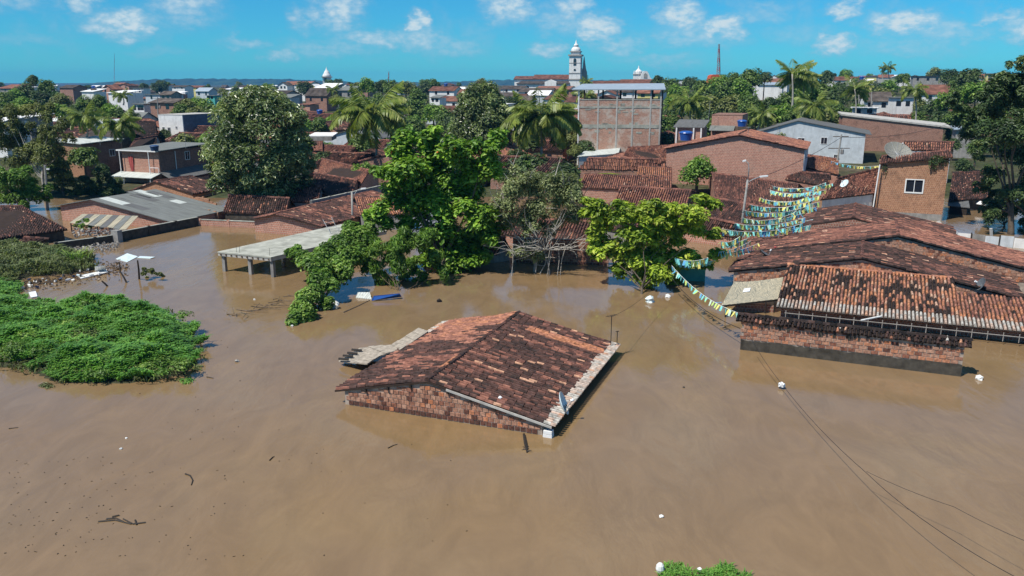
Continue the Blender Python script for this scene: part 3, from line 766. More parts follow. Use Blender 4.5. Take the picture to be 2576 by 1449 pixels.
def palm(label, base, top, L=3.2, n=18, seed=0, group='coconut palms over the rooftops', wind=None, trunk=M_PBARK, lean=.3, name='coconut_palm', old=.0, rt=.16):
    r = np.random.default_rng(seed); base = np.asarray(base, float); top = np.asarray(top, float)
    root = thing(name, label, 'palm tree', base, group)
    tk = MB(); k = np.linspace(0, 1, 9)[:, None]
    path = base - np.array([0, 0, .5]) + (top - base + np.array([0, 0, .5])) * k + np.array([lean, lean * .4, 0]) * np.sin(k * math.pi)
    tk.tube(path, np.linspace(rt * 1.3, rt * .75, 9), 8); tk.obj('trunk', trunk, root, smooth=True, uv=False)
    for i in range(n):
        az = i * 2.399963 + r.uniform(-.25, .25); lift = (i + .5) / n
        kind, v = ('coco', 0) if lift > .66 else ('coco', 1) if lift > .33 else ('coco', 2)
        if lift > .9: kind, v = 'young', 0
        if wind is not None:
            dv = (az - wind + math.pi) % (2 * math.pi) - math.pi; az = wind + dv * .55; kind = 'wind'; v = min(v, 2)
        el = -1.15 + lift * 2.0 - (.25 if wind is not None else 0) + r.uniform(-.1, .1)
        M = Matrix.Rotation(az, 4, 'Z') @ Matrix.Rotation(-el * .62, 4, 'Y') @ Matrix.Rotation(r.uniform(-.5, .5), 4, 'X')
        o = bpy.data.objects.new('frond', frond(kind, v)); COL.objects.link(o); o.parent = root
        s = L / 3.2 * r.uniform(.85, 1.1)
        o.matrix_basis = Matrix.Translation(Vector(top - base)) @ M @ Matrix.Scale(s, 4)
    return root
# ------------------------------------------------------------------ the flooded house in the middle
def V3(*a): return np.array(a, float)
def build_main_house():
    A, B = P(869, 1017), P(1364, 1095)
    g = Grid(math.degrees(math.atan2(A[1] - B[1], B[0] - A[0])))
    a0, b0 = g.ab(A); a1 = g.ab(B)[0]; ar = a0 + 4.17; heL, heR, hr, dep = .64, .477, 1.58, 10.95
    root = thing('flooded_house', 'low brick house in the middle of the brown water, flooded to its mossy tile roof', 'house', g((a0 + a1) / 2, b0, 0))
    r = gable_b(root, g, a0, a1, ar, b0, b0 + dep, -1.6, heL, heR, hr, M_MORTAR, over=.46, ov=(.10, .25), pitch=.205, row=.37, tones=(t_main_sun, t_main_moss), pale=(0, .42), seed=3, ridge=.25, verge=None)
    L = a1 - a0; fr = (ar - a0) / L
    def zt(f): return (heL + (hr - heL) * f / fr if f < fr else hr - (hr - heR) * (f - fr) / (1 - fr)) - .02
    def bt(x, z, q):
        if z < .24: return q.uniform(.12, .3) if q.random() < .93 else .88
        k = q.random(); return q.uniform(.5, .76) if k < .6 else q.uniform(.6, .8) if k < .85 else q.choice([.2, .88, .9])
    bricks(root, g(a0, b0), g(a1, b0), zt, 0.02, bt, .255, .205, .024, 300, seed=2, gap=.024)
    # broken pale porch roof flaring off the sunny eave
    pale = lambda x, y, U, V, r, seed: np.where(r.random(len(x)) < .04, .93, 1.0) - r.uniform(0, .015, len(x))
    PR = Roof(); pr = MB()
    for sd, q in enumerate(([(852, 907, .26), (906, 874, .34), (958, 893, .66), (924, 914, .60)], [(906, 874, .34), (985, 866, .58), (1006, 880, .80), (958, 893, .68)], [(985, 866, .58), (1054, 823, .80), (1078, 832, .98), (1006, 880, .82)])):
        q = [P(*k) for k in q]; rp_ = np.random.default_rng(90 + sd)
        for k in range(4):
            f0, f1 = k / 4, (k + 1) / 4; dz = V3(0, 0, rp_.uniform(-.03, .03)); pr = MB()
            pr.slab([q[0] + (q[1] - q[0]) * f0 + dz, q[0] + (q[1] - q[0]) * (f1 - .02) + dz, q[3] + (q[2] - q[3]) * (f1 - .01) + dz, q[3] + (q[2] - q[3]) * f0 + dz], .07); pr.obj('porch_slab', M_PORCH, root)
    rf = MB()
    for k, (x, y) in enumerate([(851, 905), (862, 897), (873, 890), (884, 882)]): rf.para(P(x, y, .38), P(x + 26, y + 2, .46) - P(x, y, .38), (0, .12, .02), (0, 0, .06))
    rf.obj('broken_tiles', M_DWOOD, root, kind='stuff')
    # purlin ends under the verge, bargeboard, corner block
    for f in (.12, .24, .36, .55, .66, .78, .9):
        p = MB(); p.para(g(a0 + L * f - .05, b0 - .13, zt(f) - .1), g.u * .09, g.w * .13, (0, 0, .11)); p.obj('purlin_end', M_DWOOD, root)
    vb = MB(); q0 = g(ar + .9, b0 - .15, zt(fr + .9 / L) + .02); q1 = g(a1 + .44, b0 - .15, heR - .07)
    vb.para(q0, q1 - q0, g.w * .05, (0, 0, .09)); vb.obj('bargeboard', M_CONCP, root)
    cb = MB(); cb.para(g(a1 + .08, b0 - .16, .0), g.u * .38, g.w * .3, (0, 0, .13)); cb.para(g(a1 + .09, b0 - .15, .15), g.u * .36, g.w * .28, (0, 0, .13)); cb.para(g(a1 + .2, b0 - .05, -1.5), g.u * .14, g.w * .14, (0, 0, 1.75)); cb.obj('corner_block', M_WPVC, root)
    # fallen ridge cap of a brighter colour
    rc = MB(); t0, t1 = r['T0'], r['T1']
    for f0, f1 in ((.14, .19), (.19, .24), (.24, .285)):
        a = t0 + (t1 - t0) * f0 + V3(-.05, 0, .03); b = t0 + (t1 - t0) * f1 + V3(-.05, 0, .05)
        rc.tube([a, b], [.15, .12], 8, tone=.78)
    rc.obj('ridge_cap', M_TILE, root)
    return g, a0, a1, b0, dep, heR, r
GM, MA0, MA1, MB0, MDEP, MHE, MR = build_main_house()

M_STEELD = plain('dull_steel_mesh', (.11, .12, .13), .6, .3, 4.0, .3)
def dish(label, c, n, rad, mat=M_DISH, post=None, group=None, ribs=0, name='satellite_dish'):
    n = unit(n); c = np.asarray(c, float)
    root = thing(name, label, 'satellite dish', c if post is None else post, group)
    d = MB(); prof = [(rad * k / 6, .28 * rad * (k / 6) ** 2 - .28 * rad) for k in range(7)]
    d.lathe(c, prof + [(rad * 1.02, 0)] + [(rad * k / 6, .28 * rad * (k / 6) ** 2 - .28 * rad - .02) for k in range(6, -1, -1)], 20, axis=n)
    do = d.obj('reflector', mat, root, smooth=not ribs)
    if ribs:
        x = np.cross(n, [0.2, 1, .1]); x /= np.linalg.norm(x); y = np.cross(n, x); rb = MB()
        for i in range(ribs):
            a = 2 * math.pi * i / ribs; e = x * math.cos(a) + y * math.sin(a)
            rb.tube([c + n * (.28 * rad * (k / 4) ** 2 - .28 * rad + .015) + e * rad * k / 4 for k in range(5)], .022, 4)
        rb.obj('rib', M_STEEL, root)
    s = MB(); f = c + n * rad * .75; s.tube([c - n * .27 * rad + V3(0, 0, -rad * .9 * 0), c - n * .05 * rad + V3(0, 0, -rad * .8), f], [.02, .02, .02], 5)
    s.obj('feed_arm', M_STEEL, root)
    h = MB(); h.tube([f - n * .08, f + n * .06], .06, 8); h.obj('receiver', M_WPVC, root)
    if post is not None:
        p = MB(); p.tube([post, c - n * .3 * rad], .03, 6); p.obj('post', M_STEEL, root)
    return root
pd = GM.on_a(1418, 1030, MA1 + .38)
cdish = GM(MA1 + .40, pd[0], pd[1] + .30)
dish('pale green dish standing on edge at the eave of the flooded house', cdish, (.80, -.12, .34), .50, M_DISH, post=GM(MA1 + .26, pd[0] + .02, pd[1] - .22))

def simple_obj(name, label, cat, mb, mat, group=None, smooth=False):
    o = mb.obj(name, mat, smooth=smooth); return tag(o, label, cat, group)
def rag(c, s, seed, m=M_WPVC):
    """crumpled plastic bag"""
    r = np.random.default_rng(seed); mb = MB(); T = []
    k = 9
    V = [np.asarray(c) + V3(math.cos(a) * s * r.uniform(.5, 1.1), math.sin(a) * s * r.uniform(.5, 1.1), h * s * r.uniform(.7, 1.2)) for h in (0, .45, .8) for a in np.linspace(0, 2 * math.pi, k, endpoint=False)]
    V.append(np.asarray(c) + V3(0, 0, s * 1.3))
    F = [(i * k + j, i * k + (j + 1) % k, (i + 1) * k + (j + 1) % k, (i + 1) * k + j) for i in range(2) for j in range(k)] + [(2 * k + j, 2 * k + (j + 1) % k, 3 * k) for j in range(k)]
    mb.mesh(V, F); return mb
def on_main_roof(x, y):
    z = .9
    for _ in range(12):
        p = P(x, y, z); a, b = GM.ab(p); ar = MA0 + 4.17
        z = 1.58 + .12 - (a - ar) * .2145 if a > ar else 1.58 + .12 - (ar - a) * .2256
    return P(x, y, z)
for i, (x, y, s, lb) in enumerate([(1258, 1004, .12, 'white plastic bag lying low on the mossy slope of the flooded house'), (1294, 833, .07, 'small white scrap near the ridge of the flooded house'), (1281, 970, .06, 'flat pale scrap midway down the mossy slope of the flooded house')]):
    simple_obj('plastic_bag', lb, 'plastic bag', rag(on_main_roof(x, y), s, i), M_WPVC)
for i, (x, y, s) in enumerate([(872, 914, .14), (893, 915, .17)]):
    simple_obj('plastic_bag', ['small white bag floating under the torn porch roof, away from the house', 'bigger white bag floating under the torn porch roof, against the house'][i], 'plastic bag', rag(P(x, y, 0), s, 20 + i), M_WPVC)

def antenna(label, base, h, w=.45, tilt=(0, 0), group='rooftop aerials', mat=M_STEEL):
    root = thing('aerial', label, 'antenna', base, group); base = np.asarray(base, float); top = base + V3(tilt[0], tilt[1], h)
    m = MB(); m.tube([base, top], .022, 5); m.obj('mast', mat, root)
    e = MB(); d = V3(.8, .6, 0)
    e.tube([top - d * w, top + d * w], .012, 4)
    for k in (-.8, -.4, 0, .4, .8):
        c = top + d * w * k; q = V3(-.6, .8, 0) * w * .45; e.tube([c - q, c + q], .009, 4)
    e.obj('element', mat, root); return root
antenna('thin aerial on a pole at the far eave corner of the flooded house', GM(MA1 + .2, MB0 + MDEP - .4, .5), 1.75, .35, (0.0, .05), 'aerials on the near roofs', M_DWOOD)
antenna('shorter thin wire mast beside the pole at the far eave corner of the flooded house', GM(MA1 + .42, MB0 + MDEP + .05, .4), .9, .12, (0, 0), 'aerials on the near roofs', M_DWOOD)

# ------------------------------------------------------------------ low brick wall with a tiled coping
def build_low_wall():
    g = G2; a0, a1, b = -5.22, 5.3, 43.35
    root = thing('low_brick_building', 'long low brick wall with a black mouldy tile coping rising from the water', 'wall', g(0, b, 0))
    w = MB(); w.extrude([g(a0, b, -1.5), g(a1, b, -1.5), g(a1, b, 1.54), g(a0, b, 1.61)], g.w * .55); w.obj('wall', M_MORTAR, root)
    pl = MB(); n = 60; xs = np.linspace(a0 - .01, a1 + .01, n); top = .50 + .10 * vnoise(xs * 1.2, xs * 0, 4) + .06 * vnoise(xs * 5, xs * 0, 9)
    f = [g(x, b - .035, -1.4) for x in xs] + [g(x, b - .035, t) for x, t in zip(xs[::-1], top[::-1])]
    pl.extrude(f, g.w * .03); pl.para(g(a0 - .03, b, -1.4), g.u * .03, g.w * .55, (0, 0, 2.0)); pl.obj('render_coat', M_DARKP, root)
    def bt(x, z, q):
        k = q.random(); return q.uniform(.6, .86) if k < .66 else q.uniform(.38, .6) if k < .88 else q.choice([.2, .92, .97])
    bricks(root, g(a0, b), g(a1, b), lambda f: 1.60 - .07 * f, .60, bt, .36, .20, .025, 300, seed=5, gap=.03)
    R = Roof(); blk = tn(.05, .15, .35, salt=.05)
    wob = .06
    F0, F1, T0, T1 = g(a0 - .35, b - .10, 1.64), g(a1 + .3, b - .10, 1.57), g(a0 - .35, b + .28, 1.84), g(a1 + .3, b + .28, 1.76)
    B0, B1 = g(a0 - .35, b + .9, 1.5), g(a1 + .3, b + .9, 1.45)
    def edge(x, y, U, V, r, seed): return np.where(U > .78, blk(x, y, U, V, r, seed) + .16 * (r.random(len(x)) < .5), blk(x, y, U, V, r, seed))
    R.slope(F0, F1, T1, T0, edge, .19, .33, seed=8); R.slope(B1, B0, T0, T1, blk, .19, .33, seed=9); R.line(T0, T1, .08, .30, .36, 4)
    dk = MB(); dk.slab([F0, F1, T1, T0], .05); dk.slab([T0, T1, B1, B0], .05); dk.obj('coping', M_DECK, root)
    R.build(root)
    rk = np.random.default_rng(4); dr = MB()
    for k in range(30):
        x = rk.uniform(a0, a1); h = rk.uniform(.06, .34); dr.para(g(x, b - .045, 1.55 - h), g.u * rk.uniform(.03, .16), g.w * .02, (0, 0, h))
    dr.obj('drip_shadows', M_DARKP, root, kind='stuff')  # dark strips imitating the drip shadows of the tile ends
build_low_wall()
r_ = np.random.default_rng(77)
gb = MB(); gb2 = MB()
for k in range(70):
    a = r_.uniform(-4.6, 4.8); c = G2(a, 43.35 + 1.0 + r_.uniform(-.1, 1.8) , 1.45 if False else .02)
    (gb if k % 3 else gb2).para(c, unit(r_.normal(size=3) * V3(1, 1, .2)) * r_.uniform(.15, .7), unit(r_.normal(size=3) * V3(1, 1, .2)) * r_.uniform(.08, .3), (0, 0, .05))
o = gb.obj('debris', M_DWOOD); o['kind'] = 'stuff'
o = gb2.obj('debris', M_FOAM); o['kind'] = 'stuff'
for i, (x0, y0, x1, y1, lb) in enumerate([(2050, 810, 2118, 826, 'long white plank lying on the mouldy tile coping, towards its near end'), (2165, 806, 2215, 796, 'bent white board on the mouldy coping below the mosaic roof')]):
    mb = MB(); p0, p1 = P(x0, y0, 1.66), P(x1, y1, 1.74); mb.para(p0, p1 - p0, unit(np.cross(p1 - p0, [0, 0, 1])) * .1, (0, 0, .05)); simple_obj('plank', lb, 'plank', mb, M_FOAM)

# ------------------------------------------------------------------ orange and black mosaic roof and the gables behind it
def build_right_houses():
    g = G2
    # B: gable wall standing behind the mosaic roof
    rB = thing('gabled_house', 'house with a dark brown gable roof directly behind the orange and black tile roof', 'house', g(0, 56.3, 0), 'gabled houses by the bunting street')
    B = gable_b(rB, g, -7.6, 9.4, .38, 56.3, 62.4, -1.5, 1.32, 1.15, 2.86, M_MORTAR, over=.35, ov=(.10, .0), tone=T_DARK2, pitch=.215, row=.38, seed=21, ridge=.36, verge=.08)
    def zB(f):
        a = -7.6 + 17 * f; return (1.32 + (2.86 - 1.32) * (a + 7.6) / 7.98 if a < .38 else 2.86 - 1.71 * (a - .38) / 9.02) - .02
    tb = lambda x, z, q: q.uniform(.62, .88) if q.random() < .7 else q.choice([.3, .45, .96])
    def skip(x, z):
        a = -7.6 + x; return (-4.0 < a < 5.6 and z < 1.9) or (a >= 5.6 and z < 1.0) or z < .7
    bricks(rB, g(-7.6, 56.3), g(9.4, 56.3), zB, .5, tb, .225, .22, .02, 300, seed=12, skip=skip)
    # A: mosaic roof leaning on that wall
    rA = thing('mosaic_roofed_house', 'low flooded house under the mosaic of orange and black clay tiles', 'house', g(1, 50.6, 0))
    w = MB(); w.extrude([g(-3.9, 50.9, -1.5), g(10.8, 50.9, -1.5), g(10.8, 50.9, .82), g(-3.9, 50.9, .82)], g.w * .18); w.obj('wall', M_BRICKW, rA); w = MB()
    w.extrude([g(-3.9, 51.1, -1.5), g(-3.9, 51.1, .85), g(-3.9, 56.2, 2.0), g(-3.9, 56.2, -1.5)], g.u * .18); w.obj('wall', M_DARKP, rA)
    e0, e1, t1, t0 = g(-4.15, 50.0, .80), g(5.75, 50.0, .80), g(5.75, 56.2, 2.16), g(-4.15, 56.2, 2.16)
    f0, f1, s1, s0 = g(5.75, 50.0, .80), g(11.2, 50.0, .80), g(11.2, 54.6, 1.62), g(5.75, 54.6, 1.62)
    dk = MB(); dk.slab([e0, e1, t1, t0], .06); dk.slab([f0, f1, s1, s0], .06); dk.obj('roof', M_DECK, rA)
    R = Roof(); R.slope(e0, e1, t1, t0, t_mosaic, .205, .50, 1.1, 31); R.slope(f0, f1, s1, s0, tn(.4, .66, .62, jit=.16), .205, .50, 1.1, 32)
    R.line(t0, t1, .7, .26, .4, 3, ); R.build(rA)
    # rafter feet and the thin rail under the eave
    rl = MB(); rl.para(g(-3.6, 49.86, .52), g.u * 14.6, g.w * .03, (0, 0, .035)); rl.obj('rail', M_STONE, rA)
    for k in range(19):
        p = MB(); a = -3.55 + k * .76; p.para(g(a, 49.87, .2), g.u * .035, g.w * .035, (0, 0, .5)); p.obj('post', M_STONE, rA)
    # C: bigger gable behind B
    rC = thing('gabled_house', 'larger house with the reddish brown gable roof and long brick gable, beside the bunting', 'house', g(2, 62.7, 0), 'gabled houses by the bunting street')
    C = gable_b(rC, g, -7.9, 15.5, 2.62, 62.6, 69.5, -1.5, 1.32, .7, 3.42, M_MORTAR, over=.35, ov=(.10, .1), tone=T_BROWN, pitch=.22, row=.40, seed=41, ridge=.45, verge=.1, tones=(tn(.30, .50, .46), tn(.36, .56, .55)))
    def zC(f):
        a = -7.9 + 23.4 * f; return (1.32 + 2.1 * (a + 7.9) / 10.52 if a < 2.62 else 3.42 - 2.72 * (a - 2.62) / 12.88) - .02
    def skipC(x, z):
        a = -7.9 + x; zb = 2.86 - abs(a - .38) * .19
        return z < zb - .05 or a < 0.5
    bricks(rC, g(-7.9, 62.6), g(15.5, 62.6), zC, .5, lambda x, z, q: q.uniform(.62, .88) if q.random() < .8 else q.choice([.3, .45, .97]), .22, .20, .02, 300, seed=14, skip=skipC)
    # E: the roof behind C
    rE = thing('gabled_house', 'house whose dark roof peak rises behind the reddish gable, below the white wall', 'house', g(-3, 71, 0), 'gabled houses by the bunting street')
    p = P(2152, 516, 3.5); aE, bE = g.ab(p)
    gable_b(rE, g, aE - 8.5, aE + 7.5, aE, 69.7, bE + .4, -1.5, 1.5, 1.9, 3.4, M_BRICKW, over=.3, ov=(.0, .2), tone=T_DARK, pitch=.24, row=.44, parts=False, seed=44, ridge=.4)
    # patched cement sheet awning beside the mosaic roof
    rS = thing('sheet_awning', 'sagging patched cement sheet awning beside the mosaic roof, over the water', 'awning', P(1880, 770, 0))
    c = [P(1815, 768, .78), P(1958, 752, .86), P(1971, 697, 1.45), P(1846, 710, 1.35)]
    V = []; nx, ny = 24, 10
    for j in range(ny):
        for i in range(nx):
            u, v = i / (nx - 1), j / (ny - 1); q = (c[0] * (1 - u) + c[1] * u) * (1 - v) + (c[3] * (1 - u) + c[2] * u) * v
            V.append(q + V3(0, 0, -.12 * math.sin(u * math.pi) * math.sin(v * 2.6) + .015 * math.sin(u * 60)))
    s = MB(); s.mesh(V, [(j * nx + i, j * nx + i + 1, (j + 1) * nx + i + 1, (j + 1) * nx + i) for j in range(ny - 1) for i in range(nx - 1)]); s.mesh([v - V3(0, 0, .03) for v in V], [(j * nx + i, (j + 1) * nx + i, (j + 1) * nx + i + 1, j * nx + i + 1) for j in range(ny - 1) for i in range(nx - 1)])
    s.obj('sheet', M_SHEETY, rS, smooth=True)
    pt = MB(); uv_ = lambda u, v: (c[0] * (1 - u) + c[1] * u) * (1 - v) + (c[3] * (1 - u) + c[2] * u) * v + V3(0, 0, .04 - .12 * math.sin(u * math.pi) * math.sin(v * 2.6)); pt.slab([uv_(.27, .52), uv_(.40, .54), uv_(.39, .70), uv_(.27, .68)], .02); pt.obj('patch', M_WPVC, rS)
    bm = MB(); bm.para(c[0] - V3(0, 0, .13), c[1] - c[0], (0, .08, 0), (0, 0, .1)); bm.obj('beam', M_DWOOD, rS)
    for q in (c[1] + (c[0] - c[1]) * .06, c[1] + (c[0] - c[1]) * .22, c[0] + (c[1] - c[0]) * .08):
        pm = MB(); pm.tube([q - V3(0, 0, 2.2), q - V3(0, 0, .1)], .05, 6); pm.obj('post', M_DWOOD, rS)
    wl = MB(); wl.para(P(1850, 786, -.1) - V3(0, 0, .6), P(1945, 790, -.1) - P(1850, 786, -.1), (0, .15, 0), (0, 0, 1.15)); wl.obj('wall', M_BRICKW, rS)
build_right_houses()
dish('dark dish on its bracket where the mosaic roof meets the brown gable', P(2466, 714, 1.95), (-.9, .1, .42), .42, M_STEELD, post=P(2470, 728, 1.5))
dish('grey broken dish lying on the dark brown roof behind the mosaic roof', P(1930, 640, 1.95), (.55, -.1, .8), .55, M_STEELD, post=P(1932, 652, 1.5))
rr = MB(); q = P(1950, 622, 2.6); rr.lathe(q, [(0, -.09), (.08, -.06), (.1, 0), (.08, .06), (0, .09)], 10); simple_obj('red_float', 'small red ball stuck up beside the grey broken dish', 'ball', rr, M_RED)

def free_house(name, label, cat, e0, e1, r1, r0, z0=-1.0, wall=M_BRICKW, tone=T_DARK, pitch=.26, row=.46, roof='tile', sheet=None, back=True, over=.25, group=None, seed=0, ridge=.3, parts=False, pale=0, limit=300):
    """e0, e1 eave corners and r0, r1 ridge ends as (px, py, z)"""
    e0, e1, r1, r0 = (P(*p) for p in (e0, e1, r1, r0))
    c = (e0 + e1 + r0 + r1) / 4; root = thing(name, label, cat, (c[0], c[1], max(z0, 0)), group)
    dn = V3(0, 0, -.1); i0 = e0 + (r0 - e0) * .025; i1 = e1 + (r1 - e1) * .025
    ins = unit(e1 - e0) * over
    i0, i1, q0, q1 = i0 + ins + dn, i1 - ins + dn, r0 + ins + dn, r1 - ins + dn
    w = MB(); bk = 1.0 if back else .03
    g0 = q0 + (q0 - i0) * bk; g1 = q1 + (q1 - i1) * bk
    if back: g0[2], g1[2] = i0[2], i1[2]
    lo = lambda p: V3(p[0], p[1], z0)
    quads = [[lo(i0), lo(i1), i1, i0], [lo(g1), lo(g0), g0, g1]]
    for q in quads: w.polys([q])
    w.polys([[lo(g0), lo(i0), i0, q0, g0]]); w.polys([[lo(i1), lo(g1), g1, q1, i1]])
    w.obj('wall', wall, root)
    dk = MB(); dk.slab([e0, e1, r1, r0], .08)
    if back:
        h0, h1 = r0 * 2 - e0, r1 * 2 - e1; h0[2], h1[2] = e0[2], e1[2]; dk.slab([r0, r1, h1, h0], .08)
    dk.obj('roof', M_DECK if roof == 'tile' else sheet, root)
    if roof == 'tile':
        R = Roof(); R.slope(e0, e1, r1, r0, tone, pitch, row, pale, seed)
        if back: R.slope(h1, h0, r0, r1, tone, pitch, row, 0, seed + 7)
        if ridge is not None: R.line(r0, r1, ridge, pitch * 1.4, row, seed)
        R.build(root, limit, parts)
    return root

# ------------------------------------------------------------------ yards and houses on the near bank, west side
def build_left_bank():
    free_house('tiled_house', 'low house with a dark mossy tile roof at the edge of the scrub', 'house', (-90, 612, .9), (170, 578, 1.0), (58, 520, 2.5), (-120, 521, 2.5), -1.2, M_DARKP, tn(.2, .36, .35), .22, .4, seed=61)
    free_house('lean_to', 'ragged dark tile lean-to in front of the mossy roofed house by the scrub', 'shed', (-60, 610, .35), (60, 615, .35), (124, 602, .62), (-40, 590, 1.0), -1.2, M_DARKP, tn(.22, .4, .4), .22, .4, seed=62, back=False)
    # yard walls
    def ywall(name, label, p0, p1, h, th=.2, mat=M_DARKP, cap=M_CONC, col=None, z=-1.4, brick=False):
        root = thing(name, label, 'wall', (p0 + p1) / 2, 'yard walls standing in the flood')
        d = unit(p1 - p0); n = np.cross([0, 0, 1], d) * th; w = MB()
        w.para(p0 + V3(0, 0, z), p1 - p0, n, (0, 0, h - z)); w.obj('wall', mat, root)
        c = MB(); c.para(p0 + V3(0, 0, h) - n * .15, p1 - p0, n * 1.3, (0, 0, .05)); c.obj('coping', cap, root)
        L = np.linalg.norm(p1 - p0)
        for k in range(int(L / 3.2) + 1):
            q = MB(); q.para(p0 + d * min(k * 3.2, L - .25) + V3(0, 0, z) - n * .2, d * .25, n * 1.4, (0, 0, h - z + .08)); q.obj('pier', mat, root)
        return root
    ywall('yard_wall', 'mouldy yard wall along the flooded yard below the grey sheet roof', P(302, 608), P(500, 568), .85)
    ywall('yard_wall', 'crumbling low yard wall running to the scrub and rubbish', P(140, 630), P(292, 609), .62)
    ywall('yard_wall', 'brick yard wall across the back of the flooded yard, under the big mango tree', P(500, 568), P(664, 575), .62, mat=M_BRICKP)
    ywall('yard_wall', 'grey plastered wall between the mango tree and the lamp post', P(786, 535, 1.0) * V3(1, 1, 0), P(960, 493, 1.0) * V3(1, 1, 0), 2.2, mat=M_GREYP)
    pc = MB(); q = P(296, 609); pc.box(q - V3(0, 0, 1.4), .75, .55, 2.5, math.radians(-21)); simple_obj('wall_pier', 'stout square pier at the corner of the mouldy yard wall', 'pier', pc, M_GREYP)
    # grey sheet gable
    g = G1; b = g.ab(P(430, 560, .75))[1]; ar, hr = g.on_b(226, 501, b); aR, zR = g.on_b(430, 560, b); aL = ar - 4.6
    rt = thing('sheet_roofed_house', 'brick house with the wide patched grey cement sheet roof above the mouldy yard wall', 'house', g(ar, b, 0))
    _b1 = g.on_a(357, 483, ar)[0]
    gable_b(rt, g, aL, aR - .2, ar, b + .3, b + 8.5, -1.2, hr - .95, zR + .02, hr - .1, M_BRICKP, over=.25, ov=(.3, .2), roof='sheet', sheet=M_SHEET)
    rp = np.random.default_rng(9)
    for k in range(9):
        u0, v0 = rp.uniform(.1, .8), rp.uniform(.05, .8)
        e0, e1, t0, t1 = g(aR, b, zR), g(aR, b + 8.4, zR), g(ar, b, hr), g(ar, b + 8.4, hr)
        f = lambda u, v: (e0 * (1 - u) + e1 * u) * (1 - v) + (t0 * (1 - u) + t1 * u) * v + V3(0, 0, .05)
        s = MB(); s.slab([f(u0, v0), f(u0 + .13, v0), f(u0 + .13, v0 + .3), f(u0, v0 + .3)], .03); s.obj('roof_sheet', [M_SHEETP, M_SHEETD, M_SHEET][k % 3], rt)
    free_house('tiled_house', 'small brown tile roof tucked behind the grey sheet roof', 'house', (452, 519, .9), (494, 508, 1.0), (415, 483, 2.0), (362, 487, 2.0), -.5, M_BRICKD, T_DARK, seed=64)
    # striped awning and its clutter
    rs = thing('sheet_awning', 'lean-to of loose ochre and grey sheets below the grey sheet gable', 'awning', P(250, 578, 0))
    for k in range(9):
        u0, u1 = k / 9, (k + .93) / 9
        A0, A1, B0, B1 = P(175, 560, .9), P(318, 577, .8), P(207, 538, 1.5), P(349, 543, 1.5)
        f = lambda u, v: (A0 * (1 - u) + A1 * u) * (1 - v) + (B0 * (1 - u) + B1 * u) * v
        s = MB(); s.slab([f(u0, -.04 * (k % 3)), f(u1, -.03 * (k % 2)), f(u1, 1), f(u0, 1)], .03); s.obj('sheet', [M_SHEETY, M_SHEETD, M_SHEETY, M_SHEET][k % 4], rs)
    for x, y in ((178, 562), (245, 570), (316, 579)):
        q = P(x, y, .8); pm = MB(); pm.tube([q - V3(0, 0, 2), q], .06, 6); pm.obj('post', M_DWOOD, rs)
    # two storey brick houses
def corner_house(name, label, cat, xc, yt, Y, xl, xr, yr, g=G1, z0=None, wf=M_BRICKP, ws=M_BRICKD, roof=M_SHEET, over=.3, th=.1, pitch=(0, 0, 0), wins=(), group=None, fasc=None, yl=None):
    """box building by its nearest top corner (pixel and depth); xl: far end of the front, xr, yr: far end of the side"""
    C = PY(xc, yt, Y); a1, b0 = g.ab(C); zt = C[2]
    a0 = g.on_b(xl, yt if yl is None else yl, b0)[0]; b1 = g.on_a(xr, yr, a1)[0]
    if z0 is None: z0 = float(land(C[0], C[1])) - .4
    root = thing(name, label, cat, g((a0 + a1) / 2, b0, max(z0, 0)), group)
    f = MB(); f.para(g(a0, b0, z0), g.u * (a1 - a0), g.w * .2, (0, 0, zt - z0)); f.obj('wall', wf, root)
    f = MB(); f.para(g(a0, b1 - .2, z0), g.u * (a1 - a0), g.w * .2, (0, 0, zt - z0)); f.obj('wall', wf, root)
    s = MB(); s.para(g(a1 - .2, b0 + .2, z0), g.u * .198, g.w * (b1 - b0 - .4), (0, 0, zt - z0 - .002)); s.obj('side_wall', ws, root)
    s = MB(); s.para(g(a0 + .002, b0 + .2, z0), g.u * .2, g.w * (b1 - b0 - .4), (0, 0, zt - z0 - .002)); s.obj('side_wall', ws, root)
    pf, pb, pl = pitch
    r = MB(); r.slab([g(a0 - over, b0 - over, zt + th + pf + pl), g(a1 + over, b0 - over, zt + th + pf), g(a1 + over, b1 + over, zt + th + pb), g(a0 - over, b1 + over, zt + th + pb + pl)], th); r.obj('roof', roof, root)
    if fasc: q = MB(); q.para(g(a0 - over, b0 - over - .04, zt - .08 + pf), g.u * (a1 - a0 + 2 * over), g.w * .04, (0, 0, .2)); q.obj('fascia', fasc, root)
    for (face, x, y, w, h) in wins:
        if face == 'f':
            a, z = g.on_b(x, y, b0); window(root, g(a, b0, z), g.u, -g.w, w, h)
        else:
            bb, z = g.on_a(x, y, a1); window(root, g(a1, bb, z), g.w, g.u, w, h)
    return dict(root=root, a0=a0, a1=a1, b0=b0, b1=b1, zt=zt, z0=z0)

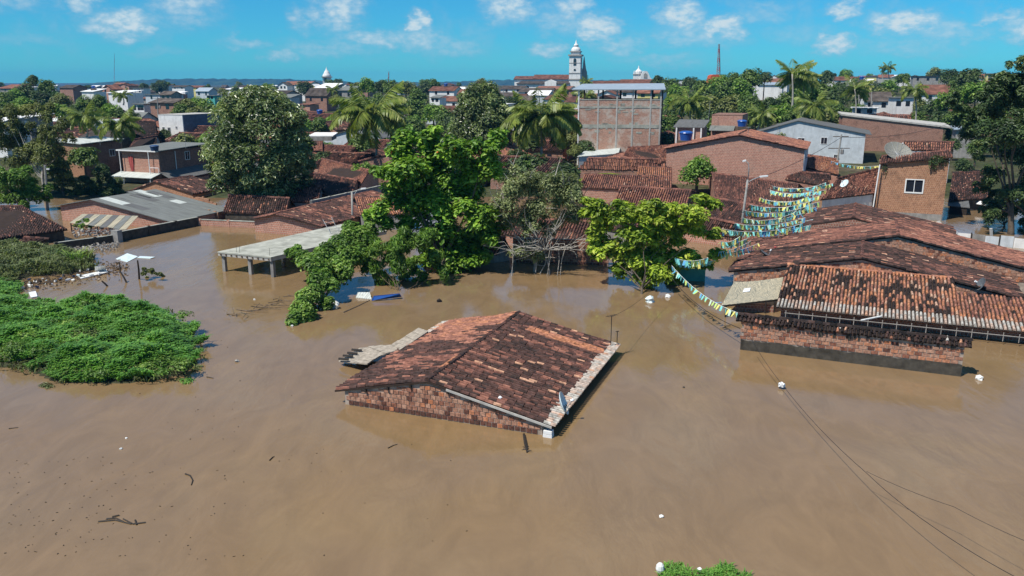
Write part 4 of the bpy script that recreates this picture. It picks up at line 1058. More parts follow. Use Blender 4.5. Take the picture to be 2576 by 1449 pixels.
def tank(label, c, r, h, mat=M_BLUE, stand=.0, group='blue water tanks'):
    c = np.asarray(c, float); root = thing('water_tank', label, 'water tank', c, group)
    b = MB(); b.lathe(c, [(r * .82, 0), (r * .9, h * .35), (r, h * .72), (r * 1.05, h * .74), (r * 1.05, h * .78)], 20); b.lathe(c, [(0, 0), (r * .82, 0)][::-1], 20); b.obj('body', mat, root, smooth=False)
    l = MB(); l.lathe(c, [(r * 1.08, h * .76), (r * 1.0, h * .86), (r * .6, h * .97), (0, h)], 20); l.obj('lid', mat, root)
    if stand: s = MB(); s.box(c - V3(0, 0, stand), r * 2.2, r * 2.2, stand - .01); s.obj('stand', M_WOOD, root)
build_left_bank()
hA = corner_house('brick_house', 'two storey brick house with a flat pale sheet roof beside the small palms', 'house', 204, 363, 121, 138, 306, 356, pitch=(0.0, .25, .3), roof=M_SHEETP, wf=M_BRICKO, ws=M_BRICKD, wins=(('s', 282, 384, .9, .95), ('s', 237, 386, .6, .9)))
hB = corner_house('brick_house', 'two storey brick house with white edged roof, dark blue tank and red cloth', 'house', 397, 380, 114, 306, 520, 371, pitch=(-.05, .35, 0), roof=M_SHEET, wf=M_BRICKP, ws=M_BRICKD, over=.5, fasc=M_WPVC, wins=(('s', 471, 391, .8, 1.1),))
def house_b_extras():
    g = G1; r = hB['root']; a0, a1, b0, b1, zt = (hB[k] for k in ('a0', 'a1', 'b0', 'b1', 'zt'))
    po = MB(); po.slab([g(a0 - .6, b0 - 1.9, zt - 3.55), g(a1 + .2, b0 - 1.9, zt - 3.55), g(a1 + .2, b0 - .02, zt - 3.05), g(a0 - .6, b0 - .02, zt - 3.05)], .07); po.obj('porch_roof', M_SHEETP, r)
    for a in (a0 - .3, a0 + 1.6, a1 - .2):
        q = MB(); q.tube([g(a, b0 - 1.7, .0), g(a, b0 - 1.7, zt - 3.6)], .07, 6); q.obj('post', M_WPVC, r)
    for a in (a1 - 1.3, a0 + .02):
        q = MB(); q.tube([g(a, b0 - .5, zt - 3.1), g(a, b0 - .5, zt)], .07, 6); q.obj('post', M_WPVC, r)
    rl = MB(); rl.tube([g(a1 - 1.3, b0 - .5, zt - 2.3), g(a1 + .3, b0 - .5, zt - 2.3)], .05, 6); rl.tube([g(a1 + .3, b0 - .5, zt - 2.3), g(a1 + .3, b0 - .5, zt - 3.0)], .05, 6); rl.obj('railing', M_WPVC, r)
    sl = MB(); sl.slab([g(a1 + 2.6, b0 - .4, zt - 3.9), g(a1 + 2.4, b1 - .5, zt - 3.5), g(a1 + .02, b1 - .5, zt - 2.5), g(a1 + .02, b0 - .2, zt - 2.9)], .07); sl.obj('side_roof', M_SHEETD, r)
    sw = MB(); sw.para(g(a1 + 2.1, b0 + 3.0, .2), g.u * .15, g.w * 4, (0, 0, zt - 4.2)); sw.obj('side_wall', M_BRICKP, r)
    dp = MB(); dp.tube([g(a1 + .06, b0 + 3.1, .6), g(a1 + .06, b0 + 3.1, zt - .2)], .06, 6); dp.obj('downpipe', M_WPVC, r)
    p = PY(389, 376, 113.0); tank('dark blue open tank on the white edged roof of the brick house', (p[0], p[1], zt + .12), .58, .8, M_DBLUE)
    # red cloth hanging over the rail
    c = MB(); n = 9; V = []
    for j in range(7):
        for i in range(n):
            u, v = i / (n - 1), j / 6; w = (1 - .62 * v)
            V.append(g(a0 + 1.25 + .95 * (u - .1) * w + .35 * v, b0 - .1 - .08 * math.sin(u * 14 + v * 3), zt - .85 - 2.0 * v - .25 * abs(u - .6)))
    F = [(j * n + i, j * n + i + 1, (j + 1) * n + i + 1, (j + 1) * n + i) for j in range(6) for i in range(n - 1)]
    c.mesh(V, F); c.mesh([v + g.w * .03 for v in V], [f[::-1] for f in F]); simple_obj('cloth', 'faded red cloth hanging against the brick wall above the pale porch', 'cloth', c, M_RED, smooth=True)
house_b_extras()
hW = corner_house('white_house', 'tall narrow white house with shade painted into its side wall, beyond the brick houses', 'house', 458, 290, 168, 397.5, 549, 283.5, wf=M_WHITE, ws=M_SIDESHADE, roof=M_CONCP, over=.04, th=.12, yl=288, wins=(('f', 412, 326, .55, 1.0), ('f', 426, 328, .7, 1.15), ('f', 444, 321, .4, .45)))
# brick ruin walls between the grey roof and the mango
for i, (x0, y0, x1, y1, zt, lb) in enumerate([(484, 515, 545, 528, 1.6, 'stepped brick wall with bare piers beside the small brown roof'), (478, 535, 548, 540, 1.0, 'low brick garden wall at the foot of the mango tree')]):
    rt = thing('brick_wall', lb, 'wall', P(x0, y0, .2)); p0, p1 = P(x0, y0, .6), P(x1, y1, .6); n = 14; w = MB()
    d = (p1 - p0) * V3(1, 1, 0)
    for k in range(n):
        h = zt * (1 - .28 * abs(k / n - .4) * 2) + .25 * vnoise(np.array([k * 1.3]), np.array([i * 3.0]), 3)[0]
        w.para(V3(p0[0], p0[1], -1) + d * k / n, d / n * .998, (0.03, .2, 0), (0, 0, 1 + h))
    w.obj('wall', M_BRICKO, rt)

# ------------------------------------------------------------------ concrete slab shelter, lamp post, roof behind it
def build_shelter():
    z = 1.55; c = [P(547, 633, z), P(681, 647, z), P(973, 580, z), P(862, 563, z)]
    root = thing('concrete_shelter', 'unfinished flat concrete slab on posts standing over the water', 'shelter', P(620, 690))
    s = MB(); s.slab(c, .10); s.obj('slab', M_CONC, root)
    b = MB(); u = c[1] - c[0]
    for p, q in ((c[0], c[1]), (c[1], c[2])):
        d = unit(q - p); n = np.cross([0, 0, 1], d) * .16; b.para(p - V3(0, 0, .32) + n * .2, q - p, n, (0, 0, .215))
    b.obj('beam', M_CONCP, root)
    for f in np.linspace(.05, .95, 10):
        q = MB(); q.para(c[0] + u * f - V3(0, 0, .26) - np.cross([0, 0, 1], unit(u)) * -.02, unit(u) * .1, np.cross([0, 0, 1], unit(u)) * -.06, (0, 0, .13)); q.obj('joist_end', M_WOOD, root)
    for k, (f, gg) in enumerate([(.06, .02), (.56, .02), (.975, .02), (.06, .45), (.56, .45), (.975, .45), (.06, .9), (.975, .9)]):
        p = (c[0] * (1 - f) + c[1] * f) * (1 - gg) + (c[3] * (1 - f) + c[2] * f) * gg
        q = MB(); q.box(p * V3(1, 1, 0) - V3(0, 0, 1.3), .26, .26, 2.52, math.radians(-21)); q.obj('post', M_GREYP, root)
    for f in (.28, .34, .9):
        p = c[0] + u * f; q = MB(); q.tube([p + (c[3] - c[0]) * .03, p + (c[3] - c[0]) * .03 + V3(.03, 0, .55)], .012, 4); q.obj('rebar', M_DWOOD, root)
    st = MB()
    for (x0, y0, x1, y1) in ((812, 552, 832, 588), (834, 546, 850, 580), (815, 562, 842, 556), (820, 572, 846, 568), (830, 588, 848, 582)):
        st.tube([P(x0, y0, 1.55 + (588 - y0) * .025), P(x1, y1, 1.55 + (588 - y1) * .02)], .022, 4)
    simple_obj('metal_stool', 'thin legged metal stool frame upended on the concrete slab', 'stool', st, M_STEEL)
    # reddish roof behind
    g = G1; b = g.ab(P(811, 574, .95))[1]; aR, zR = g.on_b(811, 574, b); ar, hr = g.on_b(690, 539, b); aL = ar - 2.6
    rt = thing('tiled_house', 'low house with a long dull red tile roof beside the lamp post and slab shelter', 'house', g(ar, b, 0))
    gable_b(rt, g, aL, aR - .25, ar, b + .3, b + 17.5, -1.3, hr - .7, zR + .03, hr - .1, M_BRICKP, over=.25, ov=(.3, .2), tone=tn(.30, .52, .45), pitch=.22, row=.4, seed=71, ridge=.5, tones=(None, tn(.27, .5, .42)))
    pt = MB(); q = [P(905, 520, 2.0), P(985, 536, 1.6), P(1000, 512, 2.0), P(915, 494, 2.5)]
    free_house('tiled_house', 'brighter orange tile roof half hidden behind the almond tree, by the lamp post', 'house', (905, 541, 1.5), (1040, 540, 1.5), (1010, 500, 2.6), (892, 496, 2.6), -1, M_GREYP, T_ORANGE, .22, .4, seed=72, back=True)
build_shelter()
def street_lamp(label, base, top, heads, mat=M_POLE, r=.13, group='street lamps'):
    root = thing('street_lamp', label, 'street lamp', base, group)
    m = MB(); m.tube([base, top], [r, r * .7], 10); m.obj('pole', mat, root, smooth=True)
    for (path, hd) in heads:
        a = MB(); a.tube(path, .045, 6); ar_ = a.obj('arm', M_STEEL, root, smooth=True)
        h = MB(); e = np.asarray(path[-1]); d = np.asarray(hd); n = unit(np.cross(d, [0, 0, 1])) * .13
        h.para(e - n - V3(0, 0, .05), d, n * 2, (0, 0, .12)); h.obj('lamp_head', M_WPVC, root)
    return root
b_ = P(887, 572, 0); Yl = b_[1]; t_ = PY(885, 482, Yl)
street_lamp('grey street lamp pole with a short curved arm behind the slab shelter', b_ - V3(0, 0, 1), t_, [([PY(889, 498, Yl), PY(894, 485, Yl), PY(900, 478, Yl), PY(908, 475, Yl)], (.5, 0, .03))])
b_ = P(118, 520, 0.3); Yl = b_[1]
rtp = thing('lamp_pole', 'plain leaning pale pole with a small white lamp at the edge of the scrub', 'pole', b_)
q = MB(); q.tube([b_ - V3(0, 0, 1), PY(113, 416, Yl)], [.16, .12], 8); q.obj('pole', M_POLE, rtp)
q = MB(); q.box(PY(121, 427, Yl), .3, .2, .15); q.obj('lamp', M_WPVC, rtp)
b_ = P(1858, 612, 0); Yl = b_[1]
street_lamp('tall leaning street lamp with two arms beside the bunting street', b_ - V3(0, 0, 1), PY(1881, 452, Yl), mat=M_GREYP, heads=[([PY(1881, 455, Yl), PY(1884, 425, Yl), PY(1883, 412, Yl), PY(1876, 404, Yl)], (-.25, 0, -.06)), ([PY(1880, 460, Yl), PY(1893, 452, Yl), PY(1911, 445, Yl)], (.7, 0, .08))])
# utility pole with crossarms
def utility_pole(label, base, top, group='utility poles'):
    root = thing('utility_pole', label, 'utility pole', base, group); base = np.asarray(base, float); top = np.asarray(top, float)
    m = MB(); m.tube([base, top], [.17, .11], 8); m.obj('pole', M_POLE, root)
    for dz, w in ((.3, 1.1), (1.9, 1.5)):
        c = MB(); q = top - (top - base) / np.linalg.norm(top - base) * dz; c.para(q - V3(w, .05, .05), (2 * w, .2, 0), (0, .1, 0), (0, 0, .1)); c.obj('crossarm', M_WOOD, root)
    t = MB(); q = top - V3(-.32, 0, 2.7); t.lathe(q, [(0, 0), (.2, 0), (.22, .1), (.22, .6), (.18, .7), (0, .72)], 10); t.obj('transformer', M_GREYP, root)
    return root
b_ = P(2098, 450, 1.0); up1 = PY(2117, 338, b_[1]); utility_pole('dark utility pole with crossarms in front of the white gable', b_ - V3(0, 0, 1.5), up1)

# ------------------------------------------------------------------ mid distance, right of centre
def gable_px(name, label, apex, hl, hrr, Y, depth, wall, g=G1, z0=None, roof='tile', sheet=None, tone=T_BROWN, over=.3, ov=(.25, .2), side=None, group=None, seed=0, cat='house', verge=None, pitch=.3, row=.5):
    """gable front by pixels: apex, left eave and right eave corners, at depth Y"""
    C = PY(apex[0], apex[1], Y); ar, b = g.ab(C); hr = C[2]
    a0, zl = g.on_b(*hl, b); a1, zr = g.on_b(*hrr, b)
    if z0 is None: z0 = float(land(C[0], C[1])) - .5
    root = thing(name, label, cat, g(ar, b, max(z0, 0)), group)
    gable_b(root, g, a0 + over * .0, a1, ar, b + ov[0], b + depth, z0, zl - .1, zr - .1, hr - .1, wall, over=over, ov=ov, tone=tone, roof=roof, sheet=sheet, parts=False, seed=seed, pitch=pitch, row=row, verge=verge)
    if side:
        s = MB(); s.para(g(a1 + .003, b + ov[0] + .003, z0), g.u * .06, g.w * (depth - ov[0]), (0, 0, zr - .13 - z0)); s.obj('side_wall', side, root)
    return dict(root=root, a0=a0, a1=a1, b=b + ov[0], hr=hr, g=g, zl=zl, zr=zr, z0=z0)
R1 = gable_px('brick_house', 'big windowless brick gable house behind the bunting street', (1858, 340), (1676, 373), (2024, 375), 108, 13, M_BRICKP, side=M_WHITEB, tone=T_RED, verge=.5, seed=81)
R2 = gable_px('white_house', 'wide white gable house with two small windows and a dark grey roof', (2008, 303), (1868, 342), (2178, 336), 136, 14, M_WHITEB, roof='sheet', sheet=M_SHEETD, over=.9, seed=82)
for x, y, w, h in ((2015, 356, 1.0, 1.1), (2073, 354, .9, 1.0), (2078, 398, .7, .5), (2103, 393, .6, .5)):
    a, z = R2['g'].on_b(x, y, R2['b']); window(R2['root'], R2['g'](a, R2['b'], z), R2['g'].u, -R2['g'].w, w, h)
def long_brick():
    Y = 152; g = Grid(16.0); C = PY(2120, 290, Y); a0, b = g.ab(C); a1, zr = g.on_b(2374, 322, b); zl = C[2]
    root = thing('brick_building', 'long red brick building with a sloping pale slab roof behind the white gable', 'house', g((a0 + a1) / 2, b, 1))
    w = MB(); w.extrude([g(a0, b, 0), g(a1, b, 0), g(a1, b, zr), g(a0, b, zl)], g.w * 6); w.obj('wall', M_BRICKW, root)
    r = MB(); r.slab([g(a0 - .3, b - .2, zl + .25), g(a1 + 1.2, b - .2, zr + .25), g(a1 + 1.4, b + 6.5, zr + .6), g(a0 - .3, b + 6.5, zl + .5)], .28); r.obj('roof', M_CONCP, root)
long_brick()
def three_storey():
    Y = 131; g = Grid(6.0); C = PY(1665, 250, Y); a1, b = g.ab(C); zt = C[2]; a0 = g.on_b(1456, 250, b)[0]; dep = 8.5; z0 = .3; zb = g.on_b(1560, 322, b)[1]; zm = g.on_b(1560, 272, b)[1]; zr = g.on_b(1560, 226, b)[1]
    root = thing('three_storey_building', 'unfinished three storey brick block with concrete frame and open top floor', 'building', g((a0 + a1) / 2, b, 1))
    w = MB(); w.extrude([g(a0, b, z0), g(a1, b, z0), g(a1, b, zt), g(a0, b, zt)], g.w * .2); w.para(g(a0, b + dep - .2, z0), g.u * (a1 - a0), g.w * .2, (0, 0, zt - z0)); w.para(g(a0, b + .2, z0), g.u * .2, g.w * (dep - .4), (0, 0, zt - z0)); w.para(g(a1 - .2, b + .2, z0), g.u * .2, g.w * (dep - .4), (0, 0, zt - z0)); w.obj('wall', M_BRICKS, root)
    xs = [g.on_b(x, 260, b)[0] for x in (1456, 1505, 1552, 1592, 1637, 1662)]
    for k, a in enumerate(xs):
        q = MB(); q.para(g(a - .12, b - .06, z0), g.u * (.24 if k else .2), g.w * .06, (0, 0, zr - z0)); q.obj('column', M_CONCP if k else M_WHITE, root)
        q = MB(); q.para(g(a + .6, b + dep - .5, zt - .3), g.u * .28, g.w * .28, (0, 0, zr - zt + .3)); q.obj('column', M_DARKP, root)
    for z, h in ((zb, .55), (zm, .28), (zt - .12, .14)):
        q = MB(); q.para(g(a0 - .05, b - .045, z), g.u * (a1 - a0 + .1), g.w * .045, (0, 0, h)); q.obj('beam', M_CONC, root)
    q = MB(); rs = np.random.default_rng(3)
    for k in range(46):
        a = rs.uniform(a0 + .3, a1 - 1); z = rs.choice([zb, zm]) + rs.uniform(-1.0, .6); q.para(g(a, b - .025, z), g.u * rs.uniform(.2, 1.0), g.w * .03, (0, 0, rs.uniform(.1, .5)))
    q.obj('mortar_smears', M_CONC, root, kind='stuff')
    r = MB(); r.slab([g(a0 - 1.1, b - .45, zr + .1), g(a1 + .5, b - .45, zr + .12), g(a1 + .9, b + dep + .4, zr + 1.0), g(a0 + .3, b + dep + .4, zr + .9)], .14); r.obj('roof', M_METAL, root)
    p = MB(); p.tube([g(a1 + .12, b + .3, z0), g(a1 + .12, b + .3, zr)], .09, 6); p.obj('downpipe', M_DARKP, root)
three_storey()
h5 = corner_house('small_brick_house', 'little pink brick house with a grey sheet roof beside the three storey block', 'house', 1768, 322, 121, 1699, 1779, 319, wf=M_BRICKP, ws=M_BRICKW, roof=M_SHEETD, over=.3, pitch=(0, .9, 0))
for x in (1702, 1745, 1764):
    q = MB(); a = G1.on_b(x, 340, h5['b0'])[0]; q.para(G1(a - .1, h5['b0'] - .3, h5['z0']), G1.u * .2, G1.w * .2, (0, 0, h5['zt'] - h5['z0'])); q.obj('column', M_WHITE, h5['root'])
p = PY(1725, 353, 117.5); tank('bright blue water tank in front of the little pink brick house', p, .93, 1.35, M_BLUE, stand=2.2)
h6 = corner_house('brick_house', 'brick house with a grey awning and no visible roof beside the dark trees', 'house', 1868, 291, 134, 1791, 1882, 289, wf=M_BRICKP, ws=M_BRICKW, roof=M_BRICKD, over=.02, th=.12)
q = MB(); aw = [G1.on_b(x, 322, h6['b0'])[0] for x in (1787, 1849)]; zz = G1.on_b(1820, 316, h6['b0'])[1]
q.slab([G1(aw[0], h6['b0'] - 1.6, zz - .7), G1(aw[1], h6['b0'] - 1.6, zz - .7), G1(aw[1], h6['b0'] - .01, zz), G1(aw[0], h6['b0'] - .01, zz)], .08); q.obj('awning', M_SHEET, h6['root'])
p = PY(1866, 318, 131); tank('smaller blue water tank on the roof edge beside the dark trees', p, .72, 1.05, M_BLUE, stand=1.2)

def window_house():
    g = G2; b = g.ab(P(2380, 549, .3))[1]; a0, zl = g.on_b(2214, 413, b); a1, zr = g.on_b(2389, 396, b); dep = 7
    root = thing('brick_house', 'tall brick house with a single white framed window above the tiled gables', 'house', g((a0 + a1) / 2, b, 0))
    w = MB(); cw, zw = g.on_b(2300, 468, b); ww, wh = 1.55, 1.25
    x0, x1, za, zb_ = cw - ww / 2, cw + ww / 2, zw - wh / 2, zw + wh / 2
    zt = lambda a: zl + (zr - zl) * (a - a0) / (a1 - a0)
    for poly in ([g(a0, b, -1.5), g(x0, b, -1.5), g(x0, b, zt(x0)), g(a0, b, zl)], [g(x1, b, -1.5), g(a1, b, -1.5), g(a1, b, zr), g(x1, b, zt(x1))], [g(x0, b, -1.5), g(x1, b, -1.5), g(x1, b, za), g(x0, b, za)], [g(x0, b, zb_), g(x1, b, zb_), g(x1, b, zt(x1)), g(x0, b, zt(x0))]):
        w.extrude(poly, g.w * .2)
    w.extrude([g(a0, b + dep, -1.5), g(a1, b + dep, -1.5), g(a1, b + dep, zr), g(a0, b + dep, zl)], g.w * .2); w.para(g(a1 - .2, b + .2, -1.5), g.u * .2, g.w * (dep - .2), (0, 0, zr + 1.45)); w.para(g(a0, b + .2, -1.5), g.u * .2, g.w * (dep - .2), (0, 0, zl + 1.45))
    w.obj('wall', M_BRICKO, root)
    z = V3(0, 0, 1); f = MB()
    for (xa, xb, z1, z2) in ((x0 - .12, x1 + .12, za - .14, za), (x0 - .12, x1 + .12, zb_, zb_ + .1), (x0 - .12, x0, za, zb_), (x1, x1 + .12, za, zb_), (cw - .03, cw + .03, za, zb_)): f.para(g(xa, b - .05, z1), g.u * (xb - xa), g.w * .12, (0, 0, z2 - z1))
    fo = f.obj('window', M_WPVC, root)
    for xa, xb in ((x0, cw - .03), (cw + .03, x1)):
        p = MB(); p.para(g(xa, b + .06, za), g.u * (xb - xa), g.w * .02, (0, 0, wh)); o = p.obj('pane', M_GLASS); o.parent = fo
    bd = MB(); bd.para(g(a0 + .02, b - .03, -.4), g.u * (a1 - a0 - .04), g.w * .03, (0, 0, 1.05)); bd.obj('base_band', M_GREYP, root)
    e0, e1 = g(a0 - .1, b - .25, zl + .05), g(a1 + .3, b - .25, zr + .05); t0, t1 = g(a0 + .1, b + dep * .45, zl + .55), g(a1 + .3, b + dep * .45, zr + .45)
    dk = MB(); dk.slab([e0, e1, t1, t0], .1); dk.slab([t0, t1, g(a1 + .3, b + dep + .4, zr + .1), g(a0, b + dep + .4, zl + .1)], .1); dk.obj('roof', M_DECK, root)
    R = Roof(); R.slope(e0, e1, t1, t0, tn(.34, .54, .5), .24, .42, seed=91); R.line(t0, t1, .4, .3, .45, 2); R.build(root, parts=False)
    vn = MB(); rv = np.random.default_rng(8); leaf_cloud(vn, [g(a0 + 5.2, b - .15, zr - .6), g(a0 + 5.9, b - .15, zr - .4), g(a0 + .5, b - .1, zl - .6)], np.array([[.7, .12, .8], [.6, .12, .5], [.3, .1, .7]]), 700, .22, rv, droop=.8)
    tag(vn.obj('creeper', L_DARK, uv=False), 'dark leaves imitating a frond shadow under the eave of the brick house with white window', 'plant')  # flat dark leaves stand in for the frond shaped shadow on the wall
    # white wall and tiled roof next door
    rt = free_house('tiled_house', 'white walled house with a slanting brown tile roof beside the tall brick house', 'house', (2063, 503, 2.3), (2200, 487, 2.5), (2214, 424, 4.6), (2106, 450, 4.0), -1.2, M_WHITE, tn(.32, .55, .5), .24, .42, seed=92, back=True)
    dp = MB(); dp.tube([g(a0 - .25, b - .6, .5), g(a0 - .02, b - .5, zl)], .07, 6); dp.obj('downpipe', M_WPVC, root)
    dish('oval white dish on the slanting tile roof beside the tall brick house', P(2124, 461, 4.1), (-.75, -.25, .62), .45, M_DISH, post=P(2128, 470, 3.7))
window_house()
c_ = PY(2260, 380, 88); dish('big pale mesh dish behind the tall brick house roof', c_, (.05, -.62, .78), 1.45, plain('mesh_dish_paint', (.24, .235, .20), .7, .3, 8.0, .3), post=c_ + V3(.2, .9, -2.6), ribs=12, name='mesh_dish')
free_house('tiled_house', 'low roof with a white scalloped tile edge behind the big mesh dish', 'house', (2268, 374, 5.0), (2398, 376, 5.0), (2400, 359, 6.0), (2275, 358, 6.0), .2, M_WHITE, T_RED, .3, .5, seed=95, pale=.6)
free_house('tiled_house', 'small dark tile roof in the shade at the foot of the tall tree', 'house', (2386, 505, 1.3), (2486, 500, 1.3), (2484, 432, 3.2), (2396, 436, 3.2), -1, M_DARKP, T_DARK2, .25, .45, seed=96)
free_house('shed', 'low black shed with a torn grey roof standing in the yard water', 'shed', (2384, 517, .9), (2440, 522, .9), (2436, 502, 1.25), (2386, 500, 1.25), -1, M_DWOOD, roof='sheet', sheet=M_SHEETD, back=False)
for i, (x0, y0, x1, y1, z, m, lb) in enumerate([(2448, 511, 2480, 516, .8, M_WPVC, 'flat white board leaning in the yard water near the black shed'), (2348, 575, 2372, 566, .6, M_CONCP, 'grey sheet lying at the foot of the tall brick house')]):
    mb = MB(); p0, p1 = P(x0, y0, z), P(x1, y1, z); mb.slab([p0, p1, p1 + V3(.1, .9, .3), p0 + V3(.1, .9, .3)], .05); simple_obj('board', lb, 'board', mb, m)
# white board fence behind the reddish gable
def fence():
    p0, p1 = P(2372, 606, 0), P(2640, 632, 0); d = (p1 - p0) * V3(1, 1, 0); L = np.linalg.norm(d); d /= L; n = np.cross([0, 0, 1], d)
    root = thing('board_fence', 'stained white board fence standing in the water behind the reddish gable', 'fence', p0)
    k = int(L / 1.1); rf = np.random.default_rng(5)
    for i in range(k):
        q = MB(); q.para(p0 + d * i * 1.1 + V3(0, 0, -.6) + n * rf.uniform(-.03, .03), d * 1.07, n * .05, (0, 0, 1.5 + rf.uniform(-.08, .08))); q.obj('panel', [M_WHITEB, M_WHITE, M_GREYP, M_WHITEB][i % 4], root)
        if i % 2 == 0: q = MB(); q.para(p0 + d * (i * 1.1 - .04) + V3(0, 0, -.6) - n * .1, d * .1, n * .08, (0, 0, 1.6)); q.obj('post', M_DWOOD, root)
    q = MB(); b = P(2500, 612, 0); q.tube([b - V3(0, 0, .8), b + V3(-.45, 0, 1.35)], .14, 6); simple_obj('leaning_post', 'pale concrete post leaning beside the white board fence', 'post', q, M_CONCP)
fence()
# roofs between the grey tree and the bunting street
for i, (e0, e1, r1, r0, tone, lb) in enumerate([
    ((1800, 500, 1.9), (1985, 535, 1.8), (2010, 466, 3.3), (1790, 436, 3.3), T_BROWN, 'long brown tile roof below the big brick gable'),
    ((1745, 540, 1.2), (1900, 572, 1.1), (1960, 530, 2.3), (1760, 492, 2.3), T_DARK, 'lower dark tile roof stepping down to the bunting street'),
    ((1690, 575, 1.0), (1865, 600, .9), (1880, 570, 2.1), (1720, 536, 2.1), T_DARK2, 'moss dark roof behind the yellow green tree, nearest the leaning lamp'),
    ((1540, 520, 2.0), (1720, 545, 1.9), (1740, 480, 3.2), (1560, 470, 3.2), T_RED, 'red brown roof behind the crown of the yellow green tree'),
    ((1440, 560, 1.3), (1600, 590, 1.2), (1620, 520, 2.6), (1460, 512, 2.6), T_DARK, 'dark roof under the bare branches of the grey tree'),
    ((1240, 588, .9), (1480, 612, .9), (1500, 560, 2.2), (1260, 548, 2.2), T_BROWN, 'low brown roof close behind the grey tree trunk'),
    ((1455, 425, 2.6), (1690, 430, 2.6), (1660, 402, 4.0), (1480, 398, 4.0), T_RED, 'reddish roof in front of the three storey block'),
    ((1560, 402, 3.4), (1690, 408, 3.2), (1700, 366, 4.8), (1580, 372, 4.8), T_RED, 'pinkish tile roof against the big brick gable'),
    ((1975, 410, 2.6), (2110, 440, 2.3), (2110, 402, 3.6), (1990, 384, 3.8), T_ORANGE, 'narrow orange tile roof at the foot of the white gable'),
    ((1975, 452, 1.8), (2085, 470, 1.8), (2090, 440, 2.8), (1985, 430, 2.8), T_DARK2, 'dark roof beside the dark utility pole'),
    ((1062, 630, .7), (1250, 640, .7), (1270, 600, 1.9), (1080, 590, 1.9), T_BROWN, 'low roof hidden behind the almond tree trunk'),
    ((795, 446, 2.0), (905, 470, 1.9), (930, 430, 3.3), (810, 400, 3.3), T_RED, 'reddish roof between the mango tree and the coconut palm'),
    ((780, 486, 1.6), (880, 500, 1.4), (900, 455, 2.7), (790, 436, 2.8), T_DARK, 'dark roof shaded by the big round mango tree'),
    ((312, 392, 3.2), (392, 366, 3.2), (396, 342, 4.6), (336, 352, 4.6), T_BROWN, 'brown tile roof between the two storey brick houses'),
    ((470, 352, 3.4), (560, 352, 3.4), (566, 318, 5.2), (498, 318, 5.2), T_DARK2, 'dull brown roof beside the shaded wall of the tall white house'),
    ((228, 352, 3.6), (395, 362, 3.6), (392, 306, 6.6), (250, 296, 6.8), T_BLACK, 'big dark roof behind the two small palms'),
]):
    free_house('tiled_house', lb, 'house', e0, e1, r1, r0, -.6, [M_BRICKW, M_GREYP, M_BRICKP][i % 3], tone, .26, .46, seed=200 + i, ridge=.4)
# vines on a roof, white gabled house, leaning sheets
hV = gable_px('tiled_house', 'low house whose front roof slope is buried in bright green creeper', (1525, 398), (1458, 425), (1640, 428), 112, 9, M_GREYP, tone=T_RED, seed=97)
iv = MB(); rv = np.random.default_rng(21); leaf_cloud(iv, [P(x, y, 1.9) for x, y in ((1480, 432), (1520, 424), (1560, 425), (1600, 435), (1640, 445), (1530, 445), (1580, 450), (1500, 455))], np.array([[2.2, 1.6, .45]] * 8), 7000, .24, rv, up=.9)
tag(iv.obj('creeper', L_LIME, uv=False), 'bright green creeper spread over a low roof in front of the three storey block', 'plant')
rt = free_house('white_house', 'little white house with a leaning white sheet roof below the three storey block', 'house', (1452, 394, 3.2), (1556, 386, 3.4), (1560, 372, 3.9), (1470, 380, 3.7), .3, M_WHITE, roof='sheet', sheet=M_SHEETP, back=True)
hg = gable_px('white_house', 'white gable end house half covered by the coconut palm', (905, 320), (806, 347), (960, 345), 150, 10, M_WHITEB, roof='sheet', sheet=M_SHEETD, over=.35, seed=99)
free_house('tiled_house', 'rust red tile roof against the white gable end by the mango tree', 'house', (752, 375, 3.3), (812, 382, 3.3), (812, 350, 4.8), (756, 342, 4.8), .5, M_BRICKW, T_RED, .3, .5, seed=101)
q = MB(); q.slab([P(775, 341, 6.2), P(838, 341, 6.2), P(850, 333, 6.6), P(792, 333, 6.6)], .15); q.obj_ = None
rt = thing('sheet_roofed_shed', 'shed with a bright white sheet roof behind the rust red roof', 'shed', P(810, 345, 3)); q.obj('roof', M_WHITE, rt)
q = MB(); q.slab([P(779, 341, 6.0), P(834, 341, 6.0), P(846, 335, 6.3), P(794, 335, 6.3)], .8); q.obj('wall', M_GREYP, rt)
# brick wall on the water's edge behind the grey tree
wr = thing('brick_wall', 'coarse brick wall at the water edge between the grey tree and the yellow green tree', 'wall', P(1475, 665))
p0, p1 = P(1290, 660), P(1530, 668); w_ = MB(); w_.para(p0 - V3(0, 0, 1), p1 - p0, (.05, .2, 0), (0, 0, 3.0)); w_.obj('wall', M_MORTAR, wr)
bricks(wr, p0, p1, lambda f: 1.98, .0, lambda x, z, q: q.uniform(.4, .72) if z > .3 else q.uniform(.2, .35), .28, .2, .025, 300, seed=33)

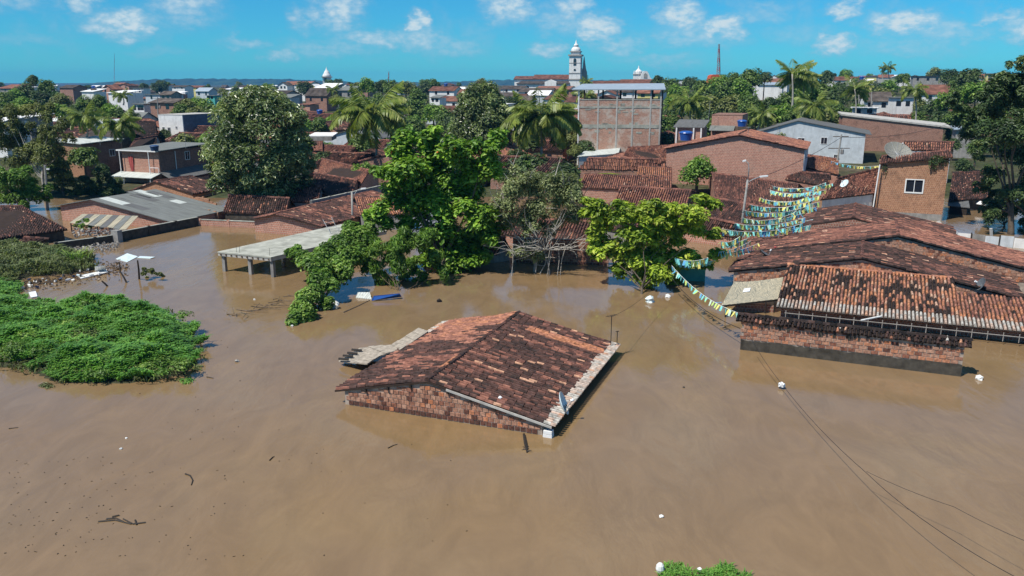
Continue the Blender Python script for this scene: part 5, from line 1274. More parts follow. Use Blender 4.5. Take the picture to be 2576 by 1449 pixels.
gable_px('brick_house', 'brick gable wall rising behind the grey sheet roof, below the white edged house', (388, 458), (298, 492), (482, 488), 102, 6.5, M_BRICKO, tone=T_DARK, seed=301, ov=(.12, .1), over=.2)
gable_px('brick_house', 'low dark brick house between the stepped wall and the round mango tree', (505, 470), (470, 484), (545, 484), 108, 6, M_BRICKW, tone=T_DARK2, seed=302, ov=(.12, .1), over=.2)
free_house('tiled_house', 'dark roof filling the shade behind the round mango tree trunk', 'house', (560, 535, .8), (720, 540, .8), (730, 500, 2.0), (575, 492, 2.0), -1, M_DARKP, T_DARK2, .26, .46, seed=303)
free_house('tiled_house', 'long brown roof between the round mango tree and the grey plastered wall', 'house', (700, 505, 1.2), (800, 512, 1.2), (810, 470, 2.6), (715, 462, 2.6), -.6, M_GREYP, T_BROWN, .26, .46, seed=304)
for x, y, Y, lb in ((1921, 470, 92, 'V shaped aerial on the long brown roof below the big brick gable'), (2182, 490, 90, 'aerial on the slanting tile roof next to the tall brick house'), (1958, 590, 64, 'white aerial stick on the reddish gable roof, street side'), (2012, 545, 71, 'thin aerial at the peak end of the dark roof below the white wall'), (1740, 330, 150, 'tall thin mast above the little pink brick house'), (1783, 290, 134, 'thin mast on the brick house with the grey awning'), (1955, 330, 137, 'thin aerial in front of the white gable roof slope'), (820, 430, 118, 'bent aerial on the reddish roof between mango and coconut palm'), (560, 330, 165, 'aerial on the dull brown roof by the shaded wall'), (250, 345, 123, 'aerial on the flat pale roof by the small palms'), (465, 352, 116, 'aerial at the far edge of the white edged roof'), (1880, 343, 110, 'aerial on the ridge of the big brick gable')):
    c = PY(x, y, Y); antenna(lb, c - V3(0, 0, 1.2), 2.4 if 'mast' not in lb else 4.0, .4, (.1, 0), 'rooftop aerials')

free_house('tiled_house', 'reddish roof just below the creeper covered roof, above the yellow green tree', 'house', (1455, 472, 1.7), (1690, 482, 1.6), (1690, 446, 2.7), (1470, 440, 2.7), -.6, M_BRICKP, T_RED, .26, .46, seed=311)
free_house('tiled_house', 'pinkish roof between the creeper covered roof and the big brick gable', 'house', (1600, 452, 2.3), (1690, 456, 2.2), (1690, 424, 3.3), (1606, 420, 3.3), -.4, M_BRICKP, T_ORANGE, .26, .46, seed=312)
# ------------------------------------------------------------------ bunting over the flooded street
FLAG_M = [plain(n, c, .8, .15, 5.0, .15, bump=0) for n, c in (('teal_flag', (.20, .58, .55)), ('yellow_flag', (.72, .64, .18)), ('blue_flag', (.12, .36, .60)), ('lime_flag', (.45, .62, .18)), ('pale_flag', (.55, .72, .58)))]
FLAG_ME = []
for m_ in FLAG_M:
    mb = MB(); V = [(-.5, 0, 0), (.5, 0, 0), (.46, .12, -.5), (-.44, -.06, -.5), (.36, .02, -1), (0, .1, -.9), (-.42, .06, -1)]
    mb.mesh(V, [(0, 3, 2, 1), (3, 6, 5), (3, 5, 2), (2, 5, 4)]); FLAG_ME.append(mb.data('flag', m_, False))
def bunting(label, p0, p1, sag, n, seed, size=(.17, .34), cols=(0, 1, 2, 3, 4), w=(.3, .25, .15, .2, .1)):
    r = np.random.default_rng(seed); p0 = np.asarray(p0, float); p1 = np.asarray(p1, float)
    root = thing('bunting', label, 'bunting', p0, 'strings of bunting across the flooded street')
    t = np.linspace(0, 1, 15); path = p0 + (p1 - p0) * t[:, None] - V3(0, 0, 1) * (sag * 4 * t * (1 - t))[:, None]
    m = MB(); m.tube(path, .012, 4); m.obj('cord', M_WPVC, root)
    d = unit((p1 - p0) * V3(1, 1, 0)); az = math.atan2(d[1], d[0])
    for i in range(n):
        f = (i + .5) / n; c = p0 + (p1 - p0) * f - V3(0, 0, sag * 4 * f * (1 - f)) - p0
        o = bpy.data.objects.new('flag', FLAG_ME[r.choice(cols, p=w)]); COL.objects.link(o); o.parent = root
        s = r.uniform(.8, 1.2)
        o.matrix_basis = Matrix.Translation(Vector(c)) @ Matrix.Rotation(az + r.normal(0, .3), 4, 'Z') @ Matrix.Rotation(r.normal(.1, .5), 4, 'X') @ Matrix.Rotation(r.normal(0, .18), 4, 'Y') @ Matrix.Diagonal((size[0] * s, size[0] * s, size[1] * s, 1))
rows = [((1690, 668), (1866, 790), 2.2, 1.9, 46, 'long low string of bunting drooping from the yellow green tree to the mouldy wall', 46, .45, .9),
        ((1812, 640), (1908, 612), 2.4, 2.4, 57, 'bunting tied to the near end of the dark gable roof', 30, .1, 1.1),
        ((1700, 655), (1800, 655), 2.0, 2.0, 58, 'short bunting behind the yellow green tree, over the teal panel', 20, .15, 1.1),
        ((1815, 612), (1880, 600), 2.2, 2.4, 62, 'second string of bunting beyond the near end of the dark gable roof', 22, .15, 1.1),
        ((1818, 580), (2040, 566), 2.6, 2.8, 66, 'bunting stretched past the leaning street lamp to the reddish gable', 56, .3, 1.1),
        ((1852, 566), (2045, 552), 2.6, 3.0, 69, 'bunting beyond the leaning street lamp, second of the crossing strings', 50, .25, 1.0),
        ((1872, 552), (2022, 536), 2.8, 3.1, 73, 'bunting in the middle of the street, low over brown water', 40, .3, 1.0),
        ((1876, 533), (2056, 520), 3.0, 3.3, 76, 'dense blue green bunting in front of the white walled house', 50, .3, 1.0),
        ((1890, 518), (2062, 508), 3.0, 3.5, 80, 'bunting just below the eave of the slanting tile roof', 46, .3, 1.0),
        ((1915, 500), (2064, 492), 3.2, 3.8, 85, 'yellow rich bunting above the dark doorway in the street', 40, .4, .95),
        ((1940, 480), (2078, 478), 3.5, 4.0, 90, 'blue bunting at the far end of the street', 36, .3, .95),
        ((1945, 470), (2095, 462), 3.8, 4.2, 95, 'thin bunting furthest up the street under the big brick gable', 36, .3, .9),
        ((2090, 405), (2225, 415), 4.5, 4.2, 104, 'green strings of bunting beside the dark utility pole', 30, .4, .9)]
for i, (a, b, z0, z1, Y, lb, n, sg, sc) in enumerate(rows):
    if 1 <= i <= 11: bunting('upper twin line of: ' + ' '.join(lb.split()[:12]), P(*a, z0 + .25) + V3(.1, .8, 0), P(*b, z1 + .3) + V3(-.3, .9, 0), sg * 1.5, int(n * .9), 350 + i, (.15 * sc, .36 * sc), w=(.38, .26, .12, .16, .08))
    bunting(lb, P(*a, z0), P(*b, z1), sg, int(n * 1.25), 300 + i, (.16 * sc, .38 * sc), w=(.12, .6, .08, .15, .05) if 'yellow rich' in lb else (.34, .2, .2, .18, .08))
# things at the back of the street
for i, (x, y, w_, h, z, m, lb) in enumerate([(1735, 665, 2.2, 1.6, 1.2, M_TEAL, 'teal painted wall panel under the yellow green tree, by the water'), (1905, 560, 1.5, 1.2, .9, M_TEAL, 'small teal doorway panel down the bunting street')]):
    mb = MB(); c = P(x, y, z); mb.para(c - V3(w_ / 2, 0, z + .8), (w_, -.3, 0), (.05, .2, 0), (0, 0, h + .8)); simple_obj('painted_wall', lb, 'wall', mb, m)

# ------------------------------------------------------------------ cables
def cable(label, pts, r=.02, group='cables over the water'):
    mb = MB(); pts = np.asarray(pts, float); out = []
    for i in range(len(pts) - 1):
        t = np.linspace(0, 1, 9)[: 9 if i == len(pts) - 2 else 8]; L = np.linalg.norm(pts[i + 1] - pts[i])
        out += [pts[i] + (pts[i + 1] - pts[i]) * s - V3(0, 0, L * .02 * 4 * s * (1 - s)) for s in t]
    mb.tube(out, r, 5, cap=False); return simple_obj('cable', label, 'cable', mb, M_WIRE, group)
bagp = P(1966, 965, .55)
cable('sagging cable from the mouldy wall down past the white rag', [P(1885, 845, 1.3), bagp, P(2180, 1190, .9), P(2340, 1320, 1.0), P(2600, 1475, 1.4)], .010)
cable('upper cable of the pair running out over the open water', [P(2180, 1186, .95), P(2400, 1275, 1.2), P(2640, 1385, 1.5)], .008)
cable('dark cable under the long low bunting', [P(1690, 700, 1.2), P(1760, 770, .9), P(1862, 826, 1.2)], .02)
cable('thin wire from the flooded roof aerial to the yellow green tree', [GM(MA1 + .2, MB0 + MDEP - .4, 2.2), P(1655, 715, 1.6)], .008)
for i, (a, b) in enumerate([((1881, 457, 95), (2117, 345, up1[1])), ((2117, 345, up1[1]), (2420, 300, 150))]):
    cable(['service wire from the leaning lamp to the dark utility pole', 'service wire from the dark utility pole towards the long brick building'][i], [PY(*a), PY(*b)], .03, 'overhead wires')
rt = simple_obj('plastic_bag', 'torn white rag caught on the cable above the open water', 'plastic bag', rag(P(1966, 972, .1), .18, 5), M_WPVC)

# ------------------------------------------------------------------ trees near the water
def blob(x, y, Y, r):
    return PY(x, y, Y), r / ppm(Y)
def blobs(lst, Y, seed, jit=.06, push=1.0):
    r = np.random.default_rng(seed); cs = []; rs = []
    for (x, y, rr) in lst:
        rad = rr / FOC * Y; YY = Y + r.uniform(-1, 1) * push * max(1.0, rad)
        cs.append(PY(x, y, YY)); rs.append(rad * YY / Y)
    return np.array(cs), np.array(rs)
def sub(cs, rs, k, seed, f=.45, sq=1.0):
    """break each clump into k smaller ones so that outlines are uneven"""
    r = np.random.default_rng(seed); C = []; R_ = []
    for c, q in zip(cs, rs):
        d = rand_dirs(k, r); C.append(c + d * q * r.uniform(.35, .95, k)[:, None] * V3(1, 1, sq)); R_.append(q * r.uniform(f * .6, f * 1.25, k))
    return np.vstack(C), np.concatenate(R_)
# big round mango
Ym = 92; c0 = PY(653, 372, Ym); rr_ = np.random.default_rng(1)
cs, rs = clumps(c0 + V3(0, 0, -.2), (5.2, 5.2, 6.0), 150, (.8, 1.5), rr_, (.75, 1.02), -.85)
extra, er = blobs([(560, 460, 38), (600, 490, 40), (650, 500, 40), (700, 490, 40), (745, 455, 42), (770, 410, 34), (545, 400, 36), (740, 310, 36), (590, 270, 36), (660, 240, 36), (605, 508, 26), (650, 515, 28), (700, 510, 26)], Ym, 2)
cs2, rs2 = sub(extra, er, 5, 3)
tree('mango_tree', 'big round dark mango tree beside the flooded yard', 'tree', P(655, 527, 0), np.vstack([cs, cs2]), np.concatenate([rs, rs2]), 60000, .42, L_MANGO, shell=(.55, 1.16), r0=.35, seed=4, group='mango trees', ntips=12, asp=.42, droop=.2, up=.55)
inner = MB()
# tall mango behind the almond
Yt = 128; c0 = PY(1216, 312, Yt); cs, rs = clumps(c0, (4.2, 4.2, 5.6), 110, (.8, 1.4), rr_, (.7, 1.0), -.85)
top, tr = blobs([(1215, 228, 18), (1200, 250, 24), (1235, 262, 26), (1180, 330, 28), (1262, 320, 28)], Yt, 5); c2, r2 = sub(top, tr, 4, 6)
tree('mango_tree', 'pointed dark mango tree standing behind the bright almond tree', 'tree', PY(1216, 440, Yt), np.vstack([cs, c2]), np.concatenate([rs, r2]), 36000, .48, L_MANGO, shell=(.55, 1.16), r0=.35, seed=7, group='mango trees', asp=.42, droop=.2, up=.55)
# bright almond
Ya = 61; lst = [(1085, 335, 22), (1012, 372, 42), (1075, 372, 40), (1150, 380, 42), (1210, 372, 34), (1250, 350, 26), (962, 432, 26), (1030, 440, 52), (1105, 440, 56), (1180, 440, 50), (1238, 425, 34), (985, 512, 40), (1055, 520, 52), (1130, 520, 52), (1205, 530, 46), (1250, 560, 32), (930, 540, 22), (968, 552, 26), (1020, 560, 28), (1100, 600, 52), (1180, 610, 52), (1235, 600, 26), (1080, 650, 34), (1150, 655, 44), (1205, 655, 28), (1120, 480, 50), (1060, 480, 46), (1180, 490, 46)]
cs, rs = blobs(lst, Ya, 11); c2, r2 = sub(cs, rs, 9, 12, .55, .95)
tree('almond_tree', 'tall bright green almond tree with layered branches growing out of the flood', 'tree', P(1112, 690), c2, np.stack([r2, r2, r2 * .85], 1), 40000, .40, L_ALMOND, shell=(.25, 1.35), r0=.24, seed=13, ntips=10, asp=.55, up=.9, fork=.3)
fl = MB(); rf = np.random.default_rng(5)
leaf_cloud(fl, c2[:60], np.stack([r2, r2, r2 * .55], 1)[:60], 46, .26, rf, asp=.6)
ft = fl.obj('red_leaves', M_ORANGE, bpy.data.objects['almond_tree'], kind='stuff', uv=False)
# yellow green tree
Yl = 56; lst = [(1488, 525, 26), (1520, 555, 34), (1568, 540, 34), (1625, 552, 38), (1680, 548, 36), (1735, 536, 32), (1785, 512, 20), (1600, 592, 34), (1655, 595, 34), (1705, 590, 30), (1535, 615, 26), (1565, 640, 32), (1505, 642, 20), (1620, 660, 34), (1655, 690, 32), (1690, 660, 30), (1745, 575, 24), (1795, 590, 18), (1800, 640, 18), (1690, 715, 18), (1590, 625, 26), (1560, 678, 22), (1620, 705, 24), (1500, 600, 22), (1730, 650, 24), (1660, 640, 30), (1595, 655, 26), (1760, 500, 16), (1640, 520, 24), (1780, 670, 14)]
cs, rs = blobs(lst, Yl, 15); rs = rs * 1.15; c2, r2 = sub(cs, rs, 10, 16, .5, .8)
tree('yellow_green_tree', 'spreading yellow green tree leaning over the water near the bunting', 'tree', P(1612, 744), c2, np.stack([r2, r2, r2 * .75], 1), 34000, .36, L_LIME, shell=(.25, 1.35), r0=.09, bark=M_BARK, seed=17, ntips=9, asp=.5, up=.8)
# grey half bare tree
Yg = 60; lst = [(1300, 455, 38), (1350, 470, 42), (1400, 465, 40), (1440, 500, 36), (1285, 510, 38), (1340, 525, 42), (1400, 530, 40), (1450, 545, 24), (1320, 570, 30), (1270, 560, 24), (1375, 575, 26), (1330, 630, 24), (1300, 640, 20), (1355, 640, 22)]
cs, rs = blobs(lst, Yg, 19); c2, r2 = sub(cs, rs, 8, 20, .62)
gt = tree('grey_tree', 'grey half bare tree with fanning dry branches between the two bright trees', 'tree', P(1345, 682), c2, r2, 24000, .22, L_GREY, r0=.12, bark=M_PBARK, seed=21, ntips=16, asp=.4, shell=(.3, 1.05))
bb = MB(); rb = np.random.default_rng(31)
hub = PY(1372, 628, Yg - .8)
for k in range(20):
    a = rb.uniform(-.2, 3.5); L = rb.uniform(1.6, 3.4); tip = hub + V3(math.cos(a) * L * 1.05, rb.uniform(-1.4, .6), abs(math.sin(a)) * L * .75 + rb.uniform(-.6, .3))
    t = np.linspace(0, 1, 5)[:, None]; q = hub + (tip - hub) * t + rb.normal(0, .24, (5, 3)) * t ** .7
    bb.tube(q, np.linspace(.038, .008, 5), 4, cap=False)
    for j in range(4):
        s = q[2 + j % 3]; e = s + (tip - hub) * .28 + rb.normal(0, .45, 3); bb.tube([s, (s + e) / 2 + rb.normal(0, .05, 3), e], [.022, .014, .008], 3, cap=False)
for k in range(150):
    c_ = c2[rb.integers(len(c2))]; s = c_ + rb.normal(0, .25, 3); e = s + (c_ - hub) * .12 + rb.normal(0, .45, 3) + V3(0, 0, .25)
    bb.tube([s, (s + e) / 2 + rb.normal(0, .08, 3), e], [.036, .024, .012], 3, cap=False)
for k in range(8):
    s = PY(rb.uniform(1290, 1440), rb.uniform(610, 640), Yg - rb.uniform(0, 1)); bb.tube([s, s * V3(1, 1, .5) + V3(rb.normal(0, .2), 0, 0), s * V3(1, 1, 0) + V3(rb.normal(0, .3), 0, -.2)], [.025, .03, .035], 4, cap=False)
bb.obj('branch', M_PBARK, gt, uv=False)
# creeper covered hedge and cassava bush
lst = [(742, 800, 20, 47), (760, 775, 28, 48), (785, 745, 32, 50), (805, 705, 32, 52), (770, 660, 26, 55), (740, 640, 20, 57), (815, 650, 34, 55), (855, 620, 34, 57), (895, 600, 30, 59), (925, 585, 24, 60), (860, 680, 32, 54), (900, 640, 34, 57), (835, 720, 22, 51.5), (800, 680, 32, 53), (870, 650, 34, 56), (880, 575, 22, 61), (775, 800, 20, 47.5), (735, 815, 14, 46.5), (825, 760, 18, 50)]
cs = []; rs = []
for (x, y, r_b, Y) in lst: cs.append(PY(x, y, Y)); rs.append(r_b / ppm(Y))
cs = np.array(cs); rs = np.array(rs); c2, r2 = sub(cs, rs, 7, 23, .5)
tree('creeper_hedge', 'long creeper covered hedge running from the slab shelter down into the water', 'hedge', P(800, 770), np.vstack([c2, cs]), np.concatenate([r2, rs * .8]), 52000, .26, L_BUSH, shell=(.3, 1.25), r0=.08, seed=24, ntips=8, asp=.55, up=.6)
lst = [(955, 640, 34), (1005, 612, 36), (1050, 620, 34), (1090, 650, 28), (1000, 665, 34), (950, 690, 26), (1040, 670, 28), (1080, 600, 26), (985, 720, 20), (1110, 690, 20), (935, 610, 24), (1020, 700, 18), (960, 715, 20), (1060, 700, 20), (1005, 735, 14), (925, 665, 22)]
cs, rs = blobs(lst, 57, 25); c2, r2 = sub(cs, rs, 6, 26, .45)
tree('cassava_bush', 'thin stemmed bush with drooping palmate leaves in front of the almond tree', 'bush', P(1005, 735), c2, r2 * .9, 19000, .34, L_BUSH, shell=(.25, 1.4), r0=.05, bark=M_WOOD, seed=27, ntips=12, asp=.32, droop=.7, up=.4, fork=.12)
# tall dark tree on the east side
Yd = 78; lst = [(2520, 215, 46), (2560, 260, 56), (2480, 270, 44), (2440, 320, 36), (2520, 330, 56), (2590, 340, 60), (2465, 380, 34), (2420, 290, 26), (2540, 400, 46), (2600, 420, 50), (2500, 440, 30), (2575, 480, 44), (2530, 520, 36), (2600, 560, 40), (2490, 540, 22), (2560, 190, 36), (2620, 230, 60), (2640, 300, 60), (2400, 250, 20)]
cs, rs = blobs(lst, Yd, 35, push=1.6); c2, r2 = sub(cs, rs, 7, 36, .46)
tree('tall_tree', 'tall dark feathery tree with a grey trunk at the edge of the flooded yard', 'tree', P(2545, 590), c2, r2, 48000, .34, L_DARK, r0=.26, bark=M_BARK, seed=37, ntips=10, asp=.42, shell=(.5, 1.1), fork=.45)
# west side
Yw = 100; lst = [(40, 300, 40), (95, 290, 46), (140, 330, 34), (20, 350, 44), (75, 350, 50), (125, 370, 40), (40, 400, 40), (100, 400, 36), (160, 310, 22), (0, 320, 40), (170, 350, 18)]
cs, rs = blobs(lst, Yw, 41, push=1.5); c2, r2 = sub(cs, rs, 6, 42, .42)
tree('airy_tree', 'airy olive green tree with a slim pale trunk above the scrub, west of the palms', 'tree', PY(112, 500, Yw), c2, r2, 26000, .30, L_OLIVE, r0=.16, bark=M_PBARK, seed=43, ntips=14, asp=.45, shell=(.5, 1.1), fork=.5)
for (nm, lst, Y, n, sz, leaf, base, lb, cat, k) in [
    ('broad_bush', [(20, 440, 34), (60, 450, 36), (95, 480, 30), (30, 490, 38), (75, 505, 28), (0, 460, 30), (120, 500, 16)], 92, 14000, .34, L_BUSH, (55, 530), 'thick bright green bush beside the plain leaning pale pole', 'bush', 44),
    ('round_bush', [(225, 455, 26), (255, 445, 28), (285, 460, 26), (240, 480, 26), (275, 482, 26), (215, 480, 16), (300, 480, 16)], 103, 12000, .3, L_DARK, (255, 500), 'round dark bush below the two storey brick houses', 'bush', 45),
    ('feathery_bush', [(150, 400, 20), (165, 430, 24), (140, 440, 22), (175, 460, 20), (150, 470, 18), (188, 488, 18), (165, 492, 18), (200, 476, 14)], 104, 6000, .38, L_OLIVE, (158, 495), 'feathery plant clump between the pale pole and the brick house', 'bush', 46),
    ('potted_shrub', [(195, 563, 12), (212, 560, 13), (226, 568, 10), (205, 573, 10)], 77, 1500, .2, L_BUSH, (210, 585), 'small green shrub growing in front of the striped sheet lean-to', 'shrub', 47),
    ('shade_bush', [(2470, 470, 24), (2500, 500, 28), (2540, 520, 32), (2585, 540, 38), (2485, 535, 20), (2560, 480, 30)], 82, 9000, .32, L_DARK, (2530, 570), 'bush added for the dense shade around the trunk of the tall feathery tree', 'bush', 47),  # bush added to bring dense shade around the tall tree's trunk
    ('scrub_bush', [(330, 560, 0.1)], 78, 10, .2, L_DRY, (330, 570), '', '', 0)]:
    if not cat: continue
    cs, rs = blobs(lst, Y, k); c2, r2 = sub(cs, rs, 6, k + 1, .45)
    tree(nm, lb, cat, P(*base), c2, r2, n, sz, leaf, r0=.1, seed=k, ntips=6, asp=.45)
# floating grass island
def grass_island(name, label, poly, hmax, n, blade, mat, seed, kind='stuff', cat='grass'):
    r = np.random.default_rng(seed); pts = np.array([P(*p) for p in poly])[:, :2]; lo = pts.min(0); hi = pts.max(0)
    def inside(q):
        c = np.zeros(len(q), bool); j = len(pts) - 1
        for i in range(len(pts)):
            xi, yi = pts[i]; xj, yj = pts[j]
            c ^= ((yi > q[:, 1]) != (yj > q[:, 1])) & (q[:, 0] < (xj - xi) * (q[:, 1] - yi) / (yj - yi + 1e-9) + xi); j = i
        return c
    def edge(q):
        d = np.full(len(q), 1e9); k = len(pts)
        for i in range(k):
            a, b = pts[i], pts[(i + 1) % k]; ab = b - a; t = np.clip(((q - a) @ ab) / (ab @ ab + 1e-9), 0, 1); d = np.minimum(d, np.linalg.norm(q - a - ab * t[:, None], axis=1))
        return d
    q = lo + (hi - lo) * r.random((int(n * 2.2), 2)); q = q[inside(q + (np.stack([vnoise(q[:, 0] / .8, q[:, 1] / .8, seed + 7), vnoise(q[:, 0] / .8, q[:, 1] / .8, seed + 8)], 1) - .5) * 1.6)][:n]; e = edge(q)
    h = hmax * np.clip(e / 1.2, 0, 1) ** .6 * (.15 + .8 * vnoise(q[:, 0] / 1.3, q[:, 1] / 1.3, seed) ** 1.2 + .55 * vnoise(q[:, 0] / .45, q[:, 1] / .45, seed + 1) ** 2)
    p = np.column_stack([q, h * .75 + .02]); m = len(p)
    az = r.uniform(0, 2 * math.pi, m); ln = blade * r.uniform(.55, 1.35, m); lean = r.uniform(.35, 1.15, m)
    d = np.stack([np.cos(az), np.sin(az), np.zeros(m)], 1); s = np.stack([-np.sin(az), np.cos(az), np.zeros(m)], 1) * (ln * .085)[:, None]
    mid = p + d * (ln * .35 * lean)[:, None] + V3(0, 0, 1) * (ln * .55)[:, None]; tip = p + d * (ln * .95 * lean)[:, None] + V3(0, 0, 1) * (ln * .55)[:, None]
    t = np.clip(.40 + .42 * (vnoise(q[:, 0] / 1.3, q[:, 1] / 1.3, seed + 4) - .5) + r.normal(0, .17, m), 0, 1)
    mb = MB(); mb.polys(np.stack([p - s, p + s, mid + s * 1.1, mid - s * 1.1], 1), t); mb.polys(np.stack([mid - s * 1.1, mid + s * 1.1, tip], 1), np.clip(t + .1, 0, 1))
    o = mb.obj(name, mat, uv=False); o['kind'] = kind
    bs = MB(); g = np.stack(np.meshgrid(np.linspace(lo[0], hi[0], 60), np.linspace(lo[1], hi[1], 60)), -1).reshape(-1, 2); ins = inside(g); ee = edge(g)
    zz = np.where(ins, hmax * np.clip(ee / 1.2, 0, 1) ** .6 * (.15 + .8 * vnoise(g[:, 0] / 1.3, g[:, 1] / 1.3, seed) ** 1.2) * .6 - .03, -.25)
    V = np.column_stack([g, zz]); F = [(i * 60 + j, i * 60 + j + 1, (i + 1) * 60 + j + 1, (i + 1) * 60 + j) for i in range(59) for j in range(59) if ins[i * 60 + j] or ins[i * 60 + j + 1] or ins[(i + 1) * 60 + j]]
    bs.mesh(V, F); b = bs.obj('mud_bank', M_SOIL, smooth=True); b['kind'] = 'structure'
    return o
grass_island('grass', '', [(-160, 735), (-20, 745), (60, 770), (150, 778), (232, 758), (300, 768), (360, 775), (420, 800), (470, 835), (485, 870), (488, 915), (470, 935), (400, 948), (300, 962), (200, 964), (150, 958), (60, 925), (0, 910), (-160, 900)], 1.05, 80000, .36, L_GRASS, 51)
lst = [(232, 752, 12), (245, 770, 16), (220, 775, 16), (205, 785, 14), (255, 790, 14), (230, 795, 16), (420, 800, 10), (400, 815, 14), (440, 830, 12)]
cs, rs = blobs(lst, 48, 52); c2, r2 = sub(cs, rs, 4, 53, .5)
tree('leafy_weed', 'taller leafy weeds sticking up from the back of the grass island', 'weed', P(232, 815), c2, r2, 1800, .2, L_BUSH, r0=.03, seed=54, ntips=6)
grass_island('dry_grass', '', [(-160, 725), (60, 762), (150, 772), (300, 762), (420, 795), (485, 850), (500, 900), (480, 945), (400, 956), (300, 968), (200, 970), (130, 962), (40, 930), (-160, 912)], .55, 9000, .34, L_DRY, 151)
rw = np.random.default_rng(152); wl_ = MB(); wc = []
for (x, y) in [(rw.uniform(10, 470), rw.uniform(790, 940)) for _ in range(46)]: wc.append(P(x, y, rw.uniform(.25, .8)))
leaf_cloud(wl_, wc, np.array([[.6, .6, .28]] * len(wc)) * rw.uniform(.5, 1.3, (len(wc), 1)), 9000, .17, rw, up=.7, shell=(.2, 1.1))
o_ = wl_.obj('water_weeds', L_BUSH, uv=False); o_['kind'] = 'stuff'
for k, (x, y) in enumerate([(503, 880), (500, 925), (470, 955), (120, 968)]):
    wb = MB(); leaf_cloud(wb, [P(x + rw.normal(0, 6), y + rw.normal(0, 3), .04) for _ in range(5)], np.array([[.28, .28, .08]] * 5) * rw.uniform(.5, 1.2, (5, 1)), 200, .12, rw, up=.8, shell=(.1, 1.1))
    tag(wb.obj('weed_clump', [L_GRASS, L_DRY][k % 2], uv=False), ['green', 'brownish'][k % 2] + ' floating weed clump off the grass island, ' + ['first', 'second', 'third', 'fourth', 'fifth'][k // 2] + ' of its colour', 'weed', 'weed clumps off the grass island')
grass_island('undergrowth', '', [(-160, 620), (0, 618), (60, 622), (130, 632), (200, 640), (236, 650), (240, 680), (180, 690), (90, 695), (40, 708), (-10, 722), (-160, 730)], .9, 15000, .42, L_DRY, 55)
grass_island('undergrowth', '', [(-160, 700), (-20, 705), (20, 712), (50, 735), (62, 768), (20, 760), (-160, 760)], .8, 7000, .34, L_GRASS, 56)
for i, (x, y, n_, L, lb, m) in enumerate([(190, 668, 22, 1.5, 'spiky yellow green reed tuft at the end of the scrub by the rubbish', L_BUSH), (215, 655, 16, 1.3, 'second reed tuft leaning to the open water beside the rubbish', L_OLIVE), (150, 655, 16, 1.3, 'dark spiky tuft in the scrub under the mossy roofed house', L_DARK), (120, 672, 14, 1.0, 'grey green tuft by the rubbish line', L_DRY)]):
    r = np.random.default_rng(60 + i); c = P(x, y, .1); root = thing('reed_tuft', lb, 'plant', c, 'reed tufts in the scrub'); mb = MB()
    for k in range(n_ * 3):
        az = r.uniform(0, 6.28); ln = L * r.uniform(.6, 1.1); d = V3(math.cos(az), math.sin(az), 0); o0 = c + V3(r.normal(0, .35), r.normal(0, .35), 0); s = V3(-d[1], d[0], 0) * .035
        m1 = o0 + d * ln * .25 + V3(0, 0, ln * .6); m2 = o0 + d * ln * .65 + V3(0, 0, ln * .75); mb.polys([[o0 - s, o0 + s, m1 + s, m1 - s], [m1 - s, m1 + s, m2 + s * .3, m2 - s * .3]], np.array([.4, .7]) + r.normal(0, .12))
    mb.obj('leaves', m, root, uv=False)
cs, rs = blobs([(362, 685, 11), (380, 680, 10), (395, 690, 9), (410, 693, 7), (372, 695, 8)], 58, 70); c2, r2 = sub(cs, rs, 3, 71, .5)
tree('floating_shrub', 'small leafy shrub poking out of the water beside the leaning stake', 'shrub', P(372, 703), c2, r2, 900, .2, L_OLIVE, r0=.03, seed=72, ntips=4)
grass_island('grass', '', [(1640, 1449), (1700, 1432), (1760, 1424), (1840, 1436), (1880, 1445), (1900, 1475), (1640, 1480)], .18, 1500, .16, L_GRASS, 57)
rg = MB(); q = P(1660, 1440, .05); rg.lathe(q, [(0, 0), (.10, .03), (.13, .12), (.11, .24), (.06, .3), (0, .32)], 10); simple_obj('foam_float', 'rounded white foam piece at the very bottom edge beside floating weeds', 'float', rg, M_FOAM)
simple_obj('plastic_bag', 'crumpled white scrap among the floating weeds at the bottom edge', 'plastic bag', rag(P(1760, 1434, .1), .08, 8), M_WPVC)

# ------------------------------------------------------------------ palms
b0 = P(937, 455, .3); palm('coconut palm with long drooping fronds between the mango and the almond tree', b0, PY(938, 292, b0[1]), 6.8, 30, 1, lean=.5)
b0 = PY(1358, 430, 116); palm('full coconut palm west of the three storey block, trunk hidden by foliage', b0, PY(1360, 300, 116), 6.3, 40, 2, lean=.2)
b0 = PY(216, 340, 128); palm('small pale palm with a thin trunk above the dark roof, nearer the airy tree', b0, PY(213, 298, 128), 3.6, 20, 3, rt=.12)
b0 = PY(302, 352, 122); palm('small pale palm beside the tall narrow white house', b0, PY(298, 316, 122), 3.9, 22, 4, rt=.12)
b0 = PY(1733, 330, 165); palm('dark drooping palm in front of the forest beside the three storey block', b0, PY(1733, 262, 165), 4.6, 20, 5)
b0 = PY(1990, 300, 170); palm('tall windblown palm with fronds streaming to one side above the forest', b0, PY(1993, 186, 170), 5.2, 20, 6, wind=.55, rt=.2)
b0 = PY(2000, 300, 176); palm('shorter palm leaning at the foot of the tall windblown palm', b0, PY(2022, 206, 176), 4.6, 16, 7, lean=.8)
b0 = PY(2152, 300, 185); palm('yellowing palm above the end of the long red brick building', b0, PY(2150, 222, 185), 4.6, 18, 8, wind=.1)
b0 = PY(2304, 304, 168); palm('palm with a slender white trunk rising behind the long red brick building', b0, PY(2300, 228, 168), 3.4, 18, 9, rt=.14)
b0 = PY(2236, 215, 420); palm('taller palm of the pair silhouetted on the horizon, with the wider crown', b0, PY(2234, 171, 420), 4.4, 16, 10, rt=.25)
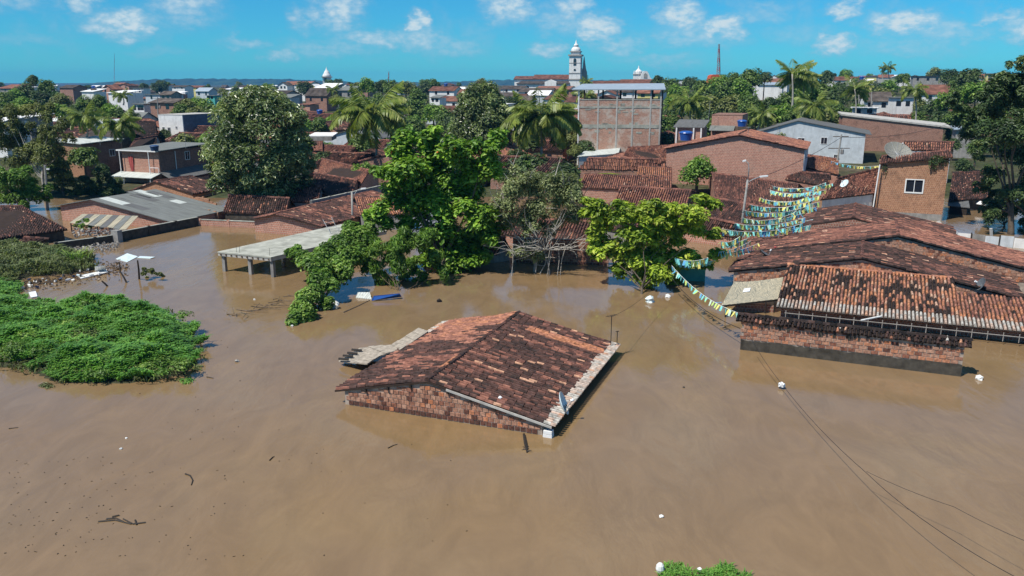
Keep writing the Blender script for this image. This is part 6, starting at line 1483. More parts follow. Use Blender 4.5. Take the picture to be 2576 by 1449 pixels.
b0 = PY(2220, 215, 420); palm('narrow palm of the pair silhouetted on the horizon', b0, PY(2219, 170, 420), 2.4, 12, 11, rt=.25)
b0 = PY(1474, 240, 330); palm('palm in front of the church tower, at its dark side', b0, PY(1474, 206, 330), 3.6, 16, 12)
b0 = PY(1468, 256, 158); palm('yellow palm seen through the open top floor of the three storey block', b0, PY(1475, 240, 158), 3.0, 14, 13)
b0 = PY(1160, 350, 150); palm('young yellow palm in front of the tree belt behind the almond tree', b0, PY(1162, 318, 150), 2.6, 14, 14)
b0 = PY(2060, 330, 150); palm('low green palm in the forest behind the white gable', b0, PY(2050, 270, 150), 4.6, 18, 15)
b0 = PY(1900, 330, 150); palm('low yellow green palm at the forest edge behind the brick house with the awning', b0, PY(1915, 290, 150), 3.4, 16, 16)
b0 = PY(838, 262, 300); palm('slim palm standing against the brown roofs under the dome tower', b0, PY(838, 226, 300), 3.4, 14, 17)
b0 = PY(310, 260, 230); palm('dark spiky palm among the white roofs of the distant town', b0, PY(306, 240, 230), 3.2, 14, 18)
# ------------------------------------------------------------------ distant town: churches, mast, houses, trees
def box_px(x0, x1, yt, yb, Y):
    a = PY(x0, yt, Y); b = PY(x1, yt, Y); c = PY(x0, yb, Y)
    return a, b, c
def church():
    Y = 560.0; s = Y / FOC; X = lambda x: (x - CX) * s * math.cos(PITCH) / 1.0; 
    def pt(x, y): return PY(x, y, Y)
    root = thing('church', 'white church with tall bell tower and long red brown nave roof', 'church', pt(1444, 216))
    g = Grid(14.0); C = pt(1431, 216); a0, b = g.ab(C); a1 = g.on_b(1459, 216, b)[0]; w = a1 - a0; z0 = C[2] - 4
    zz = lambda y: PY(1444, y, Y)[2]
    t = MB(); t.para(g(a0, b, z0), g.u * w, g.w * w, (0, 0, zz(139) - z0)); t.obj('tower', M_WHITE, root)
    for y, o, h in ((139, .7, 1.0), (184, .25, .5), (200, .3, 1.0), (158.5, .15, .3)):
        q = MB(); q.para(g(a0 - o, b - o, zz(y) - h / 2), g.u * (w + 2 * o), g.w * (w + 2 * o), (0, 0, h)); q.obj('cornice', M_STONE, root)
    q = MB(); q.para(g(a0 + .8, b + .8, zz(139) + .5), g.u * (w - 1.6), g.w * (w - 1.6), (0, 0, zz(131) - zz(139))); q.obj('belfry_base', M_WHITE, root)
    q = MB(); q.para(g(a0 + .2, b + .2, zz(131)), g.u * (w - .4), g.w * (w - .4), (0, 0, .6)); q.obj('cornice', M_STONE, root)
    d = MB(); c = g(a0 + w / 2, b + w / 2, zz(131) + .5); k = w / 2
    d.lathe(c, [(k * .82, 0), (k * .86, 1.0), (k * .7, 2.2), (k * .42, 3.0), (k * .42, 3.4), (k * .5, 3.5), (k * .34, 4.4), (k * .16, 5.2), (k * .1, 6.4), (0, 7.6)], 16); d.obj('dome', M_WHITE, root, smooth=True)
    def arch(cx, y0, y1, wpx, face='f'):
        q = MB(); n = 8; a, _ = g.on_b(cx, y0, b); hw = wpx * s / 2; zb, zt = zz(y0), zz(y1) - hw
        pl = [g(a - hw, b - .12, zb), g(a + hw, b - .12, zb)] + [g(a + math.cos(th) * hw, b - .12, zt + math.sin(th) * hw) for th in np.linspace(0, math.pi, n)]
        q.extrude(pl, g.w * .2); q.obj('opening', M_GLASS, root)
    arch(1446, 165, 147, 7)
    q = MB(); a, _ = g.on_b(1446, 177, b); q.lathe(g(a, b - .05, zz(176)), [(0, .1), (.75, .1), (.75, -.1)], 12, axis=-g.w); q.obj('opening', M_GLASS, root)
    for y in (150, 176):
        q = MB(); q.para(g(a1 - .05, b + w * .35, zz(y + 6)), g.u * .12, g.w * w * .3, (0, 0, zz(y - 5) - zz(y + 6))); q.obj('opening', M_STONE, root)
    # carved facade beyond the tower
    f = MB(); P0 = [(1461, 216), (1461, 178), (1464, 168), (1466, 176), (1468, 152), (1470, 140), (1471.5, 152), (1474, 172), (1477, 182), (1477, 216)]
    pl = [PY(x, y, Y + 6) for x, y in P0]; f.extrude(pl, V3(0, 1.6, 0)); f.obj('facade', M_STONE, root)
    # nave
    n0, n1 = g.on_b(1296, 200, b + 6)[0], a0 + .5
    nv = MB(); zr, ze, zl = zz(188), zz(197), zz(216) - 3
    nv.extrude([g(n0, b + 4, zl), g(n0, b + 4, ze), g(n0, b + 14, ze), g(n0, b + 14, zl)], g.u * (n1 - n0)); nv.obj('wall', M_WHITE, root)
    r = MB(); nm = n0 + (n1 - n0) * .33
    for q0, q1, dz in ((n0 - .5, nm, -.7), (nm + .01, n1, .2)):
        r.slab([g(q0, b + 3.2, ze - .3), g(q1, b + 3.2, ze - .3), g(q1, b + 9, zr + dz), g(q0, b + 9, zr + dz)], .4); r.slab([g(q0, b + 9, zr + dz), g(q1, b + 9, zr + dz), g(q1, b + 14.8, ze - .3), g(q0, b + 14.8, ze - .3)], .4)
    r.obj('roof', M_ROOFFAR, root)
    ai = MB(); zt = zz(204); ai.slab([g(n0 + 3, b - 3.5, zz(210)), g(n1, b - 3.5, zz(210)), g(n1, b + 3.9, zt), g(n0 + 5, b + 3.9, zt)], .4); ai.obj('aisle_roof', M_ROOFFARD, root)
    aw = MB(); aw.para(g(n0 + 3, b - 2.6, zl), g.u * (n1 - n0 - 3), g.w * .4, (0, 0, zz(211) - zl)); aw.obj('aisle_wall', M_WHITE, root)
    ga, _ = g.on_b(1388, 205, b); gw = 3.9; ch = MB(); ch.extrude([g(ga - gw, b - 4.4, zl), g(ga + gw, b - 4.4, zl), g(ga + gw, b - 4.4, zz(206)), g(ga, b - 4.4, zz(200)), g(ga - gw, b - 4.4, zz(206))], g.w * 4); ch.obj('chapel_gable', M_WHITE, root)
M_ROOFFAR = tone_mat('far_clay_roof', [(0, (.05, .03, .026)), (.5, (.15, .07, .05)), (1, (.34, .16, .11))], .9, .1, .6, .55)
M_ROOFFARD = tone_mat('far_dark_roof', [(0, (.03, .026, .024)), (.5, (.085, .07, .06)), (1, (.16, .13, .11))], .9, .1, .6, .55)
church()
def dome_tower():
    Y = 640.; c = PY(823, 206, Y); s = Y / FOC; root = thing('dome_tower', 'small white tower with a stepped pointed dome on the skyline', 'tower', c)
    zz = lambda y: PY(823, y, Y)[2]
    t = MB(); t.box(V3(c[0], c[1], zz(206) - 8), 24 * s * .85, 24 * s * .85, zz(195) - zz(206) + 8, .2); t.obj('tower', M_WHITE, root)
    q = MB(); q.box(V3(c[0], c[1], zz(195)), 26 * s, 26 * s, .7, .2); q.obj('cornice', M_STONE, root)
    d = MB(); d.lathe(V3(c[0], c[1], zz(195) + .7), [(10 * s, 0), (10.5 * s, 2 * s), (9 * s, 5 * s), (7 * s, 8 * s), (6.8 * s, 9 * s), (4.5 * s, 13 * s), (2.5 * s, 15 * s), (2 * s, 17 * s), (.6 * s, 20 * s), (0, 24 * s)], 14); d.obj('dome', M_WHITE, root, smooth=True)
    q = MB(); q.box(V3(c[0] - .5, c[1] - 24 * s * .43, zz(205)), 1.6, .6, 2.6, .2); q.obj('opening', M_GLASS, root)
dome_tower()
def small_church():
    Y = 520.; s = Y / FOC; zz = lambda y: PY(1612, y, Y)[2]; root = thing('church', 'small white church with a curved gable and a short side tower', 'church', PY(1612, 206, Y))
    t = MB(); a = PY(1595, 206, Y); t.box(V3(a[0] + 3, a[1] + 3, zz(208) - 6), 5.6, 5.6, zz(188) - zz(208) + 6); t.obj('tower', M_WHITE, root)
    q = MB(); q.box(V3(a[0] + 3, a[1] + 3, zz(188)), 6.2, 6.2, .5); q.obj('cornice', M_STONE, root)
    d = MB(); d.lathe(V3(a[0] + 3, a[1] + 3, zz(188) + .5), [(2.2, 0), (2.2, 1.5), (1.2, 2.4), (.5, 3.2), (.3, 4.2), (0, 5.2)], 10); d.obj('dome', M_WHITE, root)
    for dx in (-2.4, 2.4):
        for dy in (-2.4, 2.4): q = MB(); q.lathe(V3(a[0] + 3 + dx, a[1] + 3 + dy, zz(188) + .5), [(.35, 0), (.3, 1), (0, 2.2)], 6); q.obj('pinnacle', M_WHITE, root)
    f = MB(); pl = [(1603, 212), (1603, 202), (1610, 199), (1612, 192), (1615, 184), (1619, 179.5), (1624, 178.5), (1629, 180), (1632, 186), (1635, 194), (1641, 200), (1643, 212)]
    f.extrude([PY(x, y, Y - 3) for x, y in pl], V3(0, 1.5, 0)); f.obj('gable', M_WHITE, root)
    q = MB(); q.extrude([PY(x, y, Y - 3.2) for x, y in ((1619.5, 196), (1619.5, 187), (1624, 183), (1628, 187), (1628, 196))], V3(0, .3, 0)); q.obj('opening', M_STONE, root)
    w = MB(); q0 = PY(1603, 206, Y); w.para(V3(q0[0], q0[1], zz(212) - 4), (11, 0, 0), (0, 22, 0), (0, 0, zz(200) - zz(212) + 4)); w.obj('wall', M_WHITE, root)
small_church()
def mast(label, x, yt, yb, Y, w=1.5):
    b = PY(x, yb, Y); t = PY(x + 1, yt, Y); root = thing('radio_mast', label, 'mast', b, 'lattice masts on the skyline'); m = MB(); m2 = MB(); n = 14
    ps = [b + (t - b) * k / n for k in range(n + 1)]
    cn = lambda p, f: [p + V3(math.cos(q), math.sin(q), 0) * w * (1 - .7 * f) for q in (.5, 2.6, 4.7)]
    for k in range(n):
        A, B = cn(ps[k], k / n), cn(ps[k + 1], (k + 1) / n); (m if k % 4 < 2 else m2)
        for i in range(3): mm = m if k % 4 < 2 else m2; mm.tube([A[i], B[i]], .16, 4); mm.tube([A[i], B[(i + 1) % 3]], .10, 3); mm.tube([B[i], B[(i + 1) % 3]], .10, 3)
    m.obj('lattice', M_STEEL, root, kind='stuff'); m2.obj('lattice', M_RED, root, kind='stuff')
    return root
mast('tall lattice radio mast above the orange roofed building', 1808, 111, 192, 480, 1.2)
mast('thin far red and white mast behind the tree belt', 977, 180, 210, 900, .8)
mast('faint tall thin mast on the west horizon', 287, 135, 212, 1800, .7)
o = PY(1801, 203, 470); root = thing('orange_building', 'small orange red building with a rounded top at the foot of the radio mast', 'house', o)
q = MB(); pl = [(1780, 216), (1785, 204), (1789, 190), (1795, 187.5), (1806, 187.5), (1813, 190), (1817, 196), (1817, 216)]; q.extrude([PY(x, y, 470) for x, y in pl], V3(0, 8, 0)); q.obj('wall', M_ORANGE, root)

WALLS = {'white': M_WHITE, 'grey': M_GREYP, 'brick': M_BRICKW, 'pale grey': M_WHITEB, 'yellow': M_YELLOW, 'teal': M_TEAL, 'pink brick': M_BRICKP, 'dark': M_DARKP}
FAR = []
def far_house(x0, x1, yr, ye, yb, Y, wall, roof, kind='a', seed=0, label=None, wins=2, deg=None):
    """house by its picture box at depth Y; kind a = ridge across, b = gable to the viewer, f = flat, s = sloping sheet"""
    r = np.random.default_rng(seed + int(x0) * 7 + int(Y)); g = Grid(21.5 if deg is None else deg)
    c = PY((x0 + x1) / 2, ye, Y); W = (x1 - x0) * Y / FOC; ze = c[2]; zr = PY((x0 + x1) / 2, yr, Y)[2]; zb = PY((x0 + x1) / 2, yb, Y)[2]; gl = float(land(c[0], c[1])); z0 = min(zb, gl) - .5
    zr = max(zr, ze + .25); W = W / (math.cos(math.radians(g.deg)) + .35); dep = max(5.0, W * r.uniform(.7, 1.0))
    a, b = g.ab(c); a0, a1, b0, b1 = a - W / 2, a + W / 2, b - dep * .3, b + dep * .7
    cn = dict(clay='clay', dark='dark brown', grey='grey sheet', white='white sheet', metal='bluish metal', orange='orange tile')[roof]
    root = thing('distant_house', '', 'house', g(a, b, max(z0, 0)), 'houses of the distant town')
    FAR.append((root, label, wall, cn, kind, x0, x1, ye, Y))
    rm = dict(clay=M_ROOFFAR, dark=M_ROOFFARD, grey=M_SHEET, white=M_WHITE, metal=M_METAL, orange=M_ROOFFAR)[roof]; wm = WALLS[wall]
    rt = r.uniform(.25, .75) + (.3 if roof == 'orange' else 0)
    w = MB(); R = MB(); o = .4
    if kind == 'a':
        bm = (b0 + b1) / 2; w.extrude([g(a0, b0, z0), g(a0, b0, ze), g(a0, bm, zr), g(a0, b1, ze), g(a0, b1, z0)], g.u * (a1 - a0)); sl = (zr - ze) / (bm - b0)
        R.slab([g(a0 - o, b0 - o, ze - sl * o + .12), g(a1 + o, b0 - o, ze - sl * o + .12), g(a1 + o, bm, zr + .12), g(a0 - o, bm, zr + .12)], .1, rt); R.slab([g(a0 - o, bm, zr + .12), g(a1 + o, bm, zr + .12), g(a1 + o, b1 + o, ze - sl * o + .12), g(a0 - o, b1 + o, ze - sl * o + .12)], .1, rt)
    elif kind == 'b':
        am = (a0 + a1) / 2; w.extrude([g(a0, b0, z0), g(a1, b0, z0), g(a1, b0, ze), g(am, b0, zr), g(a0, b0, ze)], g.w * (b1 - b0)); sl = (zr - ze) / (am - a0)
        R.slab([g(a0 - o, b0 - o, ze - sl * o + .12), g(am, b0 - o, zr + .12), g(am, b1 + o, zr + .12), g(a0 - o, b1 + o, ze - sl * o + .12)], .1, rt); R.slab([g(am, b0 - o, zr + .12), g(a1 + o, b0 - o, ze - sl * o + .12), g(a1 + o, b1 + o, ze - sl * o + .12), g(am, b1 + o, zr + .12)], .1, rt)
    else:
        w.para(g(a0, b0, z0), g.u * (a1 - a0), g.w * (b1 - b0), (0, 0, ze - z0)); d = 0 if kind == 'f' else zr - ze
        R.slab([g(a0 - o, b0 - o, ze + .16), g(a1 + o, b0 - o, ze + .16), g(a1 + o, b1 + o, ze + .16 + d), g(a0 - o, b1 + o, ze + .16 + d)], .15, rt)
    w.obj('wall', wm, root); R.obj('roof', rm, root)
    if wins and ze - zb > 1.5:
        for k in range(wins):
            q = MB(); aa = a0 + (a1 - a0) * (k + .5) / wins + r.uniform(-.3, .3); h = min(1.2, (ze - zb) * .5); ww = r.uniform(.8, 1.2); zc = ze - (ze - zb) * .35
            q.para(g(aa - ww / 2, b0 - .05, zc - h / 2), g.u * ww, g.w * .1, (0, 0, h)); q.obj('window', M_GLASS, root)
    return root
FH = far_house
# named ones first
FH(702, 800, 205, 213, 232, 430, 'white', 'clay', 'a', label='white shed like house with a curved dark edge and brown roof below the dome tower')
FH(700, 732, 207, 214, 230, 425, 'white', 'dark', 'b', label='bright white gable end below the wooded ridge, beside a long brown roof')
FH(775, 806, 212, 220, 229, 400, 'yellow', 'white', 'b', label='small yellow gabled house below the dome tower')
FH(790, 852, 210, 222, 240, 380, 'grey', 'white', 's', label='grey house with a broad white sheet roof below the dome tower')
FH(765, 842, 222, 240, 268, 310, 'brick', 'dark', 'a', label='brown brick house with a sagging dark roof below the dome tower')
FH(848, 898, 218, 228, 256, 300, 'grey', 'grey', 's', label='grey flat topped house beside the tree belt, east of the dome tower')
FH(756, 792, 261, 263, 272, 270, 'pink brick', 'orange', 's', label='tiny house with a salmon pink roof above the big mango tree', wins=0)
FH(640, 745, 228, 240, 262, 330, 'grey', 'dark', 'a'); FH(705, 745, 238, 246, 262, 300, 'pale grey', 'grey', 's')
FH(636, 680, 222, 228, 236, 420, 'white', 'dark', 'f'); FH(655, 690, 222, 224, 232, 460, 'yellow', 'grey', 'f'); FH(690, 730, 224, 228, 238, 440, 'white', 'white', 's')
FH(362, 448, 222, 238, 256, 300, 'pale grey', 'grey', 'f', label='long pale grey wall of a house beneath the wooded ridge')
FH(402, 446, 230, 238, 252, 290, 'grey', 'dark', 'a'); FH(375, 470, 249, 258, 285, 215, 'brick', 'dark', 'a', label='brick house with a wide dark roof behind the tall narrow white house')
FH(340, 380, 255, 262, 286, 220, 'white', 'grey', 'f', label='ruined white house with dark window holes behind the tall narrow white house', wins=3)
FH(270, 345, 228, 234, 244, 300, 'white', 'white', 's', label='long low white roofed house in the west of the town')
FH(490, 540, 221, 229, 246, 340, 'pale grey', 'metal', 'a', label='pale blue house with a hipped bluish roof beneath the wooded ridge')
FH(522, 552, 238, 241, 254, 300, 'teal', 'grey', 'f', label='small turquoise house with one dark window beyond the big mango tree')
FH(205, 255, 224, 231, 240, 330, 'white', 'white', 's'); FH(150, 205, 214, 221, 228, 430, 'brick', 'dark', 'a'); FH(255, 300, 214, 224, 236, 350, 'pink brick', 'clay', 'b', label='pinkish gabled house standing tall in the west of the town')
FH(0, 90, 213, 222, 232, 330, 'grey', 'clay', 'a', label='long brown roof at the west edge beside the dark tree clump'); FH(55, 80, 219, 222, 230, 320, 'white', 'white', 's')
FH(295, 340, 211, 216, 226, 520, 'pink brick', 'clay', 'b'); FH(335, 368, 216, 222, 240, 360, 'white', 'grey', 'f'); FH(285, 320, 208, 212, 220, 700, 'pink brick', 'clay', 'a')
FH(430, 480, 215, 219, 226, 480, 'white', 'dark', 'a'); FH(470, 520, 216, 220, 228, 500, 'yellow', 'clay', 'a'); FH(560, 620, 221, 225, 234, 470, 'white', 'white', 's'); FH(590, 650, 215, 219, 226, 560, 'grey', 'dark', 'a'); FH(395, 440, 213, 216, 224, 560, 'white', 'clay', 'a')
FH(-20, 40, 295, 306, 322, 150, 'white', 'white', 's', label='white sheet roof showing through the airy tree, nearest the edge'); FH(20, 110, 288, 296, 312, 165, 'grey', 'white', 's', label='larger white sheet roof half hidden by the airy tree')
FH(0, 46, 283, 286, 296, 190, 'grey', 'metal', 's', label='bluish roof at the west edge above the white sheet roofs'); FH(247, 300, 302, 318, 332, 145, 'pale grey', 'white', 'b', label='pale pointed white roof between the two small palms')
FH(200, 330, 330, 345, 362, 140, 'dark', 'dark', 'a', label='broad dark roof directly behind the flat pale roofed brick house')
FH(1075, 1160, 218, 228, 244, 330, 'white', 'clay', 'a', label='long red roofed white house beside the tree belt'); FH(1150, 1210, 225, 236, 252, 290, 'white', 'clay', 'a', label='white house with a red roof just west of the pointed mango tree')
FH(1180, 1232, 208, 218, 226, 400, 'pink brick', 'clay', 'b'); FH(1100, 1140, 214, 219, 228, 420, 'white', 'dark', 'a'); FH(1085, 1115, 240, 246, 262, 280, 'white', 'grey', 's')
FH(1255, 1330, 216, 224, 236, 420, 'white', 'dark', 'a'); FH(1300, 1400, 222, 231, 243, 360, 'white', 'dark', 'a', label='long low white house with a dark roof in front of the church'); FH(1340, 1450, 217, 224, 232, 430, 'white', 'clay', 'a')
FH(1390, 1450, 222, 226, 246, 300, 'brick', 'clay', 'f', label='plain brick box house beside the three storey block'); FH(1240, 1300, 233, 242, 256, 300, 'white', 'dark', 'a'); FH(1290, 1345, 242, 252, 268, 250, 'grey', 'dark', 'a'); FH(1258, 1284, 258, 262, 276, 230, 'white', 'white', 'f')
FH(1480, 1570, 204, 214, 226, 400, 'white', 'clay', 'a', label='white house with a long red brown roof behind the three storey block'); FH(1545, 1680, 200, 212, 224, 380, 'white', 'clay', 'a', label='large red roofed house under the small white church'); FH(1470, 1520, 207, 212, 222, 420, 'white', 'white', 's')
FH(1500, 1560, 228, 238, 250, 240, 'white', 'clay', 'b'); FH(1550, 1640, 224, 232, 248, 260, 'white', 'dark', 'a'); FH(1600, 1665, 226, 234, 250, 230, 'yellow', 'clay', 'a'); FH(1500, 1552, 240, 247, 256, 200, 'pink brick', 'clay', 'b')
FH(1890, 1990, 198, 207, 222, 330, 'white', 'clay', 'a', label='white house with a red roof between the forest and the windblown palm'); FH(1905, 1975, 208, 214, 224, 300, 'white', 'metal', 's')
FH(2095, 2160, 193, 202, 214, 420, 'white', 'clay', 'a'); FH(2240, 2300, 186, 194, 206, 430, 'white', 'white', 'b', label='white peaked house on the skyline beside the silhouetted palms')
FH(2290, 2400, 186, 192, 212, 360, 'grey', 'dark', 'f', label='long grey ruinous wall on the skyline near the tall dark tree', wins=4); FH(2165, 2245, 232, 252, 285, 215, 'white', 'dark', 'a', label='white house with a slate grey roof behind the long red brick building', deg=10)
FH(2240, 2300, 234, 246, 285, 205, 'white', 'grey', 'f', label='white two storey house by the slender white trunked palm', deg=10); FH(2310, 2420, 214, 236, 262, 240, 'white', 'clay', 'a', label='wide red roofed house glimpsed beside the slender white trunked palm')
FH(2480, 2510, 183, 186, 205, 330, 'yellow', 'clay', 'f'); FH(2490, 2580, 192, 196, 214, 300, 'white', 'white', 'f', label='long white block on the east skyline beside the tall dark tree'); FH(2450, 2530, 204, 210, 228, 260, 'white', 'clay', 'a'); FH(2520, 2600, 207, 212, 226, 250, 'pale grey', 'metal', 's')
FH(2140, 2210, 268, 272, 292, 190, 'pale grey', 'white', 'f'); FH(2400, 2455, 322, 326, 332, 140, 'grey', 'metal', 's', wins=0)
FH(1000, 1075, 365, 376, 396, 130, 'grey', 'dark', 'a'); FH(1060, 1130, 372, 380, 400, 125, 'dark', 'clay', 'a'); FH(1110, 1170, 352, 358, 376, 145, 'pale grey', 'grey', 'f')
# more roofs to fill the town
rf = np.random.default_rng(90); kk = 0
def zone_ok(x, Y):
    px = CX + x / Y * FOC
    return not (1660 < px < 2130 and Y < 420) and not (880 < px < 1070 and Y < 420) and not (2100 < px and Y < 230)
for Y in list(np.linspace(190, 330, 5)) + list(np.linspace(360, 900, 9)):
    n = 9 if Y < 340 else 13
    for k in range(n):
        t = rf.uniform(-.66, .66); x = t * Y; YY = Y * rf.uniform(.94, 1.06)
        if not zone_ok(x, YY): continue
        px = CX + x / YY * FOC; zg = float(land(x, YY)); W = rf.uniform(7, 13); hh = rf.uniform(2.8, 4.0); rr2 = rf.uniform(1.0, 2.0)
        v = V3(x, YY, zg) - EYE; yv = lambda z: CY - FOC * ((V3(x, YY, z) - EYE) @ _U) / ((V3(x, YY, z) - EYE) @ _F)
        dx = W / YY * FOC / 2
        FH(px - dx, px + dx, yv(zg + hh + rr2), yv(zg + hh), yv(zg), YY, rf.choice(['white', 'white', 'grey', 'brick', 'pale grey', 'pink brick', 'yellow'], p=[.3, .1, .2, .15, .12, .08, .05]), rf.choice(['clay', 'dark', 'grey', 'white'], p=[.45, .27, .14, .14]), rf.choice(['a', 'b', 's']), seed=kk, wins=2 if Y < 360 else 0); kk += 1

BUSHES = []
# ------------------------------------------------------------------ close packed roofs behind the first row
HERO = []
for o_ in list(SC.objects):
    if o_.type == 'EMPTY' and o_.parent is None and o_.get('category') in ('house', 'building', 'wall', 'tree', 'palm tree', 'shed'): HERO.append((o_.location.x, o_.location.y, o_.get('category')))
rq = np.random.default_rng(303); nq = 0
ROOFS = []
for b in np.arange(100, 235, 10.5):
    for a in np.arange(-190, 150, 9.5):
        aa = a + rq.uniform(-1.2, 1.2); bb = b + rq.uniform(-1.5, 1.5); p = G1(aa, bb); x, y = p[0], p[1]
        if y < 96 or y > 225: continue
        t = x / y
        if abs(t) > .66: continue
        px = CX + t * FOC * .97
        if 1670 < px < 2120 and y > 138: continue
        if 870 < px < 1130 and y > 160: continue
        if px > 2090 and y > 118 and y < 175: continue
        if 1880 < px < 2210 and y < 140: continue
        if px < 190 and y < 150: continue
        if px > 2330 and y < 130: continue
        if any((x - hx) ** 2 + (y - hy) ** 2 < (7.5 if hc != 'palm tree' else 2.5) ** 2 for hx, hy, hc in HERO): continue
        if 1430 < px < 1700 and y < 133: continue
        if rq.random() < .12: continue
        gl = float(land(x, y)); z0 = min(gl, .2) - .5; he = max(gl, 0) + rq.uniform(1.6, 2.8); W = rq.uniform(7, 9.2); D = rq.uniform(8, 10.3); hr = he + rq.uniform(.9, 1.5)
        root = thing('distant_house', '', 'house', (x, y, max(gl, 0)), 'houses of the near town'); k = nq; nq += 1
        wl = rq.choice(['grey', 'brick', 'white', 'pink brick'], p=[.3, .35, .2, .15]); tn_ = [('dark brown', T_DARK), ('red brown', T_BROWN), ('mossy', T_DARK2), ('rust red', T_RED)][rq.integers(4)]
        ROOFS.append((root, None, wl, tn_[0] + ' tile', 'b', px - 30, px + 30, 0, y))
        co = .42 if y > 140 else .32
        if rq.random() < .55: gable_b(root, G1, aa - W / 2, aa + W / 2, aa + rq.uniform(-.5, .5), bb, bb + D, z0, he, he, hr, WALLS[wl], over=.3, ov=(.12, .12), tone=tn_[1], pitch=co, row=co * 1.6, parts=False, seed=400 + k, ridge=.4)
        else: ridge_a(root, G1, aa - W / 2, aa + W / 2, bb, bb + D / 2, bb + D, z0, he, he, hr, WALLS[wl], tone=tn_[1], pitch=co, row=co * 1.6, parts=False, seed=400 + k, ridge=.4)
        for q_ in range(2):
            w_ = MB(); ax = aa - W / 2 + W * (.28 + .44 * q_); w_.para(G1(ax - .4, bb - .04, he - 1.5), G1.u * .8, G1.w * .1, (0, 0, .9)); w_.obj('window', M_GLASS, root)
bq = np.random.default_rng(808)
for k in range(90):
    y = bq.uniform(100, 230); t = bq.uniform(-.64, .64); x = t * y; px = CX + t * FOC * .97
    if 1240 < px < 1480 and y < 110: continue
    if 1480 < px < 1700 and y < 131: continue
    if px > 2000 and y < 150 and bq.random() < .7: continue
    R = bq.uniform(1.3, 3.2); zt = max(float(land(x, y)), 0) + R * bq.uniform(1.3, 2.1); v = V3(x, y, zt) - EYE
    FT_ARGS = (CX + FOC * v[0] / (v @ _F), CY - FOC * (v @ _U) / (v @ _F), 2 * R / y * FOC, y, bq.choice(['round', 'dark', 'olive', 'green', 'broad']))
    BUSHES.append(FT_ARGS)

# ---- trees of the town, sharing a few crowns
PROTO = {}
def proto(kind):
    if kind in PROTO: return PROTO[kind]
    seed, leaf, n, size, sq, k = dict(round=(1, L_FOREST, 2600, .16, .9, 38), broad=(2, L_FOREST, 2600, .16, .62, 40), dark=(3, L_DARK, 2600, .15, .95, 40), olive=(4, L_OLIVE, 2200, .15, .8, 34), tall=(5, L_FOREST, 2600, .15, 1.25, 42), green=(6, L_BUSH, 2600, .16, .8, 38))[kind]
    r = np.random.default_rng(seed); cs, rs = clumps((0, 0, 0), (.72, .72, .72 * sq), k, (.22, .42), r, (.35, 1.0), -.6)
    mb = MB(); leaf_cloud(mb, cs, rs, n, size, r, asp=.6, up=.5); PROTO[kind] = mb.data('crown', leaf, False); return PROTO[kind]
TR_ME = {}
TREES = []
def far_tree(x, yt, w, Y, kind, seed=0, yb=None, group='trees of the distant town', label=None, asp=1.0):
    """x: centre, yt: top, w: crown width in picture px"""
    R = w / 2 * Y / FOC; sq = dict(round=.9, broad=.62, dark=.95, olive=.8, tall=1.25, green=.8)[kind] * asp
    top = PY(x, yt, Y); zc = top[2] - R * sq * .98; gl = min(float(land(top[0], top[1])), zc - R * sq * .4)
    root = thing('distant_tree', '', 'tree', (top[0], top[1], gl), group)
    TREES.append((root, label, kind, x, yt, Y, w))
    if 'trunk' not in TR_ME:
        mb = MB(); mb.tube([(0, 0, -.2), (.02, .01, .5), (0, 0, 1)], [1.2, .9, .5], 6); TR_ME['trunk'] = mb.data('trunk', M_BARK, False)
    o = bpy.data.objects.new('trunk', TR_ME['trunk']); COL.objects.link(o); o.parent = root; o.scale = (R * .055 + .05, R * .055 + .05, max(zc - gl, .5))
    o = bpy.data.objects.new('crown', proto(kind)); COL.objects.link(o); o.parent = root; o.location = (0, 0, zc - gl); o.rotation_euler = (0, 0, (seed * 1.7 + x) % 6.28); s = R; o.scale = (s, s, s * asp)
    return root
FT = far_tree
